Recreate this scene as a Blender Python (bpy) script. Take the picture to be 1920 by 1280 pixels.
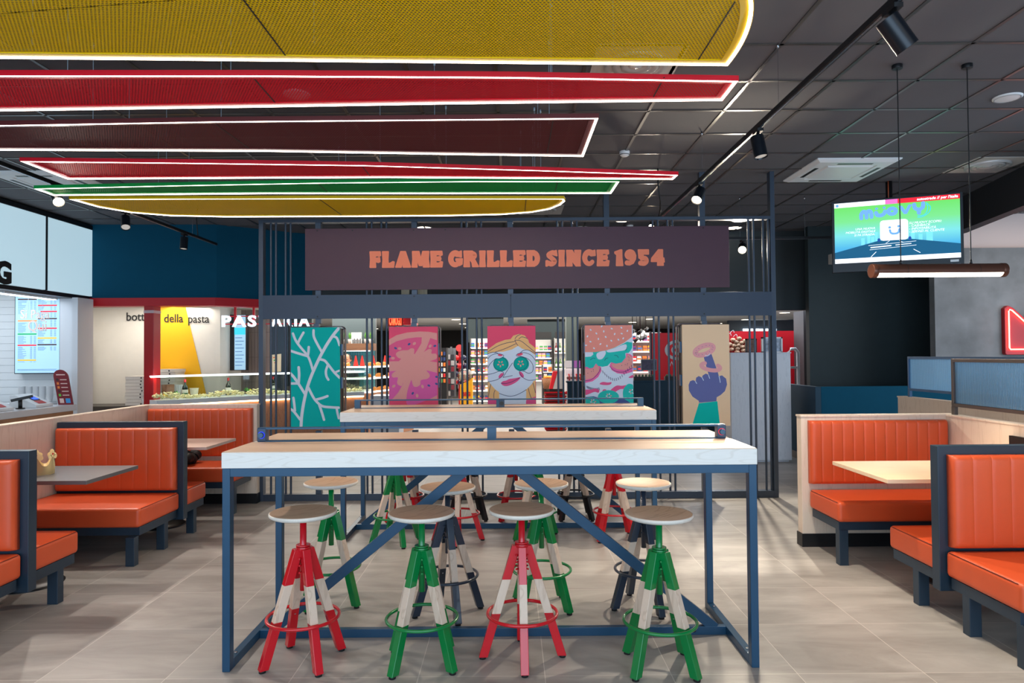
import bpy, bmesh, math, random
from mathutils import Vector, Matrix
random.seed(7)
PI = math.pi
for o in list(bpy.data.objects): bpy.data.objects.remove(o, do_unlink=True)
SC = bpy.context.scene
COL = SC.collection

# ------------------------------------------------------------------ camera
FPX, CAMH = 1268.0, 1.552
_a, _p, _r = 2/FPX, math.atan(25/FPX), math.radians(0.43)
FWD = Vector((math.sin(_a)*math.cos(_p), math.cos(_a)*math.cos(_p), math.sin(_p)))
_R = FWD.cross(Vector((0, 0, 1))).normalized(); _U = _R.cross(FWD)
RGT = math.cos(_r)*_R - math.sin(_r)*_U
UPV = math.sin(_r)*_R + math.cos(_r)*_U
cam_d = bpy.data.cameras.new('camera'); cam = bpy.data.objects.new('camera', cam_d); COL.objects.link(cam)
cam_d.sensor_width = 36; cam_d.lens = 36*FPX/1920; cam_d.clip_start = 0.05; cam_d.clip_end = 200
cam.matrix_world = Matrix(((RGT.x, UPV.x, -FWD.x, 0), (RGT.y, UPV.y, -FWD.y, 0), (RGT.z, UPV.z, -FWD.z, CAMH), (0, 0, 0, 1)))
SC.camera = cam
def at(px, py, Y):
    "survey helper: the point at depth Y that the photograph shows at pixel px, py"
    d = FWD + RGT*(px-960)/FPX - UPV*(py-640)/FPX
    t = Y/d.y
    return Vector((d.x*t, d.y*t, CAMH + d.z*t))
def atz(px, py, z):
    d = FWD + RGT*(px-960)/FPX - UPV*(py-640)/FPX
    t = (z-CAMH)/d.z
    return Vector((d.x*t, d.y*t, z))

# ------------------------------------------------------------------ world, exposure, large lights
SC.view_settings.view_transform = 'Standard'; SC.view_settings.look = 'None'
SC.view_settings.gamma = 1; SC.view_settings.use_curve_mapping = False
SC.view_settings.exposure = 0.0
W = bpy.data.worlds.new('world'); SC.world = W; W.use_nodes = True
W.node_tree.nodes['Background'].inputs[0].default_value = (0.55, 0.75, 1.0, 1)
W.node_tree.nodes['Background'].inputs[1].default_value = 0.18
def area(name, loc, target, sx, sy, power, color):
    l = bpy.data.lights.new(name, 'AREA'); l.shape = 'RECTANGLE'; l.size = sx; l.size_y = sy
    l.energy = power; l.color = color
    o = bpy.data.objects.new(name, l); COL.objects.link(o); o.location = loc
    o.rotation_euler = (Vector(target)-Vector(loc)).to_track_quat('-Z', 'Y').to_euler()
    return o
# daylight through the glass front behind the camera
area('window_daylight', (0, -3.2, 1.7), (0, 4, 2.3), 12, 3.0, 520, (0.60, 0.80, 1.0))
# daylight from a side window on the right, warm
area('side_daylight', (8.9, 4.6, 1.8), (3, 5, 1.6), 4.5, 1.7, 110, (0.62, 0.8, 1.0))
# ceiling lights over the hall, kitchen and shop
area('hall_light', (0, 0.9, 3.45), (0, 0.9, 0), 5, 2.2, 45, (1.0, 0.90, 0.80))
area('kitchen_light', (-7.2, 8.6, 2.4), (-7.2, 8.9, 0), 1.6, 1.6, 20, (0.86, 0.94, 1.0))
area('pasta_light', (-6.2, 10.75, 2.38), (-6.3, 10.9, 0), 2.6, 0.6, 30, (1.0, 0.92, 0.80))
area('shop_light', (0, 17.5, 2.55), (0, 17.5, 0), 9, 8, 900, (1.0, 0.93, 0.84))
area('bakery_light', (-3.4, 13.2, 2.5), (-3.4, 13.2, 0), 1.6, 2.4, 110, (1.0, 0.92, 0.8))
area('side_room_light', (5.2, 14.5, 2.5), (5.2, 14.5, 0), 3, 4, 210, (0.7, 0.86, 1.0))
area('neighbour_hall_light', (7.4, 7.4, 3.4), (7.4, 7.6, 0), 2.2, 2.2, 60, (1.0, 0.86, 0.74))

# ------------------------------------------------------------------ materials
def lin(c):
    return tuple((v/12.92 if v <= 0.04045 else ((v+0.055)/1.055)**2.4) for v in [x/255 for x in c]) + (1.0,)
MATS = {}
def mat(name, rgb, rough=0.5, metal=0.0, emit=0, var=0.0, vscale=8, bump=0.0, bscale=200, coat=0.0, spec=0.5, vstretch=(1, 1, 1)):
    if name in MATS: return MATS[name]
    m = bpy.data.materials.new(name); m.use_nodes = True; nt = m.node_tree; b = nt.nodes['Principled BSDF']
    col = lin(rgb)
    b.inputs['Base Color'].default_value = col; b.inputs['Roughness'].default_value = rough
    b.inputs['Metallic'].default_value = metal; b.inputs['Coat Weight'].default_value = coat
    b.inputs['Specular IOR Level'].default_value = spec
    if emit:
        b.inputs['Emission Color'].default_value = col; b.inputs['Emission Strength'].default_value = emit
    if var or bump:
        tc = nt.nodes.new('ShaderNodeTexCoord'); mp = nt.nodes.new('ShaderNodeMapping')
        mp.inputs['Scale'].default_value = vstretch; nt.links.new(tc.outputs['Object'], mp.inputs['Vector'])
    if var:
        n = nt.nodes.new('ShaderNodeTexNoise'); n.inputs['Scale'].default_value = vscale; n.inputs['Detail'].default_value = 6
        nt.links.new(mp.outputs['Vector'], n.inputs['Vector'])
        mx = nt.nodes.new('ShaderNodeMix'); mx.data_type = 'RGBA'
        mx.inputs[6].default_value = tuple(max(0, c*(1-var)) for c in col[:3])+(1,)
        mx.inputs[7].default_value = tuple(min(1, c*(1+var)) for c in col[:3])+(1,)
        mr = nt.nodes.new('ShaderNodeMapRange'); mr.inputs[1].default_value = 0.33 if var > 0.2 else 0.2; mr.inputs[2].default_value = 0.67 if var > 0.2 else 0.8
        nt.links.new(n.outputs['Fac'], mr.inputs[0]); nt.links.new(mr.outputs[0], mx.inputs[0]); nt.links.new(mx.outputs[2], b.inputs['Base Color'])
    if bump:
        n2 = nt.nodes.new('ShaderNodeTexNoise'); n2.inputs['Scale'].default_value = bscale
        nt.links.new(mp.outputs['Vector'], n2.inputs['Vector'])
        bp = nt.nodes.new('ShaderNodeBump'); bp.inputs['Strength'].default_value = bump; bp.inputs['Distance'].default_value = 0.002
        nt.links.new(n2.outputs['Fac'], bp.inputs['Height']); nt.links.new(bp.outputs['Normal'], b.inputs['Normal'])
    MATS[name] = m; return m
def wood(name, rgb, rgb2, axis='X', scale=1.0, rough=0.5, rings=7.0):
    "pale grained wood, grain along the given axis"
    if name in MATS: return MATS[name]
    m = bpy.data.materials.new(name); m.use_nodes = True; nt = m.node_tree; b = nt.nodes['Principled BSDF']
    b.inputs['Roughness'].default_value = rough
    tc = nt.nodes.new('ShaderNodeTexCoord'); mp = nt.nodes.new('ShaderNodeMapping')
    st = {'X': (0.12, 1, 1), 'Y': (1, 0.12, 1), 'Z': (1, 1, 0.12)}[axis]
    mp.inputs['Scale'].default_value = tuple(s*scale for s in st)
    nt.links.new(tc.outputs['Object'], mp.inputs['Vector'])
    n = nt.nodes.new('ShaderNodeTexNoise'); n.inputs['Scale'].default_value = 6; n.inputs['Detail'].default_value = 2
    nt.links.new(mp.outputs['Vector'], n.inputs['Vector'])
    mu = nt.nodes.new('ShaderNodeMath'); mu.operation = 'MULTIPLY'; mu.inputs[1].default_value = rings*6
    si = nt.nodes.new('ShaderNodeMath'); si.operation = 'SINE'
    nt.links.new(n.outputs['Fac'], mu.inputs[0]); nt.links.new(mu.outputs[0], si.inputs[0])
    n3 = nt.nodes.new('ShaderNodeTexNoise'); n3.inputs['Scale'].default_value = 90; n3.inputs['Detail'].default_value = 4
    nt.links.new(mp.outputs['Vector'], n3.inputs['Vector'])
    r = nt.nodes.new('ShaderNodeValToRGB'); r.color_ramp.elements[0].position = 0.72; r.color_ramp.elements[0].color = (0, 0, 0, 1)
    r.color_ramp.elements[1].position = 1.0; r.color_ramp.elements[1].color = (1, 1, 1, 1)
    nt.links.new(si.outputs[0], r.inputs[0])
    ad = nt.nodes.new('ShaderNodeMath'); ad.operation = 'MULTIPLY_ADD'; ad.inputs[1].default_value = 0.55
    nt.links.new(r.outputs[0], ad.inputs[0])
    h = nt.nodes.new('ShaderNodeMath'); h.operation = 'MULTIPLY'; h.inputs[1].default_value = 0.55
    nt.links.new(n3.outputs['Fac'], h.inputs[0]); nt.links.new(h.outputs[0], ad.inputs[2])
    mx = nt.nodes.new('ShaderNodeMix'); mx.data_type = 'RGBA'; mx.inputs[6].default_value = lin(rgb); mx.inputs[7].default_value = lin(rgb2)
    nt.links.new(ad.outputs[0], mx.inputs[0]); nt.links.new(mx.outputs[2], b.inputs['Base Color'])
    MATS[name] = m; return m
def glass(name, rgb=(255, 255, 255), rough=0.0, alpha=0.25, bumpx=0):
    if name in MATS: return MATS[name]
    m = bpy.data.materials.new(name); m.use_nodes = True; nt = m.node_tree; b = nt.nodes['Principled BSDF']
    nt.nodes.remove(b); out = nt.nodes['Material Output']
    t = nt.nodes.new('ShaderNodeBsdfTransparent'); t.inputs[0].default_value = lin(rgb)
    g = nt.nodes.new('ShaderNodeBsdfGlossy'); g.inputs['Roughness'].default_value = rough
    mx = nt.nodes.new('ShaderNodeMixShader'); fr = nt.nodes.new('ShaderNodeFresnel'); fr.inputs[0].default_value = 1.45
    ad = nt.nodes.new('ShaderNodeMath'); ad.operation = 'ADD'; ad.inputs[1].default_value = alpha*0.2; ad.use_clamp = True
    nt.links.new(fr.outputs[0], ad.inputs[0]); nt.links.new(ad.outputs[0], mx.inputs[0])
    nt.links.new(t.outputs[0], mx.inputs[1]); nt.links.new(g.outputs[0], mx.inputs[2]); nt.links.new(mx.outputs[0], out.inputs[0])
    MATS[name] = m; return m
def expanded_mesh(name, rgb, hole):
    "painted expanded metal: real openings in a staggered pattern"
    m = bpy.data.materials.new(name); m.use_nodes = True; nt = m.node_tree; b = nt.nodes['Principled BSDF']
    b.inputs['Base Color'].default_value = lin(rgb); b.inputs['Roughness'].default_value = 0.75; b.inputs['Specular IOR Level'].default_value = 0.2
    tc = nt.nodes.new('ShaderNodeTexCoord')
    def latt(off):
        mp = nt.nodes.new('ShaderNodeMapping'); mp.inputs['Scale'].default_value = (1/0.0166, 1/0.0288, 1); mp.inputs['Location'].default_value = (off, off, 0)
        nt.links.new(tc.outputs['Object'], mp.inputs['Vector'])
        f = nt.nodes.new('ShaderNodeVectorMath'); f.operation = 'FRACTION'; nt.links.new(mp.outputs[0], f.inputs[0])
        s = nt.nodes.new('ShaderNodeVectorMath'); s.operation = 'SUBTRACT'; s.inputs[1].default_value = (0.5, 0.5, 0); nt.links.new(f.outputs[0], s.inputs[0])
        q = nt.nodes.new('ShaderNodeVectorMath'); q.operation = 'MULTIPLY'; q.inputs[1].default_value = (1, 1.732, 0); nt.links.new(s.outputs[0], q.inputs[0])
        l = nt.nodes.new('ShaderNodeVectorMath'); l.operation = 'LENGTH'; nt.links.new(q.outputs[0], l.inputs[0]); return l.outputs['Value']
    mn = nt.nodes.new('ShaderNodeMath'); mn.operation = 'MINIMUM'
    nt.links.new(latt(0), mn.inputs[0]); nt.links.new(latt(0.5), mn.inputs[1])
    gt = nt.nodes.new('ShaderNodeMath'); gt.operation = 'GREATER_THAN'; gt.inputs[1].default_value = hole
    nt.links.new(mn.outputs[0], gt.inputs[0]); nt.links.new(gt.outputs[0], b.inputs['Alpha'])
    return m
def floor_material():
    m = bpy.data.materials.new('floor_tiles'); m.use_nodes = True; nt = m.node_tree; b = nt.nodes['Principled BSDF']
    tc = nt.nodes.new('ShaderNodeTexCoord')
    mp = nt.nodes.new('ShaderNodeMapping'); mp.inputs['Location'].default_value = (-1.375/0.6113, -3.50/0.6, 0); mp.inputs['Scale'].default_value = (1/0.6113, 1/0.6, 1)
    nt.links.new(tc.outputs['Object'], mp.inputs['Vector'])
    f = nt.nodes.new('ShaderNodeVectorMath'); f.operation = 'FRACTION'; nt.links.new(mp.outputs[0], f.inputs[0])
    fl = nt.nodes.new('ShaderNodeVectorMath'); fl.operation = 'FLOOR'; nt.links.new(mp.outputs[0], fl.inputs[0])
    s = nt.nodes.new('ShaderNodeVectorMath'); s.operation = 'SUBTRACT'; s.inputs[1].default_value = (0.5, 0.5, 0.5); nt.links.new(f.outputs[0], s.inputs[0])
    a = nt.nodes.new('ShaderNodeVectorMath'); a.operation = 'ABSOLUTE'; nt.links.new(s.outputs[0], a.inputs[0])
    sp = nt.nodes.new('ShaderNodeSeparateXYZ'); nt.links.new(a.outputs[0], sp.inputs[0])
    mxm = nt.nodes.new('ShaderNodeMath'); mxm.operation = 'MAXIMUM'; nt.links.new(sp.outputs[0], mxm.inputs[0]); nt.links.new(sp.outputs[1], mxm.inputs[1])
    gt = nt.nodes.new('ShaderNodeMath'); gt.operation = 'GREATER_THAN'; gt.inputs[1].default_value = 0.4972; nt.links.new(mxm.outputs[0], gt.inputs[0])
    wn = nt.nodes.new('ShaderNodeTexWhiteNoise'); nt.links.new(fl.outputs[0], wn.inputs[0])
    off = nt.nodes.new('ShaderNodeVectorMath'); off.operation = 'MULTIPLY_ADD'; off.inputs[1].default_value = (30, 30, 30)
    nt.links.new(wn.outputs['Color'], off.inputs[0]); nt.links.new(tc.outputs['Object'], off.inputs[2])
    mp2 = nt.nodes.new('ShaderNodeMapping'); mp2.inputs['Scale'].default_value = (0.55, 1.9, 1); mp2.inputs['Rotation'].default_value = (0, 0, 0.25)
    nt.links.new(off.outputs[0], mp2.inputs[0])
    n = nt.nodes.new('ShaderNodeTexNoise'); n.inputs['Scale'].default_value = 2.2; n.inputs['Detail'].default_value = 9; n.inputs['Roughness'].default_value = 0.62; n.inputs['Distortion'].default_value = 0.6
    nt.links.new(mp2.outputs[0], n.inputs['Vector'])
    r = nt.nodes.new('ShaderNodeValToRGB'); e = r.color_ramp.elements
    e[0].position = 0.3; e[0].color = lin((132, 128, 124)); e[1].position = 0.72; e[1].color = lin((172, 168, 164))
    nt.links.new(n.outputs['Fac'], r.inputs[0])
    mx = nt.nodes.new('ShaderNodeMix'); mx.data_type = 'RGBA'; mx.inputs[7].default_value = lin((196, 190, 184))
    nt.links.new(gt.outputs[0], mx.inputs[0]); nt.links.new(r.outputs[0], mx.inputs[6]); nt.links.new(mx.outputs[2], b.inputs['Base Color'])
    b.inputs['Roughness'].default_value = 0.42; b.inputs['Specular IOR Level'].default_value = 0.4
    return m

blue = mat('blue_grey_metal', (26, 68, 98), 0.34, 0.15, var=0.05)
bluedk = mat('dark_blue_panel', (32, 50, 66), 0.4, 0.1)
screenm = mat('slate_metal', (62, 74, 90), 0.38, 0.3)
blackm = mat('black_metal', (22, 23, 26), 0.4, 0.2)
blackpl = mat('black_plastic', (18, 18, 20), 0.45)
ash = wood('ash_edge_daylit', (236, 234, 229), (222, 217, 209), 'X', 1.6, 0.45, 16)  # same wood as ash_top; the daylight on the edges is in this paler colour
ashtop = wood('ash_top', (216, 188, 162), (202, 172, 146), 'X', 1.0, 0.4, 5)
seatwood = wood('seat_plywood', (200, 168, 140), (168, 134, 108), 'X', 3.0, 0.42, 4)
plyedge = mat('ply_edge', (220, 214, 204), 0.5, var=0.08, vscale=60)
legwood = wood('leg_beech', (222, 200, 180), (198, 172, 150), 'Z', 4.0, 0.5, 3)
boothwood = wood('booth_oak', (232, 214, 196), (216, 196, 176), 'Z', 3.0, 0.55, 4)
leather = mat('orange_leather', (208, 83, 42), 0.40, var=0.05, vscale=5, bump=0.25, bscale=420)
redp = mat('red_paint', (200, 18, 32), 0.25, coat=0.2); greenp = mat('green_paint', (0, 122, 58), 0.25, coat=0.2); navyp = mat('navy_paint', (34, 46, 62), 0.3, coat=0.15); blackp = mat('black_paint', (22, 22, 26), 0.3)
rubber = mat('black_rubber', (15, 15, 16), 0.7)
chrome = mat('steel', (190, 192, 196), 0.25, 1.0)
white = mat('white_plastic', (232, 234, 236), 0.4)
offwhite = mat('white_wall_paint', (226, 222, 214), 0.7, var=0.03)
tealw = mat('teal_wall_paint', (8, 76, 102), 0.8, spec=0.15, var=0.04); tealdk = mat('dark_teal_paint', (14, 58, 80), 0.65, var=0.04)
blackwall = mat('black_wall_paint', (38, 52, 56), 0.7, var=0.08)
concrete = mat('trowelled_concrete', (118, 121, 124), 0.6, var=0.34, vscale=1.9, bump=0.2, bscale=20)
redm = mat('red_wall', (196, 10, 28), 0.45)
yellowp = mat('yellow_wall', (246, 184, 6), 0.5)
ledm = mat('led_white', (255, 238, 222), 0.5, emit=9)
led2 = mat('led_cool', (225, 240, 255), 0.5, emit=6)
lampm = mat('lamp_glow', (255, 232, 196), 0.5, emit=25)
ceilm = mat('dark_ceiling_tile', (96, 95, 100), 0.85, var=0.04, vscale=3, bump=0.15, bscale=300)
gridm = mat('ceiling_grid_metal', (96, 92, 88), 0.28, 0.5)
clearg = glass('clear_glass', (236, 246, 244), 0.02)

pale_window = mat('window_sky', (206, 228, 246), 0.5, emit=1.3)
# ------------------------------------------------------------------ mesh helpers
class MB:
    def __init__(s, step=False): s.v = []; s.f = []; s.m = []; s.sm = []; s.step = step; s.k = 0
    def add(s, vs, fs, mi=0, smooth=False):
        n = len(s.v); s.v += [Vector(v) for v in vs]
        for f in fs: s.f.append([i+n for i in f]); s.m.append(mi); s.sm.append(smooth)
        return s
    def box(s, x0, x1, y0, y1, z0, z1, mi=0):
        if x0 > x1: x0, x1 = x1, x0
        if y0 > y1: y0, y1 = y1, y0
        if z0 > z1: z0, z1 = z1, z0
        return s.add([(x0, y0, z0), (x1, y0, z0), (x1, y1, z0), (x0, y1, z0), (x0, y0, z1), (x1, y0, z1), (x1, y1, z1), (x0, y1, z1)],
                     [(3, 2, 1, 0), (4, 5, 6, 7), (0, 1, 5, 4), (1, 2, 6, 5), (2, 3, 7, 6), (3, 0, 4, 7)], mi)
    def bar(s, p, q, w, h, mi=0, up=(0, 0, 1)):
        p = Vector(p); q = Vector(q); d = (q-p).normalized(); u = Vector(up)
        if abs(d.dot(u)) > 0.98: u = Vector((0, 1, 0))
        a = d.cross(u).normalized()*w/2; b = a.normalized().cross(d).normalized()*h/2
        vs = [p-a-b, p+a-b, p+a+b, p-a+b, q-a-b, q+a-b, q+a+b, q-a+b]
        return s.add(vs, [(3, 2, 1, 0), (4, 5, 6, 7), (0, 1, 5, 4), (1, 2, 6, 5), (2, 3, 7, 6), (3, 0, 4, 7)], mi)
    def cyl(s, p, q, r, r2=None, n=20, mi=0, caps=True):
        p = Vector(p); q = Vector(q); r2 = r if r2 is None else r2; d = (q-p).normalized()
        u = Vector((0, 0, 1)) if abs(d.z) < 0.9 else Vector((1, 0, 0)); a = d.cross(u).normalized(); b = d.cross(a)
        vs = [p+(a*math.cos(t)+b*math.sin(t))*r for t in [2*PI*i/n for i in range(n)]] + [q+(a*math.cos(t)+b*math.sin(t))*r2 for t in [2*PI*i/n for i in range(n)]]
        s.add(vs, [(i, (i+1) % n, n+(i+1) % n, n+i) for i in range(n)], mi, True)
        if caps: s.add(vs, [tuple(range(n))[::-1], tuple(range(n, 2*n))], mi)
        return s
    def tube(s, pts, r, n=10, closed=False, mi=0):
        pts = [Vector(p) for p in pts]; m = len(pts); rings = []
        for i, p in enumerate(pts):
            a = pts[(i-1) % m] if (closed or i > 0) else p; b = pts[(i+1) % m] if (closed or i < m-1) else p
            d = (b-a).normalized(); u = Vector((0, 0, 1)) if abs(d.z) < 0.9 else Vector((1, 0, 0))
            x = d.cross(u).normalized(); y = d.cross(x)
            rings.append([p+(x*math.cos(2*PI*k/n)+y*math.sin(2*PI*k/n))*r for k in range(n)])
        vs = [v for g in rings for v in g]; fs = []
        for i in range(m if closed else m-1):
            j = (i+1) % m
            for k in range(n): fs.append((i*n+k, i*n+(k+1) % n, j*n+(k+1) % n, j*n+k))
        s.add(vs, fs, mi, True)
        if not closed: s.add(rings[0], [tuple(range(n))], mi); s.add(rings[-1], [tuple(range(n))[::-1]], mi)
        return s
    def lathe(s, prof, c=(0, 0, 0), n=32, mi=0, smooth=True):
        c = Vector(c); vs = []; fs = []
        for r, z in prof:
            for k in range(n): vs.append(c+Vector((r*math.cos(2*PI*k/n), r*math.sin(2*PI*k/n), z)))
        for i in range(len(prof)-1):
            for k in range(n): fs.append((i*n+k, i*n+(k+1) % n, (i+1)*n+(k+1) % n, (i+1)*n+k))
        return s.add(vs, fs, mi, smooth)
    def prism(s, poly, z0, z1, fn=None, mi=0):
        "extrudes a 2D outline; fn maps (u, v, w) to space"
        fn = fn or (lambda u, v, w: (u, v, w)); n = len(poly)
        vs = [fn(u, v, z0) for u, v in poly] + [fn(u, v, z1) for u, v in poly]
        return s.add(vs, [tuple(range(n))[::-1], tuple(range(n, 2*n))] + [(i, (i+1) % n, n+(i+1) % n, n+i) for i in range(n)], mi)
    def flat(s, poly, w, fn, mi=0, up=True):
        "a thin printed shape; in step mode every next shape lies a hair above the last"
        if s.step:
            if up: s.k += 1
            w = s.k*2e-5
        return s.add([fn(u, v, w) for u, v in poly], [tuple(range(len(poly)))], mi)
    def ball(s, c, r, n=14, mi=0, sz=1.0):
        prof = [(r*math.sin(PI*i/n) if 0 < i < n else 0.0001, -r*sz*math.cos(PI*i/n)) for i in range(n+1)]
        return s.lathe(prof, c, n*2, mi)
    def text(s, body, fn, size, w=0.0, depth=0.0, mi=0, align='LEFT', bold=0.0, space=1.0, sx=1.0, shear=0.0):
        c = bpy.data.curves.new('t', 'FONT'); c.body = body; c.size = size; c.align_x = align; c.offset = bold; c.space_character = space; c.shear = shear
        c.resolution_u = 3; c.fill_mode = 'FRONT' if not depth else 'BOTH'; c.extrude = depth/2
        o = bpy.data.objects.new('t', c); COL.objects.link(o); dg = bpy.context.evaluated_depsgraph_get(); dg.update()
        me = bpy.data.meshes.new_from_object(o.evaluated_get(dg)); bpy.data.objects.remove(o); bpy.data.curves.remove(c)
        s.add([fn(v.co.x*sx, v.co.y, w+v.co.z+depth/2) for v in me.vertices], [tuple(p.vertices) for p in me.polygons], mi)
        bpy.data.meshes.remove(me); return s
    def build(s, name, mats, parent=None, bevel=0, fix=True, smooth=None):
        mats = mats if isinstance(mats, (list, tuple)) else [mats]
        me = bpy.data.meshes.new(name)
        off = Vector((0, 0, 0))
        if parent is not None: off = parent.get('_o') and Vector(parent['_o']) or Vector((0, 0, 0))
        else:
            xs = [v.x for v in s.v]; ys = [v.y for v in s.v]; zs = [v.z for v in s.v]
            off = Vector(((min(xs)+max(xs))/2, (min(ys)+max(ys))/2, min(zs)))
        me.from_pydata([v-off for v in s.v], [], s.f)
        for m in mats: me.materials.append(m)
        for i, p in enumerate(me.polygons): p.material_index = s.m[i]; p.use_smooth = s.sm[i] if smooth is None else smooth
        if fix:
            bm = bmesh.new(); bm.from_mesh(me); bmesh.ops.remove_doubles(bm, verts=bm.verts, dist=1e-6)
            bmesh.ops.recalc_face_normals(bm, faces=bm.faces); bm.to_mesh(me); bm.free()
        o = bpy.data.objects.new(name, me); COL.objects.link(o)
        if parent is not None:
            o.parent = parent
            if parent.type == 'MESH': o['_o'] = list(Vector(parent['_o'])) if '_o' in parent else [0, 0, 0]
            o['_o'] = list(off)
        else:
            o.location = off; o['_o'] = list(off)
        if bevel:
            b = o.modifiers.new('bevel', 'BEVEL'); b.width = bevel; b.segments = 2; b.limit_method = 'ANGLE'; b.angle_limit = 0.7
        return o
def tag(o, label=None, cat=None, group=None, kind=None):
    if label: o['label'] = label
    if cat: o['category'] = cat
    if group: o['group'] = group
    if kind: o['kind'] = kind
    return o
def thing(name, label, cat, loc=(0, 0, 0), group=None):
    o = bpy.data.objects.new(name, None); COL.objects.link(o); o.location = loc; o.empty_display_size = 0.1
    o['_o'] = list(loc); return tag(o, label, cat, group)
def one(mb, name, mats, label, cat, group=None, bevel=0, **k):
    return tag(mb.build(name, mats, None, bevel, **k), label, cat, group)
def struct(mb, name, mats, label, bevel=0, cat=None, **k):
    o = mb.build(name, mats, None, bevel, **k); o['kind'] = 'structure'; o['label'] = label; o['category'] = cat or name.split('_')[0]; return o
def clone(root, loc=None, rz=None, label=None, group=None, mats=None):
    "copies a thing with its parts and their sub-parts"
    def cp(o, parent):
        c = o.copy(); COL.objects.link(c); c.parent = parent
        if mats and c.type == 'MESH':
            c.data = c.data.copy()
            for i, m in enumerate(c.data.materials):
                if m.name in mats: c.data.materials[i] = mats[m.name]
        for ch in [k for k in KIDS.get(o.name, [])]: cp(ch, c)
        return c
    KIDS = {}
    for k in COL.objects:
        if k.parent: KIDS.setdefault(k.parent.name, []).append(k)
    r = cp(root, None)
    if loc is not None: r.location = loc
    if rz is not None: r.rotation_euler = (0, 0, rz)
    if label: r['label'] = label
    if group: r['group'] = group
    return r
def smooth_loop(pts, n=6, closed=True):
    m = len(pts); out = []
    rng = range(m) if closed else range(m-1)
    for i in rng:
        p0 = pts[(i-1) % m] if closed or i > 0 else pts[i]; p1 = pts[i]; p2 = pts[(i+1) % m]; p3 = pts[(i+2) % m] if closed or i+2 < m else p2
        for k in range(n):
            t = k/n
            out.append(tuple(0.5*((2*p1[j])+(-p0[j]+p2[j])*t+(2*p0[j]-5*p1[j]+4*p2[j]-p3[j])*t*t+(-p0[j]+3*p1[j]-3*p2[j]+p3[j])*t**3) for j in (0, 1)))
    if not closed: out.append(tuple(pts[-1]))
    return out
def ribbon(pts, w):
    "flat line of constant width as one outline with round ends"
    L = []; R = []; m = len(pts)
    for i, p in enumerate(pts):
        a = pts[max(0, i-1)]; b = pts[min(m-1, i+1)]; dx, dy = b[0]-a[0], b[1]-a[1]; l = math.hypot(dx, dy) or 1
        nx, ny = -dy/l*w/2, dx/l*w/2
        L.append((p[0]+nx, p[1]+ny)); R.append((p[0]-nx, p[1]-ny))
    return L, R
def draw_line(mb, pts, w, d, fn, mi, sm=True, cap=True):
    pts = smooth_loop(pts, 5, False) if sm and len(pts) > 2 else pts
    L, R = ribbon(pts, w)
    for i in range(len(pts)-1): mb.flat([R[i], R[i+1], L[i+1], L[i]], d, fn, mi, i == 0)
    if cap:
        for c in (pts[0], pts[-1]): mb.flat([(c[0]+w/2*math.cos(2*PI*k/12), c[1]+w/2*math.sin(2*PI*k/12)) for k in range(12)], d, fn, mi)
def oval(cx, cy, rx, ry, rot=0, n=20):
    return [(cx+rx*math.cos(t)*math.cos(rot)-ry*math.sin(t)*math.sin(rot), cy+rx*math.cos(t)*math.sin(rot)+ry*math.sin(t)*math.cos(rot)) for t in [2*PI*i/n for i in range(n)]]

# ------------------------------------------------------------------ the room
CEIL = 3.52
struct(MB().box(-11, 11, -4, 30, -0.1, 0), 'floor', floor_material(), 'grey beige stone tiled floor')
# hall ceiling of dark tiles in a metal grid
struct(MB().box(-9, 9.5, -4, 10.9, CEIL, CEIL+0.12), 'ceiling', ceilm, 'dark grey tiled suspended ceiling')
g = MB()
for i in range(-18, 17): g.box(1.740+i*0.61-0.012, 1.740+i*0.61+0.012, -1, 10.9, CEIL-0.006, CEIL+0.01)
for j in range(-8, 13): g.box(-9, 9.5, 4.268+j*0.585-0.012, 4.268+j*0.585+0.012, CEIL-0.006, CEIL+0.01)
struct(g, 'trim_1', gridm, 'metal grid of the dark tiled ceiling', cat='ceiling trim')
struct(MB().box(-8.5, 9, 11.03, 30, 2.62, 2.72), 'ceiling', mat('shop_ceiling', (196, 198, 198), 0.8), 'pale grey ceiling of the shop beyond the screen', cat='ceiling')
struct(MB().box(-9.0, -8.9, -4, 30, 0, 3.6), 'wall_left', offwhite, 'left end wall of the hall')
struct(MB().box(9.4, 9.5, -4, 30, 0, 3.6), 'wall_right', concrete, 'right end wall of the hall')
struct(MB().box(-9, 9.4, 29, 29.1, 0, 2.7), 'wall_back', mat('far_wall', (34, 34, 36), 0.7), 'dark far wall of the shop')
# bulkheads over the openings
struct(MB().prism([(-6.3, 9.95), (-4.36, 10.02), (-3.2, 10.9), (-3.2, 11.05), (-4.4, 10.17), (-6.3, 10.1)], 2.43, CEIL), 'wall_back', tealw, 'teal bulkhead above the red beam', cat='wall')
struct(MB().box(-3.2, 6.6, 10.9, 11.02, 2.24, CEIL), 'wall_back', mat('bulkhead_dark', (52, 60, 64), 0.7), 'dark grey bulkhead above the opening to the shop', cat='wall')
b = MB().prism([(-6.3, 9.9), (-4.36, 9.97), (-3.0, 10.95), (-3.0, 11.2), (-4.4, 10.22), (-6.3, 10.15)], 2.31, 2.43)
struct(b, 'trim_2', redm, 'red beam below the teal bulkhead', cat='trim')
struct(MB().prism([(-8.8, 10.1), (-4.4, 10.22), (-3.6, 10.8), (-3.6, 12.4), (-8.8, 12.4)], 2.40, 2.43), 'ceiling', mat('pasta_ceiling', (200, 196, 188), 0.8), 'pale ceiling above the pasta counter', cat='ceiling')
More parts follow.
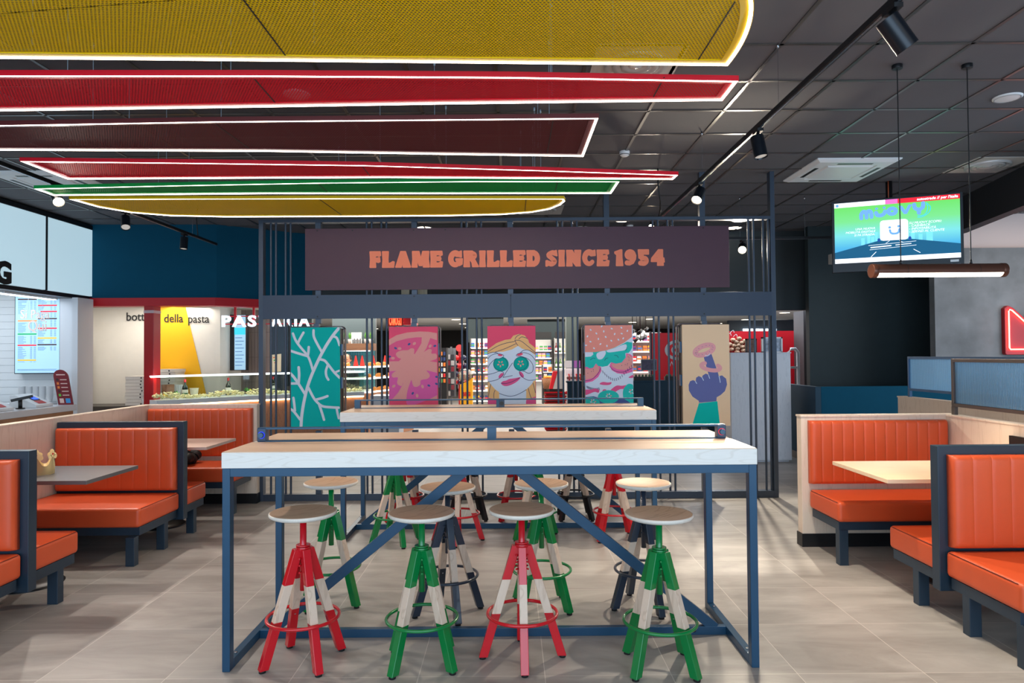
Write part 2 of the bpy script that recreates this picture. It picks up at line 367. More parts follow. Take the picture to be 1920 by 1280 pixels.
# right: black wall, teal half walls, concrete wall, dark beam
struct(MB().box(4.64, 6.9, 10.5, 10.62, 0, CEIL), 'wall_right', blackwall, 'black wall right of the shop opening', cat='wall')
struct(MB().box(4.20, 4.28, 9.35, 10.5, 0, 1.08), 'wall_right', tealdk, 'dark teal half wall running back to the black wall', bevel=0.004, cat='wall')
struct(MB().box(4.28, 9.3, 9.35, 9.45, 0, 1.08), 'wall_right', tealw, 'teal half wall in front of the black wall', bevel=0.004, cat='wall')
struct(MB().box(4.19, 4.30, 9.33, 10.5, 0, 0.10).box(4.28, 6.2, 9.33, 9.36, 0, 0.10), 'baseboard_right', mat('stone_skirting', (120, 118, 114), 0.5), 'grey stone skirting of the teal half wall', cat='baseboard')
struct(MB().box(5.97, 9.4, 9.5, 9.62, 0, 3.01), 'wall_right', concrete, 'grey trowelled concrete wall behind the neon sign', cat='wall')
struct(MB().box(5.98, 9.4, 9.64, 9.7, 2.9, CEIL), 'wall_right', mat('pale_lit_soffit', (226, 206, 200), 0.8), 'pale upright strip standing in for the lit ceiling above the concrete wall', cat='wall')  # upright sheet in place of the lit white ceiling, its pinkish light in the colour
struct(MB().prism([(5.96, 8.8), (5.6, 7.2), (5.3, 5.9), (5.2, 5.9), (5.48, 7.2), (5.8, 8.8), (5.8, 9.64), (5.96, 9.64)], 3.1, CEIL), 'trim_3', mat('dark_beam', (40, 42, 46), 0.6), 'dark dropped beam near the concrete wall', cat='beam')
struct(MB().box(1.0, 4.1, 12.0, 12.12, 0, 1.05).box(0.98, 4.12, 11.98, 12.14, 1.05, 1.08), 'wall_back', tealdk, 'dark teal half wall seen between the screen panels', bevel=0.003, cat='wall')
for i in range(4): struct(MB().box(9.30, 9.36, 2.2+i*1.75, 3.8+i*1.75, 0.75, 2.7), 'window_%d' % (i+6), pale_window, 'bright side window beyond the right booths', cat='window')
# boothside partitions
def partition(x0, x1, y0, y1, ex0, ex1, ey, label, n):
    p = MB(); lo, hi = min(x0, x1), max(x0, x1)
    p.box(lo, hi, y0, ey, 0, 1.035).box(lo-0.006, hi+0.006, y0, ey, 1.035, 1.05)
    a, c = min(ex0, ex1), max(ex0, ex1)
    p.box(a, c, ey, ey+0.085, 0, 1.035).box(a-0.006, c+0.006, ey-0.006, ey+0.091, 1.035, 1.05)
    struct(p, 'wall_'+n, boothwood, label, bevel=0.002, cat='partition')
    q = MB().box(a-0.008, c+0.004, ey-0.008, ey+0.093, 0, 0.105); q.box(lo-0.006, hi+0.006, y0, ey, 0, 0.105)
    struct(q, 'baseboard_'+n, blackm, 'black kick plate of the oak partition on the '+n, cat='baseboard')
partition(-3.93, -3.85, 2.2, 7.2, -3.93, -2.705, 7.2, 'low oak partition around the left booths', 'left')
partition(3.49, 3.57, 2.0, 5.44, 2.325, 3.57, 5.44, 'low oak partition around the right booths', 'right')
p = MB().box(4.42, 4.50, 3.5, 7.74, 0, 1.035).box(4.41, 4.51, 3.5, 7.74, 1.035, 1.05)
struct(p, 'wall_right', boothwood, 'second low oak partition further right', cat='partition')

# ------------------------------------------------------------------ slatted steel screen
def screen():
    t = thing('steel_screen', 'tall slate grey steel screen with thin vertical rods behind the tables', 'screen', (0.07, 7.33, 0))
    Y0, Y1 = 7.29, 7.37
    MB().box(-2.72, 2.865, Y0, Y1, 0, 0.035).box(-2.72, 2.865, Y0, Y1, 0.035, 0.072).build('bottom_rail', screenm, t, bevel=0.002)
    MB().box(-2.72, 2.865, Y0, Y1, 3.0, 3.035).build('top_rail', screenm, t, bevel=0.002)
    for x, zt in ((-2.695, 3.035), (2.842, 3.52)): MB().box(x-0.024, x+0.024, Y0-0.002, Y1+0.002, 0, zt).build('end_post', screenm, t, bevel=0.003)
    for x in (-2.08, -1.04, 0, 1.045, 2.085):
        MB().box(x-0.03, x+0.03, Y0+0.008, Y1-0.008, 1.905, 3.0 if x < 1 else 3.52).build('post', screenm, t, bevel=0.002)
        MB().box(x-0.03, x+0.03, Y0+0.008, Y1-0.008, 0.072, 0.75).build('lower_post', screenm, t, bevel=0.002)
    for c in (-2.50, -1.46, -0.43, 0.61, 1.65, 2.69):
        for d in (-0.1, -0.045, 0.06, 0.115):
            MB().cyl((c+d, 7.33, 0.06), (c+d, 7.33, 3.0), 0.0115, n=10, caps=False).build('rod', screenm, t)
    bd = MB().box(-2.67, 0.0, Y0-0.012, Y0-0.004, 1.955, 2.212).box(0.004, 2.818, Y0-0.012, Y0-0.004, 1.955, 2.212)
    bo = bd.build('middle_board', mat('slate_board', (52, 66, 86), 0.45, 0.15), t, bevel=0.001)
    for x in (-2.08, -1.04, 0, 1.045, 2.085):
        for z in (1.978, 2.19): MB().cyl((x, Y0-0.012, z), (x, Y0-0.018, z), 0.008, n=10).build('screw', blackm, bo)
screen()
# hand-drawn heavy slab lettering
def rp(mb, pts, r, fn, w, mi):
    "polygon grown by r with round corners"
    ar = sum(pts[i-1][0]*pts[i][1]-pts[i][0]*pts[i-1][1] for i in range(len(pts)))
    if ar < 0: pts = pts[::-1]
    out = []; n = len(pts)
    for i in range(n):
        a, b_, c = Vector(pts[i-1]), Vector(pts[i]), Vector(pts[(i+1) % n]); e1 = (b_-a).normalized(); e2 = (c-b_).normalized()
        n1 = Vector((e1.y, -e1.x)); n2 = Vector((e2.y, -e2.x)); cr = e1.x*e2.y-e1.y*e2.x
        if cr > 0.02:
            a0 = math.atan2(n1.y, n1.x); a1 = math.atan2(n2.y, n2.x)
            if a1 < a0: a1 += 2*PI
            out += [tuple(b_+Vector((math.cos(a0+(a1-a0)*k/5), math.sin(a0+(a1-a0)*k/5)))*r) for k in range(6)]
        else:
            m_ = (n1+n2).normalized(); out.append(tuple(b_+m_*(r/max(0.5, m_.dot(n1)))))
    mb.flat(out, w, fn, mi)
def arc(cx, cy, rx, ry, a0, a1, n=14): return [(cx+rx*math.cos(math.radians(a0+(a1-a0)*i/n)), cy+ry*math.sin(math.radians(a0+(a1-a0)*i/n))) for i in range(n+1)]
def thick(mb, pts, w0, w1, fn, d, mi):
    m = len(pts); L = []; R = []
    for i, p in enumerate(pts):
        a, c = pts[max(0, i-1)], pts[min(m-1, i+1)]; w = w0+(w1-w0)*i/(m-1); dx, dy = c[0]-a[0], c[1]-a[1]; l = math.hypot(dx, dy) or 1
        L.append((p[0]-dy/l*w/2, p[1]+dx/l*w/2)); R.append((p[0]+dy/l*w/2, p[1]-dx/l*w/2))
    for i in range(m-1): mb.flat([R[i], R[i+1], L[i+1], L[i]], d, fn, mi, True)
    for p, w in ((pts[0], w0), (pts[-1], w1)): mb.flat(oval(p[0], p[1], w/2, w/2, 0, 16), d, fn, mi)
def stemg(x, w=0.34): return ('p', [(x+0.04, 0.05), (x+w+0.03, 0.05), (x+w, 0.5), (x+w+0.03, 0.95), (x+0.04, 0.95), (x+0.07, 0.5)])
GL = {
 'F': (0.76, [stemg(0), ('p', [(0.1, 0.68), (0.1, 0.95), (0.66, 0.95), (0.68, 0.75), (0.6, 0.7), (0.5, 0.74)]), ('p', [(0.3, 0.42), (0.3, 0.55), (0.62, 0.60), (0.64, 0.38), (0.55, 0.34)])]),
 'L': (0.80, [stemg(0, 0.36), ('p', [(0.1, 0.05), (0.72, 0.05), (0.75, 0.34), (0.68, 0.36), (0.5, 0.26), (0.3, 0.26)])]),
 'A': (1.00, [('p', [(0.05, 0.05), (0.37, 0.05), (0.62, 0.95), (0.36, 0.95)]), ('p', [(0.52, 0.05), (0.95, 0.05), (0.64, 0.95), (0.40, 0.95)]), ('p', [(0.3, 0.22), (0.3, 0.40), (0.6, 0.40), (0.6, 0.22)])]),
 'M': (1.16, [('p', [(0.05, 0.05), (0.34, 0.05), (0.34, 0.5), (0.40, 0.95), (0.08, 0.95), (0.10, 0.5)]), ('p', [(0.76, 0.05), (1.11, 0.05), (1.05, 0.5), (1.08, 0.95), (0.74, 0.95), (0.80, 0.5)]), ('p', [(0.2, 0.95), (0.47, 0.95), (0.66, 0.14), (0.50, 0.14)]), ('p', [(0.72, 0.95), (0.95, 0.95), (0.66, 0.14), (0.50, 0.14)])]),
 'E': (0.82, [stemg(0), ('p', [(0.1, 0.74), (0.1, 0.95), (0.72, 0.95), (0.74, 0.76), (0.66, 0.73), (0.5, 0.78)]), ('p', [(0.3, 0.44), (0.3, 0.60), (0.62, 0.64), (0.66, 0.52), (0.62, 0.42)]), ('p', [(0.1, 0.05), (0.72, 0.05), (0.76, 0.32), (0.68, 0.34), (0.55, 0.26), (0.3, 0.26)])]),
 'G': (0.96, [('a', arc(0.46, 0.5, 0.27, 0.34, 62, 330, 20), 0.38, 0.30), ('p', [(0.56, 0.68), (0.84, 0.62), (0.84, 0.96), (0.74, 0.92)]), ('p', [(0.52, 0.42), (0.52, 0.50), (0.9, 0.50), (0.88, 0.2), (0.72, 0.12), (0.66, 0.36)])]),
 'R': (0.97, [stemg(0), ('a', arc(0.54, 0.70, 0.16, 0.115, 100, -100, 12), 0.30, 0.30), ('p', [(0.1, 0.95), (0.56, 0.95), (0.56, 0.80), (0.1, 0.80)]), ('p', [(0.3, 0.42), (0.3, 0.56), (0.62, 0.56), (0.62, 0.42)]), ('p', [(0.42, 0.46), (0.68, 0.48), (0.92, 0.05), (0.58, 0.05), (0.54, 0.3)])]),
 'I': (0.46, [stemg(0, 0.33)]),
 'D': (0.90, [stemg(0, 0.33), ('a', arc(0.44, 0.5, 0.24, 0.32, 92, -92, 18), 0.34, 0.34), ('p', [(0.1, 0.95), (0.5, 0.95), (0.5, 0.76), (0.1, 0.78)]), ('p', [(0.1, 0.05), (0.5, 0.05), (0.5, 0.24), (0.1, 0.22)])]),
 'S': (0.80, [('a', smooth_loop([(0.60, 0.80), (0.44, 0.84), (0.20, 0.70), (0.38, 0.52), (0.58, 0.32), (0.40, 0.16), (0.18, 0.22)], 5, False), 0.28, 0.30), ('p', [(0.5, 0.72), (0.72, 0.66), (0.68, 0.95), (0.58, 0.92)]), ('p', [(0.05, 0.05), (0.12, 0.06), (0.3, 0.2), (0.12, 0.36), (0.05, 0.34)])]),
 'N': (0.96, [('p', [(0.05, 0.05), (0.36, 0.05), (0.33, 0.5), (0.33, 0.95), (0.05, 0.95), (0.08, 0.5)]), ('p', [(0.6, 0.5), (0.56, 0.95), (0.91, 0.95), (0.87, 0.5), (0.86, 0.05), (0.60, 0.08)]), ('p', [(0.1, 0.95), (0.38, 0.95), (0.88, 0.05), (0.62, 0.05), (0.3, 0.45)])]),
 'C': (0.92, [('a', arc(0.46, 0.5, 0.27, 0.34, 62, 318, 20), 0.38, 0.26), ('p', [(0.58, 0.64), (0.84, 0.66), (0.82, 0.95), (0.72, 0.92)])]),
 '1': (0.56, [('p', [(0.14, 0.05), (0.52, 0.05), (0.47, 0.5), (0.47, 0.96), (0.4, 0.96), (0.05, 0.84), (0.05, 0.78), (0.17, 0.68)])]),
 '9': (0.84, [('a', arc(0.42, 0.68, 0.19, 0.16, 0, 360, 20), 0.33, 0.33), ('a', [(0.66, 0.62), (0.64, 0.44), (0.54, 0.26), (0.36, 0.18), (0.22, 0.2)], 0.3, 0.30)]),
 '5': (0.82, [('p', [(0.12, 0.48), (0.08, 0.95), (0.7, 0.95), (0.7, 0.72), (0.38, 0.72), (0.34, 0.5)]), ('a', smooth_loop([(0.28, 0.46), (0.50, 0.46), (0.58, 0.30), (0.44, 0.16), (0.2, 0.18)], 5, False), 0.28, 0.30)]),
 '4': (0.88, [('p', [(0.44, 0.05), (0.78, 0.05), (0.74, 0.5), (0.74, 0.95), (0.5, 0.95), (0.46, 0.5)]), ('p', [(0.05, 0.28), (0.08, 0.46), (0.5, 0.95), (0.7, 0.95), (0.28, 0.44), (0.28, 0.3)]), ('p', [(0.07, 0.28), (0.07, 0.42), (0.82, 0.46), (0.84, 0.24), (0.7, 0.28)])]),
}
def slab_text(mb, s, x, z, h, fn, w, mi, gap=0.02):
    for i, ch in enumerate(s):
        if ch == ' ': x += 0.26*h; continue
        adv, parts = GL[ch]; F = lambda u, v, d, x=x: fn(x+u*h, z+v*h, d); dd = w+0.0001*(i % 2)
        for p in parts:
            if p[0] == 'p': rp(mb, p[1], 0.05, F, dd, mi)
            else: thick(mb, p[1], p[2], p[3], F, dd, mi)
        x += (adv+gap)*h; mb.k = 0
    return x
sg = thing('flame_grilled_sign', 'long plum banner board reading FLAME GRILLED SINCE 1954', 'sign', (0.07, 7.28, 2.25))
MB().box(-2.212, 2.362, 7.272, 7.284, 2.262, 2.928).build('board', mat('plum_board', (74, 42, 58), 0.5, var=0.03), sg, bevel=0.002)
tw = sum(GL[c][0]+0.02 if c != ' ' else 0.26 for c in 'FLAME GRILLED SINCE 1954')
hh = 0.182; k = 3.185/(tw*hh)
tb = MB(True); slab_text(tb, 'FLAME GRILLED SINCE 1954', 0, 0, 1, lambda u, v, w: (-1.517+u*hh*k, 7.2716-w, 2.498+v*hh), 0.001, 0)
tb.build('lettering', mat('salmon_letters', (240, 132, 96), 0.55), sg, fix=False)
sc = MB()
for x in (-2.08, -1.7, -1.04, -0.7, 0, 1.045, 2.085): sc.cyl((x, 7.272, 2.905), (x, 7.266, 2.905), 0.007, n=10)
sc.build('screws', blackm, sg)

# ------------------------------------------------------------------ five pivoting art panels
ART = {'teal': (0, 176, 170), 'twig': (214, 222, 234), 'pink1': (226, 96, 140), 'pink2': (222, 100, 168), 'salmon': (226, 156, 152), 'navy': (74, 92, 150), 'rose': (230, 84, 118), 'hair': (238, 190, 130),
       'skin': (212, 226, 244), 'sea': (0, 172, 160), 'line': (52, 62, 104), 'lip': (226, 92, 146), 'bun': (230, 148, 136), 'mint': (40, 194, 184), 'cream': (240, 208, 172), 'fist': (104, 112, 168), 'donut': (234, 166, 172), 'cuff': (0, 190, 178), 'hotp': (232, 110, 170)}
AM = {k: mat('art_'+k, v, 0.7, spec=0.15) for k, v in ART.items()}
ANAMES = list(ART); AI = {k: i for i, k in enumerate(ANAMES)}
def art_panel(x0, x1, side, label, scale, ox, oy, bg, draw):
    ztop, zbot, Yf = 1.862, 0.775, 7.262
    t = thing('art_panel', label, 'panel', ((x0+x1)/2, 7.33, zbot), 'pivoting printed panels in the steel screen')
    xa, xb = (x0, x1+0.0) if side > 0 else (x0, x1)
    fx0, fx1 = (x0+0.0, x1+0.012) if side > 0 else (x0-0.012, x1) if side < 0 else (x0-0.008, x1+0.008)
    r = 0.05; z0, z1 = zbot-0.02, ztop+0.022
    out = [(fx1-r+r*math.cos(a), z1-r+r*math.sin(a)) for a in [PI/2*i/6 for i in range(7)]] + [(fx0+r-r*math.sin(a), z1-r+r*math.cos(a)) for a in [PI/2*i/6 for i in range(7)]] + \
          [(fx0+r-r*math.cos(a), z0+r-r*math.sin(a)) for a in [PI/2*i/6 for i in range(7)]] + [(fx1-r+r*math.sin(a), z0+r-r*math.cos(a)) for a in [PI/2*i/6 for i in range(7)]]
    fr = MB(); n = len(out)
    cxm, czm = (fx0+fx1)/2, (z0+z1)/2
    inn = [(cxm+(u-cxm)*0.965, czm+(v-czm)*0.985) for u, v in out]
    ya, yb = 7.45, 7.51
    vs = [(u, ya, v) for u, v in out]+[(u, yb, v) for u, v in out]+[(u, ya, v) for u, v in inn]+[(u, yb, v) for u, v in inn]
    fs = []
    for i in range(n):
        j = (i+1) % n; fs += [(i, j, n+j, n+i), (2*n+i, 2*n+j, 3*n+j, 3*n+i), (i, j, 2*n+j, 2*n+i), (n+i, n+j, 3*n+j, 3*n+i)]
    fr.add(vs, fs); fr.build('frame', mat('umber_metal', (84, 74, 80), 0.4, 0.4), t)
    MB().box(x0+0.012, x1-0.012, 7.285, 7.50, zbot+0.01, ztop-0.008).build('core', blackm, t, bevel=0.002)
    MB().box((x0+x1)/2-0.028, (x0+x1)/2+0.028, 7.30, 7.36, ztop, ztop+0.043).build('hinge', screenm, t)
    for z in (ztop-0.24, ztop-0.60):
        hx = x1-0.011 if side > 0 else x0-0.002
        MB().box(hx, hx+0.014, 7.34, 7.40, z-0.06, z+0.06).build('clip', mat('clip_blue', (60, 120, 170), 0.3), t)
    pr = MB(True); pr.box(x0, x1, Yf, 7.285, zbot, ztop, AI[bg])
    W_, H_ = x1-x0, ztop-zbot
    def fn(u, v, w):      # u, v measured on the print, clipped to its edges
        X = x0+(u-ox)*scale; Z = ztop-(v-oy)*scale
        return (min(max(X, x0), x1), Yf-0.0004-w, min(max(Z, zbot), ztop))
    draw(pr, fn); o = pr.build('print', [AM[k] for k in ANAMES], t, fix=False)
    return t
M_PX = 7.29/1268
def d_lettuce(m, f):
    L = lambda pts, w, s=True: draw_line(m, pts, w, 1, f, AI['twig'], s)
    L([(160, 1240), (170, 1080), (205, 880), (255, 700), (330, 520), (400, 380), (470, 260), (540, 160), (600, 90)], 34)
    L([(70, 155), (100, 230), (140, 290), (230, 400), (265, 470), (295, 570)], 27); L([(190, 145), (150, 215), (128, 262)], 27); L([(40, 350), (130, 380), (230, 410)], 28); L([(250, 310), (245, 370), (238, 410)], 28)
    L([(305, 120), (308, 190), (350, 280), (395, 360)], 28); L([(530, 190), (570, 210), (600, 290)], 26); L([(380, 450), (430, 465), (470, 510), (540, 600), (600, 660)], 28); L([(465, 520), (445, 580), (450, 640), (472, 682)], 27); L([(550, 600), (600, 580)], 24)
    L([(40, 605), (80, 650), (130, 720), (205, 840)], 30); L([(135, 540), (140, 620), (135, 710)], 30); L([(40, 722), (125, 722)], 28)
    L([(245, 770), (290, 860), (330, 920), (400, 980), (500, 995), (590, 1000)], 28); L([(340, 905), (400, 890), (462, 868)], 28); L([(370, 970), (400, 1060), (422, 1135)], 28); L([(565, 1000), (575, 1060), (590, 1120)], 26)
    L([(38, 1010), (80, 1040), (150, 1130)], 28); L([(75, 885), (85, 960), (92, 1030)], 28)
def d_tomato(m, f):
    P = lambda pts, c, w, s=True: m.flat(smooth_loop(pts, 6) if s else pts, w, f, AI[c])
    s1 = [(43, 275), (150, 215), (300, 178), (480, 165), (600, 170), (718, 190), (718, 1120), (43, 1120)]
    P(s1, 'salmon', 1, False)
    P([(43, 360), (150, 300), (300, 262), (430, 247), (505, 247)] + [(500, 330), (440, 430), (380, 520), (350, 540), (260, 578), (43, 582)], 'pink1', 2, False)
    P([(625, 258), (718, 290), (718, 600), (610, 582), (560, 450), (500, 505), (570, 400)], 'pink1', 2, False)
    P([(43, 718), (200, 718), (240, 900), (170, 1020), (90, 1110), (43, 1122)], 'pink2', 2, False)
    P([(510, 695), (718, 748), (718, 1060), (600, 1120), (400, 1195), (300, 1195), (282, 1160), (290, 1050), (310, 960), (358, 830)], 'pink2', 2, False)
    P([(150, 460), (220, 430), (310, 425), (350, 402), (395, 410), (395, 470), (370, 530), (300, 560), (190, 540), (145, 500)], 'salmon', 3)
    P([(520, 470), (600, 415), (645, 425), (640, 475), (700, 480), (718, 520), (700, 555), (620, 580), (540, 590), (480, 560)], 'salmon', 3)
    P([(80, 775), (110, 735), (180, 715), (240, 760), (230, 915), (180, 918), (155, 880), (165, 810), (100, 808)], 'salmon', 3)
    P([(500, 690), (590, 740), (615, 790), (580, 830), (490, 850), (480, 910), (430, 942), (385, 930), (362, 860), (358, 800)], 'salmon', 3)
    P([(200, 560), (400, 480), (560, 520), (600, 640), (540, 760), (400, 840), (250, 800), (160, 700)], 'salmon', 3)
    for x, y, a in ((136, 397, 0.6), (327, 342, -0.6), (688, 369, -0.3), (50, 515, 0), (601, 925, 0.5), (374, 1032, -1.0), (712, 803, 0), (708, 902, 0.5)): m.flat(oval(x, y, 22, 15, a, 14), 4, f, AI['navy'])
    for x, y, a in ((193, 403, 0), (400, 334, -0.6), (622, 372, -0.9), (98, 538, 0), (108, 930, -0.6), (512, 938, 1.2), (436, 1066, 1.4)): m.flat(oval(x, y, 27, 19, a, 14), 4, f, AI['salmon'])
def d_face(m, f):
    P = lambda pts, c, w, s=True: m.flat(smooth_loop(pts, 6) if s else pts, w, f, AI[c])
    L = lambda pts, w=7, s=True: draw_line(m, pts, w, 6, f, AI['line'], s)
    P([(75, 420), (200, 330), (320, 285), (400, 275), (440, 225), (520, 203), (600, 225), (650, 290), (660, 330), (745, 400), (745, 1200), (75, 1200)], 'hair', 1, False)
    P([(75, 1095), (230, 1120), (320, 1195), (320, 1330), (75, 1330)], 'lip', 2, False); P([(745, 1085), (620, 1120), (600, 1195), (600, 1330), (745, 1330)], 'lip', 2, False)
    P([(232, 1000), (615, 1000), (612, 1125), (600, 1330), (320, 1330), (235, 1120)], 'skin', 2, False)
    P([(75, 480), (180, 455), (300, 450), (420, 420), (505, 370), (560, 410), (660, 440), (745, 500), (745, 800), (700, 900), (600, 1000), (500, 1050), (390, 1078), (280, 1050), (180, 980), (110, 900), (75, 830)], 'skin', 3, False)
    for cx in (262, 548): P(oval(cx, 625, 110, 104, 0, 26), 'sea', 4, False)
    for cx, cy in ((257, 622), (540, 618)):
        L([(cx+95*math.cos(a), cy+92*math.sin(a)) for a in [2*PI*i/22 for i in range(23)]], 6, False)
        for a in (0.35, 1.6, 2.85, 4.1, 5.3): P(oval(cx+34*math.cos(a), cy+32*math.sin(a), 16, 11, a, 10), 'salmon', 5, False)
    P([(75, 540), (120, 500), (200, 470), (290, 490), (298, 520), (240, 550), (180, 552), (110, 620), (75, 680)], 'skin', 5); P([(75, 770), (150, 750), (240, 722), (297, 745), (280, 800), (200, 845), (75, 870)], 'skin', 5)
    P([(745, 560), (700, 500), (600, 465), (500, 480), (485, 510), (560, 525), (650, 560), (700, 640), (715, 700), (745, 720)], 'skin', 5); P([(520, 735), (570, 718), (640, 755), (690, 735), (745, 700), (745, 850), (660, 855), (580, 815), (530, 780)], 'skin', 5)
    P(oval(252, 498, 34, 16, 0.1), 'rose', 7, False); P(oval(530, 490, 42, 18, -0.15), 'rose', 7, False); P(oval(262, 785, 45, 22, -0.8), 'lip', 7, False); P(oval(550, 775, 48, 24, 1.0), 'lip', 7, False)
    P([(262, 893), (290, 865), (335, 855), (375, 835), (450, 825), (533, 812), (500, 860), (420, 910), (345, 933), (290, 925)], 'lip', 5)
    L([(262, 893), (340, 895), (430, 868), (530, 815)]); L([(425, 610), (360, 700), (290, 812)], 7, False); L([(290, 812), (360, 800), (422, 787)])
    L([(75, 455), (200, 380), (320, 335), (460, 308)]); L([(185, 455), (330, 405), (475, 340)]); L([(460, 290), (480, 335), (505, 368)]); L([(460, 290), (540, 300), (640, 375), (745, 465)]); L([(462, 272), (490, 235), (540, 208)]); L([(515, 275), (560, 245), (636, 266)])
    L([(72, 560), (120, 505), (200, 478), (285, 492), (298, 520), (240, 548), (185, 552), (110, 620), (72, 690)]); L([(75, 770), (160, 752), (240, 724), (296, 742), (285, 790), (200, 845), (75, 872)])
    L([(75, 480), (140, 458), (200, 465), (225, 478)]); L([(745, 575), (690, 505), (610, 470), (540, 470), (488, 490), (485, 512), (560, 522), (650, 560), (710, 640), (705, 730), (650, 757), (590, 730), (540, 722), (520, 745), (570, 815), (650, 855), (740, 848)])
    L([(540, 465), (580, 435), (650, 432), (745, 480)]); L([(235, 1035), (310, 1062), (390, 1077), (470, 1062), (560, 1020), (615, 985)])
    L([(118, 905), (100, 980), (82, 1090)]); L([(178, 990), (160, 1040), (160, 1110)]); L([(710, 895), (725, 950), (743, 1030)]); L([(645, 965), (660, 1040), (685, 1105)])
def d_burger(m, f):
    P = lambda pts, c, w, s=True: m.flat(smooth_loop(pts, 6) if s else pts, w, f, AI[c])
    P([(85, 84), (750, 84), (760, 1330), (85, 1330)], 'skin', 1, False)
    P([(85, 670), (110, 665), (150, 688), (200, 680), (240, 622), (300, 660), (318, 720), (270, 810), (190, 870), (85, 892)], 'hotp', 1.5, False); P([(85, 690), (150, 700), (200, 690), (240, 640), (285, 670), (280, 730), (200, 820), (85, 850)], 'salmon', 1.8, False)
    P([(432, 650), (450, 605), (520, 625), (600, 610), (660, 540), (665, 480), (720, 490), (755, 520), (755, 740), (640, 772), (540, 762), (460, 715)], 'hotp', 1.5, False); P([(455, 625), (520, 630), (610, 612), (668, 540), (690, 490), (755, 540), (755, 680), (640, 715), (540, 705), (475, 670)], 'salmon', 1.8, False)
    P([(85, 455), (230, 455), (400, 440), (560, 380), (680, 318), (752, 330), (752, 400), (730, 440), (700, 475), (655, 478), (660, 540), (600, 610), (520, 625), (450, 605), (400, 655), (330, 668), (270, 655), (240, 620), (200, 680), (150, 688), (110, 665), (85, 670)], 'mint', 2, False)
    P([(85, 84), (750, 84), (750, 250), (640, 330), (500, 400), (380, 440), (230, 460), (85, 460)], 'bun', 3, False)
    for x, y, a in ((170, 147, 0.8), (326, 98, -0.9), (466, 132, 0.5), (603, 120, 0.9), (250, 198, 0.9), (354, 170, 1.6), (686, 165, -1.2), (507, 208, -1.2), (606, 203, 0.3), (124, 238, -1.2), (381, 249, 1.0), (277, 276, 1.5), (165, 313, 0.4), (627, 270, -1), (559, 288, 0.8), (459, 302, 0.8), (305, 348, -0.8), (102, 364, 0), (397, 375, 1.5), (214, 406, 0.9)): P(oval(x, y, 16, 10, a, 10), 'skin', 4, False)
    P([(85, 460), (195, 462), (205, 490), (170, 522), (85, 528)], 'skin', 4, False); P([(255, 480), (300, 455), (370, 445), (375, 490), (330, 555), (275, 560), (250, 520)], 'skin', 4); P([(395, 445), (520, 400), (640, 355), (675, 370), (655, 430), (560, 450), (430, 465)], 'skin', 4)
    for q in ([(85, 862), (170, 848), (260, 770), (310, 680)], [(432, 660), (500, 725), (620, 742), (755, 685)], [(160, 570), (200, 545), (230, 552)], [(362, 580), (380, 550), (410, 545)], [(500, 508), (535, 512), (556, 540)], [(655, 440), (670, 425), (676, 400)]): draw_line(m, q, 6, 5, f, AI['line'])
    for x, y in ((124, 757), (175, 734), (203, 706), (203, 728), (600, 651), (651, 640), (678, 645), (683, 625), (704, 576), (694, 530), (706, 545)): P(oval(x, y, 5, 5, 0, 8), 'line', 5, False)
    for i in range(30):
        t = i/29
        if i < 14: x = 110+t*2*190; y = 950+35*math.sin(t*5)
        else: x = 335+(i-14)*27; y = 740+110*math.sin((i-14)*0.26)
        draw_line(m, [(x-4, y-20), (x+5, y+18)], 7, 5, f, AI['line'], False, False)
    for q in ([(295, 895), (340, 880), (400, 888), (455, 885), (440, 915), (380, 925), (300, 915)], [(85, 990), (170, 985), (220, 972), (278, 990), (270, 1030), (210, 1020), (85, 1062)], [(436, 1000), (520, 935), (600, 935), (700, 925), (740, 950), (720, 990), (600, 980), (540, 1000), (480, 1042), (440, 1030)], [(335, 990), (380, 990), (370, 1040), (320, 1070)], [(695, 820), (755, 785), (755, 825)]): P(q, 'lip', 5)
    P([(85, 1090), (200, 1080), (300, 1110), (760, 1100), (760, 1330), (85, 1330)], 'navy', 3, False)
    P(oval(160, 1180, 130, 90), 'mint', 4, False); P(oval(410, 1090, 150, 95), 'mint', 4, False); P([(620, 990), (680, 915), (740, 915), (760, 960), (760, 1180), (680, 1150), (620, 1100)], 'mint', 4)
    for cx, cy in ((415, 1075), (195, 1155), (738, 1018)):
        for a in range(6): P(oval(cx+30*math.cos(a), cy+26*math.sin(a), 14, 8, a, 8), 'skin' if a % 2 else 'salmon', 6, False)
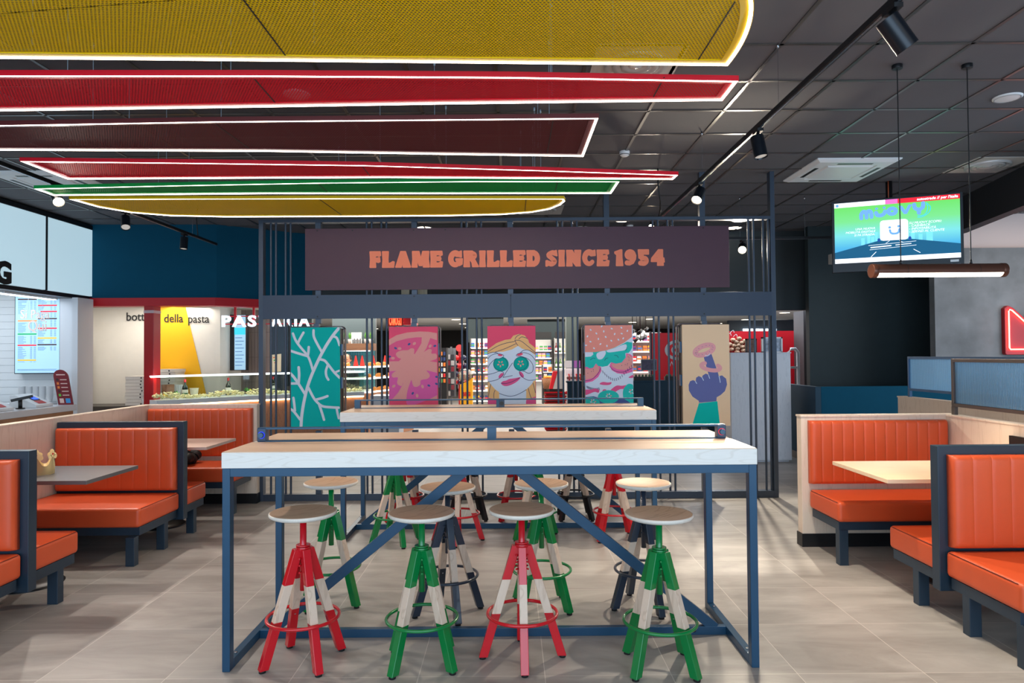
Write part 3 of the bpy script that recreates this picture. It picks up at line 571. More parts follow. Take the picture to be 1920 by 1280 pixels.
def d_fist(m, f):
    P = lambda pts, c, w, s=True: m.flat(smooth_loop(pts, 6) if s else pts, w, f, AI[c])
    P([(262, 955), (472, 935), (497, 1195), (500, 1330), (150, 1330), (185, 1195)], 'cuff', 1, False)
    P([(262, 950), (262, 930), (190, 880), (150, 810), (148, 745), (165, 705), (200, 693), (228, 705), (235, 665), (265, 647), (300, 665), (310, 640), (345, 620), (375, 632), (430, 640), (495, 650), (530, 642), (575, 680), (585, 745), (560, 820), (510, 865), (465, 890), (462, 935)], 'fist', 2, False)
    P([(322, 425), (408, 385), (480, 600), (505, 700), (395, 700), (365, 590)], 'fist', 2, False)
    def ring(cx, cy, rx, ry, w, rot, a0, a1, lay):
        pts = [(cx+rx*math.cos(t)*math.cos(rot)-ry*math.sin(t)*math.sin(rot), cy+rx*math.cos(t)*math.sin(rot)+ry*math.sin(t)*math.cos(rot)) for t in [math.radians(a0+(a1-a0)*i/30) for i in range(31)]]
        draw_line(m, pts, w, lay, f, AI['donut'], False)
    ring(330, 353, 108, 48, 58, -0.33, 0, 360, 3); ring(402, 543, 108, 38, 46, 0.18, -20, 200, 4); ring(402, 543, 108, 38, 46, 0.18, 200, 228, 4); ring(402, 543, 108, 38, 46, 0.18, 316, 345, 4)
    for q in ([(225, 707), (240, 732)], [(300, 662), (318, 697)], [(375, 635), (388, 675)], [(495, 650), (503, 690), (508, 722)], [(340, 412), (370, 418), (396, 392)]): draw_line(m, q, 8, 6, f, AI['skin'])
    for i in range(14): t = 2*PI*i/14; P(oval(330+100*math.cos(t), 353+46*math.sin(t)-30*math.cos(t), 4, 4, 0, 6), 'fist', 6, False)
art_panel(-2.362, -1.839, 1, 'screen panel with white twigs on teal, leftmost of the five', 120/731*M_PX, 47, 87, 'teal', d_lettuce)
art_panel(-1.310, -0.787, 1, 'screen panel with a pink cut tomato print', 110/828*M_PX, 43, 97, 'rose', d_tomato)
art_panel(-0.252, 0.264, 0, 'screen panel with a face holding two green cucumber slices over its eyes', 110/828*M_PX, 75, 90, 'rose', d_face)
art_panel(0.795, 1.310, -1, 'screen panel with a burger layered in teal, pink and salmon', 110/828*M_PX, 88, 84, 'skin', d_burger)
art_panel(1.841, 2.346, -1, 'screen panel with a purple fist wearing onion rings on cream', 110/670*M_PX, 82, 62, 'cream', d_fist)

# ------------------------------------------------------------------ high tables
def high_table(Yf, xl, label, sockets):
    t = thing('high_table', label, 'table', (xl+1.325, Yf+0.41, 0), 'long high tables in the middle of the hall')
    xr = xl+2.655; Yb = Yf+0.815; Ym = Yf+0.40
    MB().box(xl, xr, Yf, Yb, 1.0, 1.003).box(xl, xr, Yf, Yb, 1.003, 1.078).build('slab', ash, t, bevel=0.003)
    MB().box(xl+0.003, xr-0.003, Yf+0.003, Ym-0.01, 1.078, 1.081).box(xl+0.003, xr-0.003, Ym+0.05, Yb-0.003, 1.078, 1.081).build('top_surface', ashtop, t)
    for x in (xl+0.002, xr-0.041):
        for y in (Yf+0.004, Yb-0.054): MB().box(x, x+0.039, y, y+0.05, 0, 1.0).build('leg', blue, t, bevel=0.003)
        fo = MB().box(x, x+0.039, Yf+0.054, Yb-0.054, 0, 0.045).build('foot_rail', blue, t, bevel=0.002)
        for y in (Yf+0.12, Yb-0.12): MB().cyl((x+0.02, y, 0.045), (x+0.02, y, 0.05), 0.009, n=12).build('bolt', chrome, fo)
        MB().box(x, x+0.039, Yf+0.054, Yb-0.054, 0.96, 1.0).build('side_rail', blue, t)
    for y in (Yf+0.004, Yb-0.044): MB().box(xl+0.041, xr-0.041, y, y+0.04, 0.958, 1.0).build('apron', blue, t, bevel=0.002)
    MB().box(xl+0.041, xr-0.041, Ym, Ym+0.035, 0.0, 0.046).build('floor_rail', blue, t, bevel=0.002)
    for s in (-1, 1):
        c = (xl+xr)/2; ex = (xl+0.10) if s < 0 else (xr-0.10)
        MB().bar((c+s*0.07, Ym+0.018, 0.975), (ex, Ym+0.018, 0.035), 0.034, 0.055).build('brace', blue, t, bevel=0.002)
        MB().cyl((ex-s*0.12, Ym-0.001, 0.028), (ex-s*0.12, Ym-0.010, 0.028), 0.010, n=12).build('bolt', blackm, t)
    r = MB(); r.box(xl+0.03, xr-0.03, Ym, Ym+0.045, 1.148, 1.158).box(xl+0.03, xr-0.03, Ym, Ym+0.045, 1.079, 1.086)
    cm = (xl+xr)/2; r.box(cm-0.025, cm+0.025, Ym-0.003, Ym+0.045, 1.080, 1.150).build('cable_rail', blue, t, bevel=0.001)
    if sockets == 'ends':
        for s, x, gl in ((-1, xl+0.028, (40, 60, 255)), (1, xr-0.076, (210, 40, 70))):
            k = MB().box(x, x+0.048, Ym-0.004, Ym+0.05, 1.082, 1.156).build('socket_box', mat('socket_blue', (26, 54, 84), 0.35), t, bevel=0.004)
            MB().cyl((x+0.024, Ym-0.004, 1.118), (x+0.024, Ym-0.007, 1.118), 0.0195, n=24).build('glow_ring', mat('ring_%d' % gl[0], gl, 0.4, emit=0.7), k)
            MB().cyl((x+0.024, Ym-0.006, 1.118), (x+0.024, Ym-0.024, 1.118), 0.017, 0.015, n=24).build('knob', mat('knob_blue', (40, 80, 110), 0.3), k, bevel=0.002)
    else:
        for x in (xl+0.03, xr-0.08): MB().box(x, x+0.05, Ym-0.001, Ym+0.046, 1.084, 1.15).build('rail_end', blue, t)
        k = MB().box(cm+0.0, cm+0.048, Ym-0.006, Ym+0.04, 1.082, 1.156).build('socket_box', mat('socket_blue', (26, 54, 84), 0.35), t, bevel=0.003)
        MB().cyl((cm+0.024, Ym-0.006, 1.118), (cm+0.024, Ym-0.02, 1.118), 0.018, n=24).build('knob', blackpl, k)
    return t
high_table(3.36, -1.438, 'nearer long high table with pale ash top and sockets at both rail ends', 'ends')
high_table(5.68, -1.438, 'farther long high table with pale ash top and one socket in the rail middle', 'mid')

# ------------------------------------------------------------------ stools
def make_stool():
    t = thing('bar_stool', '', 'stool')
    P = redp
    R0, R1, ZT = 0.205, 0.028, 0.575
    for k in range(4):
        a = k*PI/2; c, s = math.cos(a), math.sin(a); m = MB()
        def sec(z, hw=0.020, hd=0.0225):
            u = (ZT-z)/ZT; r = R1+(R0-R1)*u
            tz = 0.0
            return [Vector((c*(r+dx)-s*dy, s*(r+dx)+c*dy, z)) for dx, dy in ((-hd, -hw), (hd, -hw), (hd, hw), (-hd, hw))]
        zs = [0.012, 0.232, 0.405, ZT]
        for i in range(3):
            q0, q1 = sec(zs[i]), sec(zs[i+1])
            fs = [(0, 1, 5, 4), (1, 2, 6, 5), (2, 3, 7, 6), (3, 0, 4, 7)]
            if i == 0: fs.append((3, 2, 1, 0))
            if i == 2: fs.append((4, 5, 6, 7))
            m.add(q0+q1, fs, 1 if i == 1 else 0)
        l = m.build('leg', [P, legwood], t, bevel=0.0025)
        q = sec(0.0); cc = sum(q, Vector())/4
        MB().cyl(cc, cc+Vector((0, 0, 0.014)), 0.017, n=14).build('rubber_foot', rubber, l)
        rr = R1+(R0-R1)*(ZT-0.20)/ZT
        MB().cyl((c*(rr-0.024), s*(rr-0.024), 0.205), (c*(rr-0.0215), s*(rr-0.0215), 0.205), 0.005, n=10).build('screw', chrome, l)
    MB().tube([(0.178*math.cos(2*PI*i/48), 0.178*math.sin(2*PI*i/48), 0.228) for i in range(48)], 0.0085, 10, True).build('foot_ring', P, t)
    MB().cyl((0, 0, 0.567), (0, 0, 0.582), 0.036, n=28).cyl((0, 0, 0.585), (0, 0, 0.592), 0.036, n=28).build('collar', P, t, bevel=0.001)
    b = MB()
    for k in range(4):
        a = k*PI/2+PI/4
        for z in (0.53, 0.495, 0.46): b.cyl((0.028*math.cos(a), 0.028*math.sin(a), z), (0.043*math.cos(a)*1.05, 0.043*math.sin(a)*1.05, z), 0.0045, n=8)
    b.build('bracket_bolts', P, t)
    MB().cyl((0, 0, 0.36), (0, 0, 0.735), 0.0165, n=22).build('post', P, t)
    MB().cyl((0, 0, 0.722), (0, 0, 0.730), 0.055, n=28).cyl((0.12, 0, 0.722), (0.12, 0, 0.727), 0.012, n=10).build('seat_plate', P, t)
    prof = [(0.0001, 0.728), (0.10, 0.728), (0.145, 0.734), (0.163, 0.741), (0.169, 0.749), (0.168, 0.757), (0.164, 0.760)]
    s = MB().lathe(prof, n=56, mi=1); s.lathe([(0.164, 0.760), (0.158, 0.7595), (0.12, 0.751), (0.06, 0.746), (0.0001, 0.745)], n=56, mi=0)
    s.build('seat', [seatwood, plyedge], t)
    return t
proto = make_stool()
ST = [  # x, y, rotation, colour, label, seat rise
 (-1.07, 3.48, 37, 'r', 'red stool at the left end of the front row'),
 (-0.46, 3.45, 53, 'g', 'green stool in the front row, between the leftmost red one and the middle red one'),
 (0.048, 3.50, 2, 'r', 'red stool in the front row, between the two green ones'),
 (0.730, 3.385, 43, 'g', 'green stool at the right end of the front row, its braces facing the camera'),
 (-1.145, 4.30, 62, 'g', 'green stool behind the leftmost red one, its seat in the lamplight'),
 (-0.39, 4.11, 21, 'n', 'navy stool behind the diagonal brace, left of centre at the nearer table'),
 (0.18, 4.20, 50, 'g', 'green stool behind the red one, right of centre at the nearer table'),
 (0.81, 4.19, 17, 'n', 'navy stool behind the rightmost green one at the nearer table'),
 (-0.97, 5.655, 27, 'g', 'green stool at the near left of the farther table'),
 (-0.455, 5.70, 2, 'r', 'red stool at the near side of the farther table, left of its middle'),
 (0.20, 5.775, 32, 'g', 'green stool at the near side of the farther table, right of its middle'),
 (0.865, 5.74, 45, 'r', 'red stool at the near right of the farther table'),
 (-1.02, 6.45, 48, 'r', 'red stool on the far side of the farther table, leftmost there'),
 (-0.42, 6.46, 57, 'k', 'black stool on the far side of the farther table, left of its middle'),
 (0.04, 6.43, 45, 'r', 'red stool on the far side of the farther table, near its middle'),
 (0.60, 6.46, 45, 'k', 'black stool on the far side of the farther table, right of its middle')]
PC = {'r': None, 'g': {'red_paint': greenp}, 'n': {'red_paint': navyp}, 'k': {'red_paint': blackp}}
for i, (x, y, rz, c, lab) in enumerate(ST):
    o = proto if i == 0 else clone(proto, mats=PC[c])
    o.location = (x, y, 0); o.rotation_euler = (0, 0, math.radians(rz)); o['label'] = lab; o['group'] = 'adjustable stools at the high tables'

# ------------------------------------------------------------------ booths
def cushion(x0, x1, y0, y1, z0, z1, r=0.025, n=6):
    "soft box: rounded-box vertices"
    m = MB()
    def rb(u, a, b):
        return a+(b-a)*u
    N = 10
    us = [0]+[r/ (1)*0]  # placeholder for even spacing
    def axis(a, b): 
        L = b-a; s = [0, r*0.3, r*0.7, r, r*1.6] ; mid = [L*0.35, L*0.5, L*0.65]
        return [a+q for q in s if q < L*0.34]+[a+q for q in mid]+[b-q for q in reversed(s) if q < L*0.34]
    X, Y, Z = axis(x0, x1), axis(y0, y1), axis(z0, z1)
    lo = Vector((x0+r, y0+r, z0+r)); hi = Vector((x1-r, y1-r, z1-r))
    def push(p):
        c = Vector((min(max(p[0], lo.x), hi.x), min(max(p[1], lo.y), hi.y), min(max(p[2], lo.z), hi.z))); d = Vector(p)-c
        q = c+(d.normalized()*r if d.length > 1e-9 else d)
        puff = 0.006*math.sin(PI*min(max((p[0]-x0)/(x1-x0), 0), 1))*math.sin(PI*min(max((p[1]-y0)/(y1-y0), 0), 1))
        if p[2] > z1-1e-6: q.z += puff
        return q
    def face(A, B, f):
        vs = [push(f(a, b)) for a in A for b in B]; nb = len(B)
        m.add(vs, [(i*nb+j, i*nb+j+1, (i+1)*nb+j+1, (i+1)*nb+j) for i in range(len(A)-1) for j in range(nb-1)], 0, True)
    face(X, Y, lambda a, b: (a, b, z1)); face(X, Y, lambda a, b: (a, b, z0)); face(X, Z, lambda a, b: (a, y0, b)); face(X, Z, lambda a, b: (a, y1, b)); face(Y, Z, lambda a, b: (x0, a, b)); face(Y, Z, lambda a, b: (x1, a, b))
    return m
def quilted(x0, x1, yb, yf, z0, z1, nch):
    "upholstered backrest with stitched upright channels; yf is the sitter's side"
    m = MB(); s = 1 if yf > yb else -1; D = abs(yf-yb); Wd = x1-x0; r = 0.028
    xs = []; cw = Wd/nch
    for c in range(nch):
        for q in (0, 0.02, 0.06, 0.2, 0.5, 0.8, 0.94, 0.98): xs.append(x0+(c+q)*cw)
    xs.append(x1); xs = sorted(set([x0, x0+0.003, x0+0.009, x0+0.018, x0+0.028]+[x for x in xs if x0+0.03 < x < x1-0.03]+[x1-0.028, x1-0.018, x1-0.009, x1-0.003, x1]))
    H = z1-z0; zs = [z0, z0+0.003, z0+0.009, z0+0.018, z0+0.03]+[z0+H*k/8 for k in range(1, 8)]+[z1-0.03, z1-0.018, z1-0.009, z1-0.003, z1]
    def off(x, z):
        def e(d): return 0 if d >= r else r-math.sqrt(max(0, r*r-(r-d)**2))
        o = D-max(e(x-x0), e(x1-x))-max(e(z-z0), e(z1-z))
        u = ((x-x0)/cw) % 1.0; du = min(u, 1-u)*cw; k = min(max(x-x0, 0), max(x1-x, 0))
        fade = 0.35+0.65*min(1, (z-z0)/H*1.6)
        if k > 0.02: o -= 0.0032*math.exp(-(du/0.003)**2)*fade; o += 0.0020*math.sin(PI*u)*fade
        return max(o, 0.004)
    vs = [(x, yb+s*off(x, z), z) for x in xs for z in zs]; nz = len(zs)
    m.add(vs, [(i*nz+j, i*nz+j+1, (i+1)*nz+j+1, (i+1)*nz+j) for i in range(len(xs)-1) for j in range(nz-1)], 0, True)
    per = [(x, z0) for x in xs]+[(x1, z) for z in zs[1:]]+[(x, z1) for x in reversed(xs[:-1])]+[(x0, z) for z in reversed(zs[1:-1])]
    n = len(per); va = [(x, yb+s*off(x, z), z) for x, z in per]; vb = [(x, yb, z) for x, z in per]
    m.add(va+vb, [(i, (i+1) % n, n+(i+1) % n, n+i) for i in range(n)], 0, True); m.add(vb, [tuple(range(n))], 0)
    return m
legm = bluedk
def bench_side(t, x0, x1, yb, yf, zt, zb, legs, xo):
    "one seat with its rail and legs; yb back edge, yf front edge; xo = +1 when the aisle is on the right"
    a, b = min(yb, yf), max(yb, yf)
    cushion(x0, x1, a, b, zb, zt).build('seat', leather, t)
    x = x1 if xo > 0 else x0
    pl = MB()
    e = 0.0015; xs_ = x-xo*0.004
    pl.tube([(xs_, a+0.03, zt-0.006), (xs_, b-0.03, zt-0.006)], 0.0022, 6)
    pl.build('piping', mat('seam_dark', (110, 36, 20), 0.6), t)
    i0, i1 = (x0+0.03, x1-0.012) if xo > 0 else (x0+0.012, x1-0.03)
    MB().box(i0, i1, a+0.03, b-0.03, zb-0.062, zb).build('seat_rail', bluedk, t, bevel=0.002)
    for ly in legs:
        lx = (x1-0.012-0.066, x1-0.012) if xo > 0 else (x0+0.012, x0+0.012+0.066)
        for q in (lx, ((x0+0.02, x0+0.086) if xo > 0 else (x1-0.086, x1-0.02))):
            MB().box(q[0], q[1], ly, ly+0.06, 0, zb-0.06).build('leg', bluedk, t, bevel=0.003)
def double_booth(x0, x1, yc, xo, zt, label, front=True, back=True, lf=(), lb=(), df=0.6, db=0.55, group='leather booth benches'):
    t = thing('booth_bench', label, 'bench', ((x0+x1)/2, yc, 0), group)
    p0, p1 = (x0-0.0, x1+0.03) if xo > 0 else (x0-0.03, x1)
    MB().box(p0, p1, yc-0.035, yc+0.035, 0.185, 1.01).build('back_panel', bluedk, t, bevel=0.003)
    if front:
        quilted(x0+0.02, x1-0.02, yc-0.035, yc-0.105, 0.44, 0.962, 9).build('backrest', leather, t)
        bench_side(t, x0, x1-0.0, yc-0.04, yc-0.04-df, zt, zt-0.145, lf, xo)
    if back:
        quilted(x0+0.02, x1-0.02, yc+0.035, yc+0.105, 0.44, 0.962, 9).build('backrest', leather, t)
        bench_side(t, x0, x1-0.0, yc+0.04, yc+0.04+db, zt, zt-0.145, lb, xo)
    return t
def wall_booth(x0, x1, yw, xo, zt, label, legs, d=0.5):
    t = thing('booth_bench', label, 'bench', ((x0+x1)/2, yw, 0), 'leather booth benches')
    quilted(x0+0.004, x1-0.004, yw-0.002, yw-0.068, 0.508, 1.009, 13).build('backrest', leather, t)
    bench_side(t, x0, x1, yw-0.02, yw-d, zt, zt-0.145, legs, xo)
    return t
wall_booth(2.37, 3.475, 5.436, -1, 0.462, 'orange leather bench against the oak end wall of the right booths', (4.95,), 0.51)
double_booth(2.47, 3.475, 3.92, -1, 0.418, 'back-to-back orange bench with dark blue panel, right booths', lf=(3.30, 3.70), lb=(4.16,), df=0.58, db=0.50)
wall_booth(-3.84, -2.735, 7.196, 1, 0.462, 'orange leather bench against the oak end wall of the left booths', (6.72,), 0.51)
double_booth(-3.84, -2.80, 5.765, 1, 0.418, 'back-to-back orange bench between the dark and the pale left tables', lf=(5.06, 5.50), lb=(6.0,), df=0.62, db=0.42)
double_booth(-3.84, -2.86, 4.015, 1, 0.418, 'back-to-back orange bench nearest the camera on the left, cut by the photo edge', lf=(3.40, 3.74), lb=(4.30,), df=0.60, db=0.44)

def booth_table(x0, x1, y0, y1, z, mtop, medge, label, px, base=True):
    t = thing('booth_table', label, 'table', ((x0+x1)/2, (y0+y1)/2, 0), 'booth tables')
    MB().box(x0, x1, y0, y1, z-0.026, z).build('table_top', mtop, t, bevel=0.002)
    yc = (y0+y1)/2
    MB().box(px-0.03, px+0.03, yc-0.03, yc+0.03, 0.02, z-0.03).build('pedestal', blackm, t, bevel=0.003)
    MB().lathe([(0.0001, 0.026), (0.12, 0.026), (0.20, 0.014), (0.21, 0.004), (0.21, 0.0)], (px, yc, 0), 36).build('base_plate', blackm, t)
    MB().box(px-0.18, px+0.18, yc-0.03, yc+0.03, z-0.05, z-0.028).build('bracket', blackm, t)
pale = wood('pale_laminate', (232, 204, 172), (222, 192, 160), 'X', 2, 0.4, 4)
greyt = mat('dark_grey_laminate', (86, 84, 86), 0.35, var=0.05)
pinkt = mat('pinkish_laminate', (206, 180, 168), 0.35)
booth_table(2.335, 3.47, 4.215, 4.94, 0.76, pale, pale, 'pale wood booth table at the right booths', 3.0)
booth_table(2.335, 3.47, 2.42, 3.075, 0.76, pale, pale, 'pale wood booth table at the photo edge, right booths', 3.0)
booth_table(-3.845, -2.75, 4.39, 5.0, 0.76, greyt, greyt, 'dark grey booth table under the paper crown', -3.33)
booth_table(-3.845, -2.69, 5.98, 6.62, 0.76, pinkt, pinkt, 'pale booth table in the farther left booth', -3.25)
# paper crown
def crown():
    t = thing('paper_crown', 'gold paper crown standing on the dark grey booth table', 'crown', (-3.235, 4.66, 0.76))
    gold = mat('gold_card', (232, 206, 150), 0.5); n = 60; r = 0.082; vs = []; fs = []; m = MB()
    for layer in (0, 1):
        for i in range(n):
            a = 2*PI*i/n; k = (i % 12)/12.0; h = 0.058+0.062*abs(math.cos(PI*k))**3
            rr = r+0.0008*layer
            vs += [(-3.235+rr*math.cos(a), 4.66+rr*math.sin(a), 0.761), (-3.235+rr*math.cos(a)*1.02, 4.66+rr*math.sin(a)*1.02, 0.761+h)]
    for i in range(n):
        j = (i+1) % n; fs += [(2*i, 2*j, 2*j+1, 2*i+1), (2*n+2*i, 2*n+2*j, 2*n+2*j+1, 2*n+2*i+1), (2*i+1, 2*j+1, 2*n+2*j+1, 2*n+2*i+1), (2*i, 2*j, 2*n+2*j, 2*n+2*i)]
    m.add(vs, fs, 0, True); m.build('band', gold, t, fix=False)
    for p in range(5):
        a = 2*PI*p/5; c = Vector((-3.235+r*1.03*math.cos(a), 4.66+r*1.03*math.sin(a), 0)); tx = Vector((-math.sin(a), math.cos(a), 0)); nn = Vector((math.cos(a), math.sin(a), 0))
        q = MB()
        for dx, dz, rad in ((0, 0.148, 0.022), (-0.026, 0.130, 0.017), (0.026, 0.130, 0.017)):
            cc = c+tx*dx+Vector((0, 0, 0.761+dz-0.012)); q.cyl(cc-nn*0.001, cc+nn*0.001, rad, n=18)
        g_ = q.build('point', gold, t)
        cc = c+Vector((0, 0, 0.761+0.136)); MB().cyl(cc-nn*0.002, cc+nn*0.002, 0.008, n=14).build('red_dot', redm, g_)
crown()
# folded jacket
def jacket():
    m = MB(); rnd = random.Random(3)
    for i in range(9):
        x = -3.62+0.045*i; y = 6.94+0.02*math.sin(i*1.3); r = 0.055+0.012*rnd.random()
        pts = [(x+0.02*math.sin(k*0.9+i), y-0.13+0.026*k, 0.475+r*0.9+0.018*math.sin(k*0.8+i)) for k in range(9)]
        for k in range(8): m.cyl(pts[k], pts[k+1], r*(0.8+0.2*math.sin(k*1.6)), r*(0.8+0.2*math.sin((k+1)*1.6)), 14)
        m.ball(pts[0], r*0.8, 8); m.ball(pts[-1], r*0.75, 8)
    one(m, 'jacket', mat('black_padding', (16, 16, 18), 0.6), 'black padded jacket heaped on the bench of the farther left booth', 'jacket')
jacket()

# ------------------------------------------------------------------ hanging mesh rafts shaped like burger layers
RCOL = {'yellow': (240, 198, 0), 'red': (224, 14, 40), 'brown': (100, 40, 42), 'green': (0, 160, 70)}
def clip_offset(poly, d):
    "inward offset of a counter-clockwise outline"
    n = len(poly); out = []
    for i in range(n):
        a, b, c = Vector(poly[i-1]), Vector(poly[i]), Vector(poly[(i+1) % n])
        e1 = (b-a).normalized(); e2 = (c-b).normalized(); n1 = Vector((-e1.y, e1.x)); n2 = Vector((-e2.y, e2.x)); s = n1+n2
        k = s.length; s = s/k if k > 1e-6 else n1; co = max(0.35, s.dot(n1)); out.append(tuple(b+s*(d/co)))
    return out
def band(m, A, B, z0, z1, mi):
    n = len(A)
    for i in range(n):
        j = (i+1) % n
        vs = [(*A[i], z0), (*A[j], z0), (*B[j], z0), (*B[i], z0), (*A[i], z1), (*A[j], z1), (*B[j], z1), (*B[i], z1)]
        m.add(vs, [(3, 2, 1, 0), (4, 5, 6, 7), (0, 1, 5, 4), (2, 3, 7, 6)], mi)
def raft(col, outline, seams, wires, label, hole):
    zb = 2.985; xs = [p[0] for p in outline]; ys = [p[1] for p in outline]
    t = thing('light_raft', label, 'ceiling light', ((min(xs)+max(xs))/2, (min(ys)+max(ys))/2, zb), 'lit mesh rafts under the ceiling')
    area2 = sum(outline[i-1][0]*outline[i][1]-outline[i][0]*outline[i-1][1] for i in range(len(outline)))
    if area2 < 0: outline = outline[::-1]
    pm = mat('raft_'+col, RCOL[col], 0.35); em = MATS.get('mesh_'+col+str(hole)) or expanded_mesh('mesh_'+col, RCOL[col], hole); MATS['mesh_'+col+str(hole)] = em
    O0 = outline; O1 = clip_offset(outline, 0.004); O2 = clip_offset(outline, 0.020); O3 = clip_offset(outline, 0.055)
    m = MB(); band(m, O0, O1, zb, zb+0.028, 0); band(m, O1, O3, zb+0.004, zb+0.012, 0); m.build('rim', pm, t, fix=False)
    l = MB(); band(l, O1, O2, zb-0.0005, zb+0.0035, 0); l.build('led_strip', ledm, t, fix=False)
    s = MB(); n = len(O3); [s.add([(*p, zb+0.009+dz) for p in O3], [tuple(range(n))], 0) for dz in (0, 0.0022)]; s.build('mesh_sheet', em, t, fix=False)
    for (xa, ya, xb, yb) in seams: MB().bar((xa, ya, zb+0.008), (xb, yb, zb+0.008), 0.006, 0.003).build('seam', mat('seam_line', (30, 24, 20), 0.6), t)
    for (x, y) in wires:
        w = MB().cyl((x, y, zb+0.012), (x, y, CEIL), 0.0022, n=6, caps=False); w.cyl((x, y, zb+0.012), (x, y, zb+0.045), 0.006, n=8).cyl((x, y, CEIL-0.025), (x, y, CEIL), 0.007, n=8)
        w.build('wire', mat('wire_grey', (170, 190, 205), 0.4, 0.2), t)
    return t
def bun_top(xl, xr, yf, depth):
    "dome outline: nearly straight far edge, rounded ends and a long near side"
    n = 26; R = 0.52; yl = yf-0.215
    out = [(xl-0.02, yl), ((xl+xr)/2, (yl+yf)/2-0.0), (xr, yf)]
    for i in range(1, n): a = PI/2*i/n; out.append((xr-R*(1-math.cos(a*0.98))+0.02*math.sin(2*a), yf-depth*math.sin(a)))
    for i in range(n-1, 0, -1): a = PI/2*i/n; out.append((xl-0.02+R*(1-math.cos(a*0.98)), yl-(depth-0.215)*math.sin(a)))
    return out
raft('yellow', bun_top(-4.4, 1.095, 3.35, 0.98), [(-1.07, 3.22, -1.07, 2.4), (0.93, 3.29, 0.93, 2.75)], [(-2.2, 3.1), (-0.9, 3.1), (0.5, 3.2), (0.5, 2.7)], 'big yellow domed mesh raft with white light edge, nearest the camera', 0.33)
raft('red', [(-4.5, 3.36), (-2.57, 3.40), (-1.3, 3.42), (0.0, 3.46), (1.21, 3.53), (1.215, 3.815), (0.3, 3.83), (-0.4, 3.84), (-1.33, 3.865), (-2.93, 3.90), (-4.5, 3.92)], [(-1.32, 3.43, -1.33, 3.86), (0.81, 3.5, 0.81, 3.82)], [(-2.3, 3.5), (-1.45, 3.5), (0.22, 3.55), (0.24, 3.75)], 'red mesh raft, second from the camera, just past the big yellow one', 0.33)
raft('brown', [(-4.5, 4.17), (-3.13, 4.13), (-1.8, 4.09), (0.545, 4.075), (0.54, 4.885), (-0.6, 4.80), (-1.7, 4.71), (-3.51, 4.64), (-4.5, 4.63)], [(-1.82, 4.1, -1.80, 4.7), (0.27, 4.1, 0.27, 4.86)], [(-2.6, 4.2), (-1.8, 4.2), (0.25, 4.2), (-2.6, 4.6), (0.2, 4.7), (-0.5, 4.5)], 'dark brown mesh raft, third from the camera', 0.31)
raft('red', [(-3.56, 4.89), (-2.3, 4.97), (-1.1, 5.06), (0.2, 5.23), (1.355, 5.40), (1.35, 5.55), (0.2, 5.49), (-1.0, 5.43), (-1.96, 5.42), (-3.55, 5.41)], [(-1.12, 5.06, -1.12, 5.42), (0.9, 5.34, 0.9, 5.52)], [(-2.6, 5.1), (-1.0, 5.2), (0.2, 5.35), (-0.5, 5.3), (0.25, 5.4)], 'narrow red mesh raft tapering to the right, fourth from the camera', 0.31)
raft('green', [(-4.02, 5.69), (-2.8, 5.62), (-1.56, 5.565), (-0.3, 5.55), (0.915, 5.59), (0.91, 6.02), (-0.5, 5.99), (-2.15, 5.94), (-4.03, 5.95)], [(-1.6, 5.57, -1.6, 5.95), (0.4, 5.58, 0.4, 6.0)], [(-3.0, 5.75), (-1.4, 5.75), (0.2, 5.8), (0.1, 5.9)], 'green mesh raft, fifth from the camera', 0.31)
raft('yellow', [(-3.98, 6.08), (-1.75, 6.12), (0.5, 6.205), (0.52, 6.30), (0.49, 6.46), (0.40, 6.65), (0.22, 6.80), (-0.09, 6.90), (-0.6, 6.94), (-1.74, 6.94), (-2.9, 6.92), (-3.45, 6.84), (-3.75, 6.68), (-3.92, 6.42)], [(-1.75, 6.13, -1.72, 6.93), (0.15, 6.2, 0.15, 6.8)], [(-3.0, 6.3), (-1.6, 6.3), (0.1, 6.4)], 'yellow mesh raft with a rounded far edge, farthest of the six', 0.31)

# ------------------------------------------------------------------ track lights
def track(p, q, label, wires, bend=None):
    t = thing('light_track', label, 'light track', (p[0], p[1], p[2]))
    m = MB().bar(p, q, 0.034, 0.032); m.build('rail', blackm, t, bevel=0.002)
    g_ = MB().bar((p[0], p[1], p[2]-0.0165), (q[0], q[1], q[2]-0.0165), 0.014, 0.003); g_.build('conductor', chrome, t)
    for (x, y) in wires:
        MB().cyl((x, y, p[2]+0.016), (x, y, CEIL), 0.0016, n=6, caps=False).cyl((x, y, CEIL-0.03), (x, y, CEIL), 0.007, n=8).build('wire', chrome, t)
    return t
track((1.71, 1.2, 3.105), (1.71, 7.6, 3.105), 'black light track running away on the right of the rafts', [(1.71, 4.26), (1.71, 5.97), (1.71, 2.7)])
track((-4.05, 2.5, 3.105), (-4.05, 9.3, 3.105), 'black light track running away on the left above the booths', [(-4.05, 5.0), (-4.05, 8.6)])
track((2.72, 8.5, 3.0), (5.4, 8.5, 3.0), 'short black light track crossing behind the steel screen', [(3.72, 8.5), (2.9, 8.5), (5.2, 8.5)])
track((5.75, 7.0, 3.33), (6.8, 7.0, 3.36), 'black light track at the top right of the photo', [])
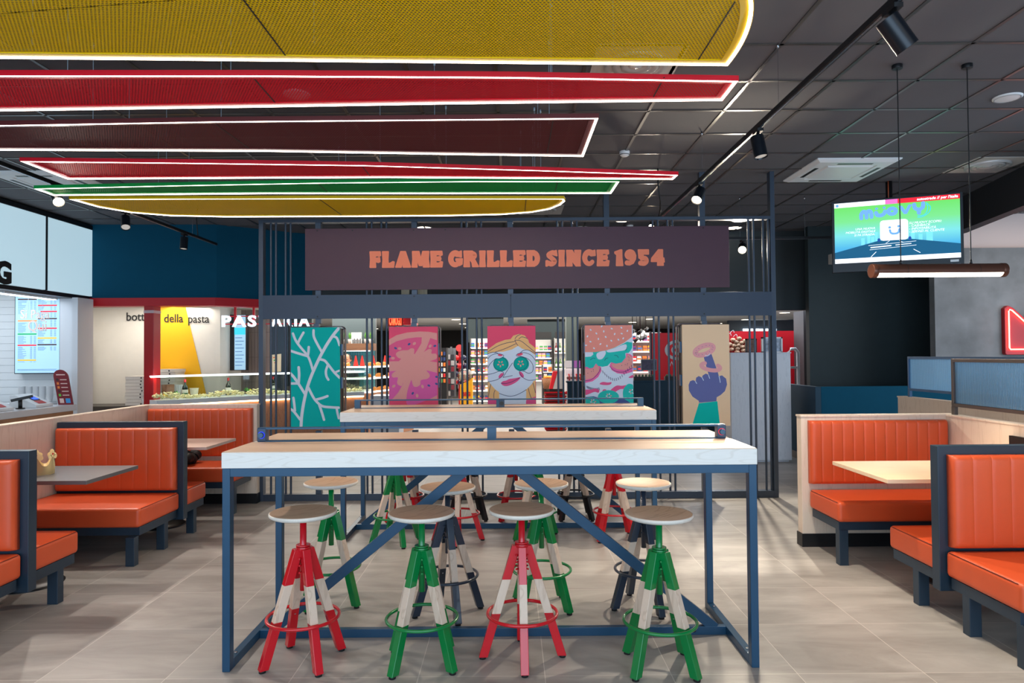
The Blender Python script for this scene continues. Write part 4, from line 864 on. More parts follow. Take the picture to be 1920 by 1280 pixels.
def spot(top, aim, label, L=0.155, r=0.045, on=True, energy=0, color=(1, 0.86, 0.68), cone=70, group='black cylinder spotlights on tracks'):
    top = Vector(top); aim = Vector(aim); piv = top+Vector((0, 0, -0.085)); d = (aim-piv).normalized()
    t = thing('spotlight', label, 'spotlight', tuple(top), group)
    MB().box(top.x-0.02, top.x+0.02, top.y-0.05, top.y+0.05, top.z-0.036, top.z-0.014).cyl(top+Vector((0, 0, -0.03)), piv, 0.011, n=12).build('mount', blackm, t)
    c0 = piv-d*L*0.30+Vector((0, 0, -0.02)); c1 = c0+d*L
    m = MB().cyl(c0, c1, r, n=32, caps=False); m.cyl(c0, c0+d*0.002, r, n=32); m.cyl(c1-d*0.012, c1, r-0.006, r-0.001, n=32, caps=False)
    m.build('body', mat('black_satin', (20, 26, 34), 0.28, 0.3), t)
    MB().cyl(c1-d*0.014, c1-d*0.010, r-0.005, n=28).build('lamp', lampm if on else mat('dim_lens', (150, 146, 140), 0.3, emit=1.2), t)
    if energy:
        l = bpy.data.lights.new('spot_beam', 'SPOT'); l.energy = energy; l.color = color; l.spot_size = math.radians(cone); l.spot_blend = 0.35; l.shadow_soft_size = 0.03
        o = bpy.data.objects.new('spot_beam', l); COL.objects.link(o); o.parent = t; o['_o'] = [0, 0, 0]
        o.location = (c1+d*0.01)-top; o.rotation_euler = d.to_track_quat('-Z', 'Y').to_euler()
    return t
spot((1.71, 2.98, 3.10), (2.5, 3.0, 1.9), 'large black spotlight at the top right, pointing down to the right', 0.16, 0.05, False, 120, cone=85)
spot((1.71, 4.62, 3.10), (1.9, 4.4, 1.6), 'black spotlight with a lit rim, second along the right track', 0.15, 0.045, False, 190, cone=85)
spot((1.71, 6.07, 3.10), (0.9, 5.0, 1.6), 'black spotlight glowing white, third along the right track, by the screen top', 0.15, 0.045, True, 220, cone=90)
spot((-4.05, 6.02, 3.10), (-3.3, 5.3, 2.2), 'black spotlight glowing white below the green raft, nearest on the left track', 0.15, 0.045, True, 150, (1, 0.90, 0.80), 92)
spot((-4.05, 7.10, 3.10), (-3.6, 6.4, 1.9), 'black spotlight against the teal bulkhead, middle of the left track', 0.15, 0.045, False, 130, (1, 0.90, 0.80), 92)
spot((-4.05, 8.38, 3.10), (-4.05, 8.2, 1.8), 'black spotlight near the end of the left track', 0.15, 0.045, False, 40, cone=80)
spot((-4.05, 4.2, 3.10), (-3.2, 3.9, 2.2), 'unseen black spotlight on the left track, added for its light', 0.15, 0.045, True, 140, (1, 0.90, 0.80), 92)  # out of view; added for the light it casts over the booths
spot((2.93, 8.5, 2.99), (1.6, 5.2, 0.9), 'dazzling spotlight behind the right end of the steel screen', 0.14, 0.05, True, 420, (1.0, 0.88, 0.70), 95)
spot((2.02, 9.6, 3.5), (0.8, 6.0, 0.6), 'small spotlight above the right part of the screen, mostly hidden', 0.12, 0.04, True, 160, (1.0, 0.86, 0.7), 90)
spot((4.62, 8.5, 2.99), (2.7, 5.2, 0.6), 'spotlight on the crossing track behind the television', 0.12, 0.04, False, 120, (1, 0.86, 0.7), 70)

# ------------------------------------------------------------------ things on the ceiling
def cassette(x0, x1, y0, y1, label):
    t = thing('air_conditioner', label, 'air conditioner', ((x0+x1)/2, (y0+y1)/2, CEIL), 'ceiling cassettes')
    cx_, cy_ = (x0+x1)/2, (y0+y1)/2; Wx, Wy = (x1-x0)/2, (y1-y0)/2; m = MB()
    def rg(k, z): return [(cx_-Wx*k, cy_-Wy*k, z), (cx_+Wx*k, cy_-Wy*k, z), (cx_+Wx*k, cy_+Wy*k, z), (cx_-Wx*k, cy_+Wy*k, z)]
    prof = [(1.0, CEIL), (1.0, CEIL-0.012), (0.9, CEIL-0.035), (0.62, CEIL-0.035), (0.60, CEIL-0.025), (0.56, CEIL-0.025), (0.54, CEIL-0.04)]
    vs = [v for k, z in prof for v in rg(k, z)]
    fs = [(i*4+j, i*4+(j+1) % 4, i*4+4+(j+1) % 4, i*4+4+j) for i in range(len(prof)-1) for j in range(4)]+[(24, 25, 26, 27)]
    m.add(vs, fs); m.build('cover', white, t, bevel=0.004)
    for k in range(4):
        a = k*PI/2; c, s = math.cos(a), math.sin(a); q = MB()
        u, w = 0.76, 0.42
        P = [(u-0.045, -w), (u+0.045, -w), (u+0.045, w), (u-0.045, w)]
        q.prism([(cx_+(c*p[0]-s*p[1])*Wx, cy_+(s*p[0]+c*p[1])*Wy) for p in P], CEIL-0.0365, CEIL-0.034); q.build('air_slot', blackpl, t)
    return t
cassette(3.12, 3.98, 6.80, 7.68, 'white square air conditioning cassette in front of the television')
cassette(-5.5, -4.6, 7.05, 7.88, 'white air conditioning cassette behind the narrow red raft, upper left')
def diffuser(x, y, label, s=0.295):
    t = thing('air_diffuser', label, 'air diffuser', (x, y, CEIL), 'round air diffusers on square plates')
    MB().box(x-s, x+s, y-s, y+s, CEIL-0.006, CEIL+0.004).build('plate', mat('pale_plate', (196, 190, 186), 0.5), t)
    m = MB(); k = s/0.295
    for r in (0.21, 0.155, 0.10): m.lathe([(r*k, CEIL-0.006), (r*k, CEIL-0.03), ((r-0.035)*k, CEIL-0.016), ((r-0.05)*k, CEIL-0.010)], (x, y, 0), 40)
    m.lathe([(0.0001, CEIL-0.03), (0.035, CEIL-0.026), (0.05*k, CEIL-0.012)], (x, y, 0), 30); m.build('rings', mat('pale_ring', (206, 204, 204), 0.35, 0.2), t, fix=False)
diffuser(0.86, 4.55, 'round air diffuser partly hidden by the yellow domed raft')
diffuser(5.05, 7.10, 'round air diffuser on a square plate, right of the television')
diffuser(0.42, 9.15, 'round air diffuser above the screen, past the far end of the farthest yellow raft')
def disc(name, x, y, r, label, cat):
    t = thing(name, label, cat, (x, y, CEIL)); MB().lathe([(0.0001, CEIL-0.014), (r*0.86, CEIL-0.013), (r, CEIL-0.008), (r, CEIL)], (x, y, 0), 40).build('grille', white, t, fix=False)
    MB().lathe([(r*0.90, CEIL-0.0135), (r*0.86, CEIL-0.016), (r*0.82, CEIL-0.0135)], (x, y, 0), 40).build('rim', mat('grey_rim', (170, 172, 176), 0.5), t, fix=False)
v = atz(1889, 182, CEIL); disc('ceiling_speaker', v.x, v.y, 0.10, 'round white ceiling speaker at the upper right edge', 'speaker')
v = atz(557, 176, CEIL); disc('ceiling_speaker', v.x, v.y, 0.10, 'round ceiling speaker seen through the red raft', 'speaker')
def smoke(px, py, label):
    v = atz(px, py, CEIL); t = thing('smoke_detector', label, 'smoke detector', tuple(v))
    MB().lathe([(0.0001, -0.05), (0.03, -0.048), (0.045, -0.036), (0.05, -0.022), (0.05, 0)], v, 28).build('housing', white, t)
    MB().lathe([(0.046, -0.036), (0.0475, -0.034), (0.049, -0.030)], v, 28).build('vent', blackpl, t, fix=False)
smoke(1171, 284, 'white smoke detector on the dark ceiling below the brown raft tip')
smoke(1181, 422, 'small white smoke detector just above the plum sign')
def downlight(x, y, z, r, label, group, e=None):
    t = thing('downlight', label, 'downlight', (x, y, z), group)
    MB().lathe([(r, z-0.004), (r*1.12, z-0.006), (r*1.2, z)], (x, y, 0), 24).build('trim_ring', white, t, fix=False)
    MB().cyl((x, y, z-0.003), (x, y, z-0.005), r, n=24).build('lens', mat('downlight_glow', (255, 240, 214), 0.5, emit=9), t)
for px, py, lab in ((795, 427, 'lit downlight left above the plum sign'), (1089, 427, 'lit downlight above the middle right of the plum sign'), (1376, 427, 'lit downlight above the right end of the plum sign'), (1168, 413, 'lit downlight under the screen top rail, near its middle'), (1388, 413, 'lit downlight under the screen top rail, at its right end')):
    v = atz(px, py, CEIL); downlight(v.x, v.y, CEIL, 0.11, lab, 'downlights in the dark ceiling')
SHOPZ = 2.62
for px, py in ((855, 599), (868, 607), (878, 614), (1037, 600), (1028, 607), (1022, 613), (1218, 598), (1186, 604), (1398, 599), (1347, 606), (648, 604), (669, 607), (687, 612), (703, 616), (1471, 586), (750, 604)):
    v = atz(px, py, SHOPZ)
    if v.y > 28: v = atz(px, py-2, SHOPZ)
    if v.y < 28.5: downlight(v.x, v.y, SHOPZ, 0.13, 'lit downlight in the shop ceiling seen below the slate board', 'downlights in the shop ceiling')
v = atz(352, 570, 2.43); downlight(v.x, v.y, 2.43, 0.07, 'small downlight above the yellow trapezoid', 'pasta corner downlights')
# pendant tube
def pendant():
    t = thing('pendant_lamp', 'long brown tube pendant lamp glowing white below, in front of the television', 'pendant lamp', (2.9, 4.6, 2.10))
    y, z = 4.6, 2.105; x0, x1 = 2.46, 3.375; r = 0.046; brown = mat('copper_brown', (104, 66, 52), 0.35, 0.5)
    n = 28
    def halfr(xa, xb, a0, a1, r, mi, m):
        vs = []; k = 20
        for x in (xa, xb): vs += [(x, y+r*math.cos(a0+(a1-a0)*i/k), z+r*math.sin(a0+(a1-a0)*i/k)) for i in range(k+1)]
        m.add(vs, [(i, i+1, k+2+i, k+1+i) for i in range(k)], mi, True)
    m = MB(); halfr(x0+0.03, x1-0.03, math.radians(-25), math.radians(205), r, 0, m)
    m.build('housing', brown, t, fix=False)
    for a, b in ((x0, x0+0.035), (x1-0.035, x1)): MB().cyl((a, y, z), (b, y, z), r+0.002, n=32).build('end_cap', brown, t, bevel=0.003)
    for x in (2.69, 3.18): MB().cyl((x-0.002, y, z), (x+0.002, y, z), r+0.001, n=32, caps=False).build('joint_ring', mat('dark_joint', (60, 38, 32), 0.4), t)
    q = MB(); halfr(x0+0.035, x1-0.035, math.radians(205), math.radians(335), r-0.002, 0, q); q.build('diffuser', mat('tube_glow', (255, 244, 226), 0.5, emit=7), t, fix=False)
    for x in (2.665, 3.145):
        MB().cyl((x, y, z+r), (x, y, CEIL), 0.0035, n=8, caps=False).build('cable', blackm, t)
        MB().cyl((x, y, z+r-0.004), (x, y, z+r+0.03), 0.010, 0.004, n=12).build('cable_grip', blackm, t)
        MB().cyl((x, y, CEIL-0.028), (x, y, CEIL), 0.034, n=28).build('canopy', blackm, t, bevel=0.002)
pendant()

# ------------------------------------------------------------------ television
def television():
    L, R = Vector((3.775, 7.90, 0)), Vector((4.985, 7.40, 0)); ax = (R-L).normalized(); nr = Vector((-ax.y, ax.x, 0))*-1; W_ = (R-L).length
    zb, zt = 2.482, 3.312
    F = lambda u, v, w: L+ax*u+nr*w+Vector((0, 0, zb+v))      # w towards the viewer
    t = thing('television', 'large television on a ceiling pole showing a green and blue advert', 'television', tuple((L+R)/2+Vector((0, 0, zb))))
    m = MB(); Hh = zt-zb
    m.prism([(0, 0), (W_, 0), (W_, Hh), (0, Hh)], -0.06, 0, F); m.build('casing', mat('tv_black', (20, 28, 38), 0.4), t, bevel=0.004)
    sx0, sx1, sz0, sz1 = 0.028, W_-0.03, 0.105, Hh-0.022; SW, SH = sx1-sx0, sz1-sz0
    E = lambda n, c, e=0.9: mat('screen_'+n, c, 0.6, emit=e)
    sm = bpy.data.materials.new('screen_picture'); sm.use_nodes = True; nt = sm.node_tree; b = nt.nodes['Principled BSDF']; b.inputs['Base Color'].default_value = (0, 0, 0, 1); b.inputs['Emission Strength'].default_value = 1.0
    tc = nt.nodes.new('ShaderNodeTexCoord'); sp = nt.nodes.new('ShaderNodeSeparateXYZ'); nt.links.new(tc.outputs['Object'], sp.inputs[0])
    mr = nt.nodes.new('ShaderNodeMapRange'); mr.inputs[1].default_value = sz0; mr.inputs[2].default_value = sz1; nt.links.new(sp.outputs[2], mr.inputs[0])
    r = nt.nodes.new('ShaderNodeValToRGB'); e = r.color_ramp.elements; e[0].position = 0; e[0].color = lin((60, 150, 230)); e[1].position = 1; e[1].color = lin((110, 235, 90))
    for p, c in ((0.25, (80, 190, 240)), (0.45, (130, 236, 240)), (0.68, (128, 240, 150))): k = e.new(p); k.color = lin(c)
    nt.links.new(mr.outputs[0], r.inputs[0]); nt.links.new(r.outputs[0], b.inputs['Emission Color'])
    q = MB().flat([(sx0, sz0), (sx1, sz0), (sx1, sz1), (sx0, sz1)], 0.0015, F); q.build('screen', sm, t, fix=False)
    S = lambda u, v: (sx0+u*SW, sz0+v*SH); d = 0.002
    pal = [E('road', (10, 84, 120)), E('white', (250, 252, 255), 1.1), E('red', (240, 30, 50)), E('pink', (246, 110, 190)), E('letters', (110, 165, 245)), E('cyan', (30, 200, 250)), E('skyline', (120, 214, 240), 0.9), E('wheel', (20, 70, 150))]
    p = MB(True)
    def poly(pts, mi, w): p.flat([S(*a) for a in pts], w, lambda u, v, w2: F(u, v, 0.002+w2), mi)
    for x, w_, h_ in ((0.22, 0.03, 0.06), (0.27, 0.025, 0.10), (0.30, 0.03, 0.07), (0.335, 0.02, 0.14), (0.62, 0.03, 0.10), (0.68, 0.03, 0.07), (0.74, 0.05, 0.09)): poly([(x, 0.28), (x+w_, 0.28), (x+w_, 0.34+h_), (x, 0.34+h_)], 6, d-0.0003)
    poly([(0, 0), (1, 0), (1, 0.22), (0.62, 0.34), (0.36, 0.34), (0, 0.18)], 0, d); poly([(0, 0), (1, 0), (1, 0.075), (0, 0.075)], 1, d+0.001)
    poly([(0, 0.925), (0.42, 0.925), (0.42, 1), (0, 1)], 1, d); poly([(0.42, 0.925), (0.52, 0.925), (0.52, 1), (0.42, 1)], 3, d); poly([(0.52, 0.925), (1, 0.925), (1, 1), (0.52, 1)], 2, d)
    rr = []; x0_, x1_, z0_, z1_, ra = 0.375, 0.60, 0.335, 0.665, 0.03
    for cx_, cz_, a0 in ((x1_-ra, z1_-ra*1.6, 0), (x0_+ra, z1_-ra*1.6, 90), (x0_+ra, z0_+ra*1.6, 180), (x1_-ra, z0_+ra*1.6, 270)): rr += [(cx_+ra*math.cos(math.radians(a0+i*15)), cz_+ra*1.6*math.sin(math.radians(a0+i*15))) for i in range(7)]
    poly(oval(0.365, 0.35, 0.012, 0.03), 7, d+0.0005); poly(oval(0.612, 0.35, 0.012, 0.03), 7, d+0.0005); poly(rr, 1, d+0.001)
    FS = lambda u, v, w: F(sx0+u, sz0+v, w)
    lw = lambda pts, w, mi, lay: draw_line(p, [(a*SW, b_*SH) for a, b_ in pts], w, lay, lambda u, v, w2: FS(u, v, 0.002+w2), mi)
    lw([(0.455, 0.50), (0.463, 0.455), (0.49, 0.44), (0.52, 0.455), (0.53, 0.51)], 0.022, 4, d+0.002); poly(oval(0.453, 0.545, 0.012, 0.02), 4, d+0.002); poly(oval(0.525, 0.555, 0.012, 0.02), 4, d+0.002)
    for k in (0, 0.012): lw([(0.545-k, 0.59-k*2), (0.56-k, 0.53), (0.55-k, 0.47), (0.51, 0.41+k*1.5), (0.45, 0.405+k*2)], 0.003, 4, d+0.002)
    lw([(0.28, 0.27), (0.66, 0.30)], 0.004, 1, d+0.001); lw([(0.29, 0.20), (0.66, 0.235)], 0.004, 1, d+0.001); lw([(0.30, 0.235), (0.46, 0.25)], 0.012, 1, d+0.001); lw([(0.50, 0.255), (0.62, 0.265)], 0.008, 1, d+0.001)
    lw([(0.30, 0.085), (0.34, 0.16)], 0.006, 1, d+0.001); lw([(0.64, 0.17), (0.69, 0.11)], 0.006, 1, d+0.001); lw([(0.42, 0.29), (0.45, 0.33)], 0.004, 1, d+0.001); lw([(0.53, 0.32), (0.56, 0.29)], 0.004, 1, d+0.001)
    # word in rounded heavy strokes
    wh = 0.040
    def W(pts): lw(pts, wh, 4, d+0.002)
    W([(0.225, 0.725), (0.225, 0.79), (0.245, 0.835), (0.265, 0.80), (0.268, 0.73)]); W([(0.268, 0.80), (0.285, 0.84), (0.305, 0.81), (0.308, 0.735)])
    W([(0.345, 0.80), (0.355, 0.76), (0.385, 0.75), (0.41, 0.775), (0.418, 0.81)]); poly(oval(0.350, 0.865, 0.012, 0.018), 4, d+0.002); poly(oval(0.412, 0.872, 0.012, 0.018), 4, d+0.002)
    W([(0.475+0.03*math.cos(a), 0.805+0.045*math.sin(a)) for a in [2*PI*i/10 for i in range(11)]])
    p.flat([S(0.525, 0.88), S(0.555, 0.88), S(0.58, 0.80), S(0.605, 0.89), S(0.633, 0.89), S(0.592, 0.745), S(0.568, 0.745)], d+0.002, lambda u, v, w2: F(u, v, 0.002+w2), 4)
    W([(0.650, 0.885), (0.655, 0.83), (0.685, 0.80), (0.715, 0.83), (0.72, 0.90)]); lw([(0.686, 0.80), (0.686, 0.745)], wh, 4, d+0.0021)
    for k in (0, 0.02): lw([(0.745, 0.90-k), (0.775-k, 0.83), (0.765-k, 0.75), (0.72, 0.685+k), (0.675, 0.675+k*1.2)], 0.006, 5, d+0.002)
    p.text('DU MUOVY SCOPRI:'.replace('DU', 'SU'), lambda u, v, w: FS(0.605*SW+u, 0.575*SH+v, w), 0.036, d+0.007, 0, 1, shear=0.2)
    for k, s_ in enumerate(('- CASHBACK', '- INFOVIABILITÀ', '- SERVIZI AL CLIENTE')): p.text(s_, lambda u, v, w, k=k: FS(0.605*SW+u, (0.53-k*0.047)*SH+v, w), 0.036, d+0.007, 0, 1, shear=0.2)
    for k, s_ in enumerate(('UNA NUOVA', 'MOBILITÀ DIGITALE', 'SI FA STRADA.')): p.text(s_, lambda u, v, w, k=k: FS(0.335*SW+u, (0.535-k*0.05)*SH+v, w), 0.034, d+0.007, 0, 1, 'RIGHT', shear=0.2)
    p.text('autostrade // per l\'italia', lambda u, v, w: FS(0.985*SW+u, 0.945*SH+v, w), 0.042, d+0.007, 0, 1, 'RIGHT', bold=0.001, shear=0.15)
    p.text('infomoving', lambda u, v, w: FS(0.045*SW+u, 0.945*SH+v, w), 0.034, d+0.007, 0, 4)
    poly(oval(0.025, 0.96, 0.013, 0.024), 4, 0)
    p.build('picture', pal, t, fix=False)
    b2 = MB(); b2.prism([(W_-0.13, 0.06), (W_-0.05, 0.06), (W_-0.05, 0.085), (W_-0.13, 0.085)], 0, 0.001, F); b2.build('asset_sticker', white, t)
    MB().text('infomoving', lambda u, v, w: F(W_-0.14+u, 0.028+v, w), 0.024, 0.001, 0, 0).build('badge', mat('badge_grey', (150, 170, 190), 0.4), t, fix=False)
    MB().prism([(0.35, -0.005), (0.83, -0.005), (0.83, 0.03), (0.35, 0.03)], -0.03, 0.002, F).build('speaker_bar', blackpl, t)
    c = (L+R)/2; MB().cyl((c.x-0.0, c.y+0.12, 2.9), (c.x-0.0, c.y+0.12, CEIL), 0.035, n=20).build('pole', blackm, t)
    MB().prism([(W_*0.3, 0.25), (W_*0.7, 0.25), (W_*0.7, 0.6), (W_*0.3, 0.6)], -0.15, -0.05, F).build('bracket', blackm, t)
    MB().cyl((c.x-0.03, c.y+0.08, 3.28), (c.x-0.025, c.y+0.09, CEIL), 0.005, n=8).build('orange_cable', mat('cable_orange', (190, 90, 50), 0.5), t)
television()
one(MB().box(3.80, 3.93, 7.98, 8.06, 2.60, 2.72), 'signal_box', mat('grey_box', (150, 150, 148), 0.5), 'small grey box beside the lower left corner of the television', 'box', bevel=0.004)

# ------------------------------------------------------------------ right background
def fluted(name): 
    m = bpy.data.materials.new(name); m.use_nodes = True; nt = m.node_tree; nt.nodes.remove(nt.nodes['Principled BSDF']); out = nt.nodes['Material Output']
    t = nt.nodes.new('ShaderNodeBsdfTransparent'); t.inputs[0].default_value = lin((190, 214, 226)); g_ = nt.nodes.new('ShaderNodeBsdfGlossy'); g_.inputs['Roughness'].default_value = 0.3; g_.inputs[0].default_value = lin((225, 236, 246))
    tr_ = nt.nodes.new('ShaderNodeBsdfTranslucent'); tr_.inputs[0].default_value = lin((178, 216, 238)); m2 = nt.nodes.new('ShaderNodeMixShader'); m2.inputs[0].default_value = 0.3; nt.links.new(tr_.outputs[0], m2.inputs[1]); nt.links.new(g_.outputs[0], m2.inputs[2])
    mx = nt.nodes.new('ShaderNodeMixShader'); tc = nt.nodes.new('ShaderNodeTexCoord'); wv = nt.nodes.new('ShaderNodeTexWave'); wv.bands_direction = 'Y'; wv.inputs['Scale'].default_value = 21
    nt.links.new(tc.outputs['Object'], wv.inputs['Vector']); bp = nt.nodes.new('ShaderNodeBump'); bp.inputs['Strength'].default_value = 0.9; bp.inputs['Distance'].default_value = 0.006
    nt.links.new(wv.outputs['Fac'], bp.inputs['Height']); nt.links.new(bp.outputs['Normal'], g_.inputs['Normal'])
    r = nt.nodes.new('ShaderNodeMapRange'); r.inputs[3].default_value = 0.22; r.inputs[4].default_value = 0.75; nt.links.new(wv.outputs['Fac'], r.inputs[0]); nt.links.new(r.outputs[0], mx.inputs[0])
    nt.links.new(t.outputs[0], mx.inputs[1]); nt.links.new(m2.outputs[0], mx.inputs[2]); nt.links.new(mx.outputs[0], out.inputs[0]); return m
flm = fluted('fluted_glass')
def glass_screen(x, y0, y1, z0, z1, zp, label, fm):
    t = thing('fluted_screen', label, 'glass screen', (x, (y0+y1)/2, zp), 'fluted glass screens on the right partitions')
    f = MB(); w = 0.026
    f.box(x-0.018, x+0.018, y0, y1, z1-w, z1).box(x-0.018, x+0.018, y0, y1, z0, z0+w).box(x-0.018, x+0.018, y1-w, y1, z0+w, z1-w).box(x-0.018, x+0.018, y0, y0+w, z0+w, z1-w)
    f.build('frame', fm, t, bevel=0.002); MB().box(x-0.003, x+0.003, y0+w, y1-w, z0+w, z1-w).build('pane', flm, t)
    for y in (y1-0.03, y1-1.2): MB().box(x-0.014, x+0.014, y, y+0.04, zp, z0).build('foot', fm, t, bevel=0.002)
glass_screen(3.53, 3.2, 5.40, 1.115, 1.495, 1.05, 'nearer fluted glass screen in a bronze frame on the oak partition', mat('bronze_frame', (92, 82, 78), 0.4, 0.5))
glass_screen(4.46, 4.6, 7.58, 1.12, 1.50, 1.05, 'farther fluted glass screen in a blue grey frame, left part visible', mat('blue_frame', (70, 104, 140), 0.35, 0.3))
one(MB().box(3.465, 3.489, 4.55, 4.72, 0.905, 0.965).box(3.463, 3.466, 4.57, 4.70, 0.917, 0.953), 'power_socket', blackpl, 'black power socket strip on the right oak partition', 'socket')
one(MB().box(3.125, 3.975, 9.62, 10.05, 0.03, 1.545).box(3.12, 3.98, 9.60, 10.06, 1.545, 1.56).box(3.15, 3.95, 9.66, 10.0, 0.0, 0.03), 'tall_cabinet', wood('pale_grey_slats', (216, 220, 228), (198, 203, 212), 'Z', 5, 0.5, 4), 'tall pale grey cabinet behind the right end of the screen', 'cabinet', bevel=0.002)
for px, w_, h_, lab in ((1428, 0.30, 0.22, 'white framed stand with a grey dish picture on top of the tall cabinet'), (1398, 0.16, 0.20, 'dark framed stand on top of the tall cabinet, behind the rods')):
    v = at(px, 660, 9.85); t = thing('display_stand', lab, 'display stand', (v.x, 9.85, 1.56))
    f = MB(); x0, x1, z0, z1 = v.x, v.x+w_, 1.561, 1.561+h_
    f.box(x0, x0+0.02, 9.83, 9.87, z0, z1).box(x1-0.02, x1, 9.83, 9.87, z0, z1).box(x0, x1, 9.83, 9.87, z1-0.02, z1).box(x0, x1, 9.83, 9.87, z0, z0+0.012)
    f.build('frame', white if w_ > 0.2 else mat('dark_frame', (60, 44, 44), 0.5), t)
    MB().box(x0+0.02, x1-0.02, 9.845, 9.85, z0+0.012, z1-0.02).build('picture', mat('dish_grey', (150, 160, 176), 0.5, var=0.5, vscale=14) if w_ > 0.2 else mat('dish_brown', (120, 76, 62), 0.5, var=0.5, vscale=14), t)
# red shop front with a clam photograph, further back
def clam_wall():
    t = thing('advert_wall', 'red advert wall with a photograph of clams behind the tall cabinet', 'advert', (4.7, 13.5, 1.2))
    MB().box(3.9, 6.8, 13.5, 13.6, 0, 1.99).build('red_board', redm, t); rnd = random.Random(5)
    cc = at(1383, 647, 13.5); k_ = 0
    for ring_, n_ in ((0.0, 1), (0.085, 5), (0.16, 8)):
        for j in range(n_):
            a = 2*PI*j/n_+ring_*9; MB().ball((cc.x+ring_*1.05*math.cos(a), 13.47, cc.z+ring_*0.85*math.sin(a)), 0.052, 8, 0, 0.75).build('clam', mat('clam_brown', (190, 150, 120), 0.5, var=0.7, vscale=34), t)
    l = MB()
    for dx, dz in ((0.1, 0.2), (0.22, 0.18), (0.16, 0.26)): draw_line(l, [(4.22+dx, 1.70+dz), (4.28+dx, 1.75+dz), (4.30+dx, 1.70+dz)], 0.008, 0, lambda u, v, w: (u, 13.495, v), 0)
    l.build('steam_lines', white, t, fix=False)
clam_wall()
v = at(1350, 700, 12.9)
def gate(px0, px1, ytop, Y, label):
    a, b_ = at(px0, ytop, Y), at(px1, ytop, Y); t = thing('security_gate', label, 'security gate', (a.x, Y, 0))
    MB().tube(smooth_loop_3([(a.x, Y, 0.03), (a.x, Y, a.z-0.06), (a.x+0.05, Y, a.z), (b_.x-0.05, Y, a.z), (b_.x, Y, a.z-0.06), (b_.x, Y, 0.03)]), 0.03, 10).build('hoop', white, t)
    MB().box(a.x, b_.x, Y-0.015, Y+0.015, a.z-0.36, a.z-0.32).box(a.x, b_.x, Y-0.015, Y+0.015, 0.55, 0.6).build('crossbar', white, t)
    MB().box(a.x-0.06, b_.x+0.06, Y-0.08, Y+0.08, 0, 0.04).build('base', white, t)
def smooth_loop_3(p): return p
gate(1478, 1496, 654, 12.4, 'white anti-theft gate in front of the dark red wall')
one(MB().box(at(1505, 640, 12.9).x, at(1521, 640, 12.9).x, 12.85, 13.3, 0, 2.35), 'column', mat('grey_column', (60, 52, 52), 0.7), 'grey column at the right edge of the shop opening', 'column')
# neon crown sign
def neon():
    t = thing('neon_sign', 'red crown shaped neon sign on the concrete wall, cut by the photo edge', 'neon sign', (7.55, 9.45, 1.5))
    x0, z0, x1 = 6.90, 1.50, 8.30; zt = 2.19
    out = [(x0, z0+0.02), (x0, zt-0.04), (x0+0.05, zt), (x0+0.12, zt-0.03), (x0+0.29, zt-0.19), (x0+0.50, zt-0.03), (x0+0.62, zt+0.04), (x0+0.70, zt+0.06), (x0+0.78, zt+0.04), (x0+0.90, zt-0.03), (x0+1.11, zt-0.19), (x1-0.12, zt-0.03), (x1-0.05, zt), (x1, zt-0.04), (x1, z0+0.02), (x1-0.02, z0), (x0+0.02, z0)]
    MB().prism(out, 9.43, 9.50, lambda u, v, w: (u, w, v)).build('backing', mat('sign_red', (176, 16, 24), 0.4), t, bevel=0.006)
    nm = mat('neon_glow', (255, 150, 120), 0.5, emit=9)
    MB().tube([(x, 9.41, z) for x, z in ((x0+0.52, z0+0.075), (x0+0.06, z0+0.075), (x0+0.045, z0+0.10), (x0+0.045, zt-0.08), (x0+0.06, zt-0.06), (x0+0.09, zt-0.07), (x0+0.28, zt-0.245), (x0+0.32, zt-0.25), (x0+0.6, zt-0.06), (x0+0.70, zt-0.02), (x0+0.8, zt-0.06), (x1-0.32, zt-0.25), (x1-0.09, zt-0.07), (x1-0.045, zt-0.08), (x1-0.045, z0+0.10), (x1-0.06, z0+0.075), (x1-0.52, z0+0.075))], 0.008, 10).build('neon_tube', nm, t)
    wm = mat('neon_white', (255, 226, 214), 0.5, emit=7); q = MB()
    for s_, z, sz in (('FLAME', 1.815, 0.125), ('GRILLED', 1.675, 0.125), ('SINCE 1954', 1.535, 0.10)): q.text(s_, lambda u, v, w, z=z: (x0+0.70+u, 9.415-w, z+v), sz, 0.0, 0.01, 0, 'CENTER', bold=0.004, space=1.12, sx=1.18)
    q.build('neon_letters', wm, t, fix=False)
neon()

# ------------------------------------------------------------------ left: kitchen front with light box sign and menu screen
lbx = thing('light_box_sign', 'backlit white sign box with a black letter G on the upper left', 'sign', (-6.3, 8.2, 2.44))
MB().box(-6.5, -6.17, 5.2, 10.0, 2.40, 2.455).box(-6.5, -6.16, 5.2, 10.0, 3.44, 3.50).box(-6.5, -6.16, 9.96, 10.0, 2.455, 3.44).build('casing', blackm, lbx, bevel=0.003)
litm = mat('backlit_acrylic', (176, 204, 216), 0.5, emit=0.85)
for y0, y1 in ((5.25, 7.1), (7.12, 8.955), (8.985, 9.955)): MB().box(-6.3, -6.165, y0, y1, 2.46, 3.435).build('lit_panel', litm, lbx)
for y in (7.11, 8.97): MB().box(-6.3, -6.155, y-0.014, y+0.014, 2.455, 3.44).build('divider', blackm, lbx)
c0 = at(-12, 530, 8.0)
MB().text('G', lambda u, v, w: (-6.150-w, 8.07+u, 2.475+v), 0.36, 0.0, 0.012, 0, bold=0.018).build('letter', mat('sign_black', (14, 14, 16), 0.5), lbx, fix=False)
struct(MB().box(-6.40, -6.05, 9.60, 9.80, 0, 2.40).box(-6.13, -6.05, 9.45, 9.60, 0, 2.40), 'wall_left', mat('kitchen_white', (226, 230, 236), 0.45), 'white end wall of the order counter', cat='wall')
kt = MB().box(-8.9, -6.40, 9.80, 9.88, 0, 2.75)
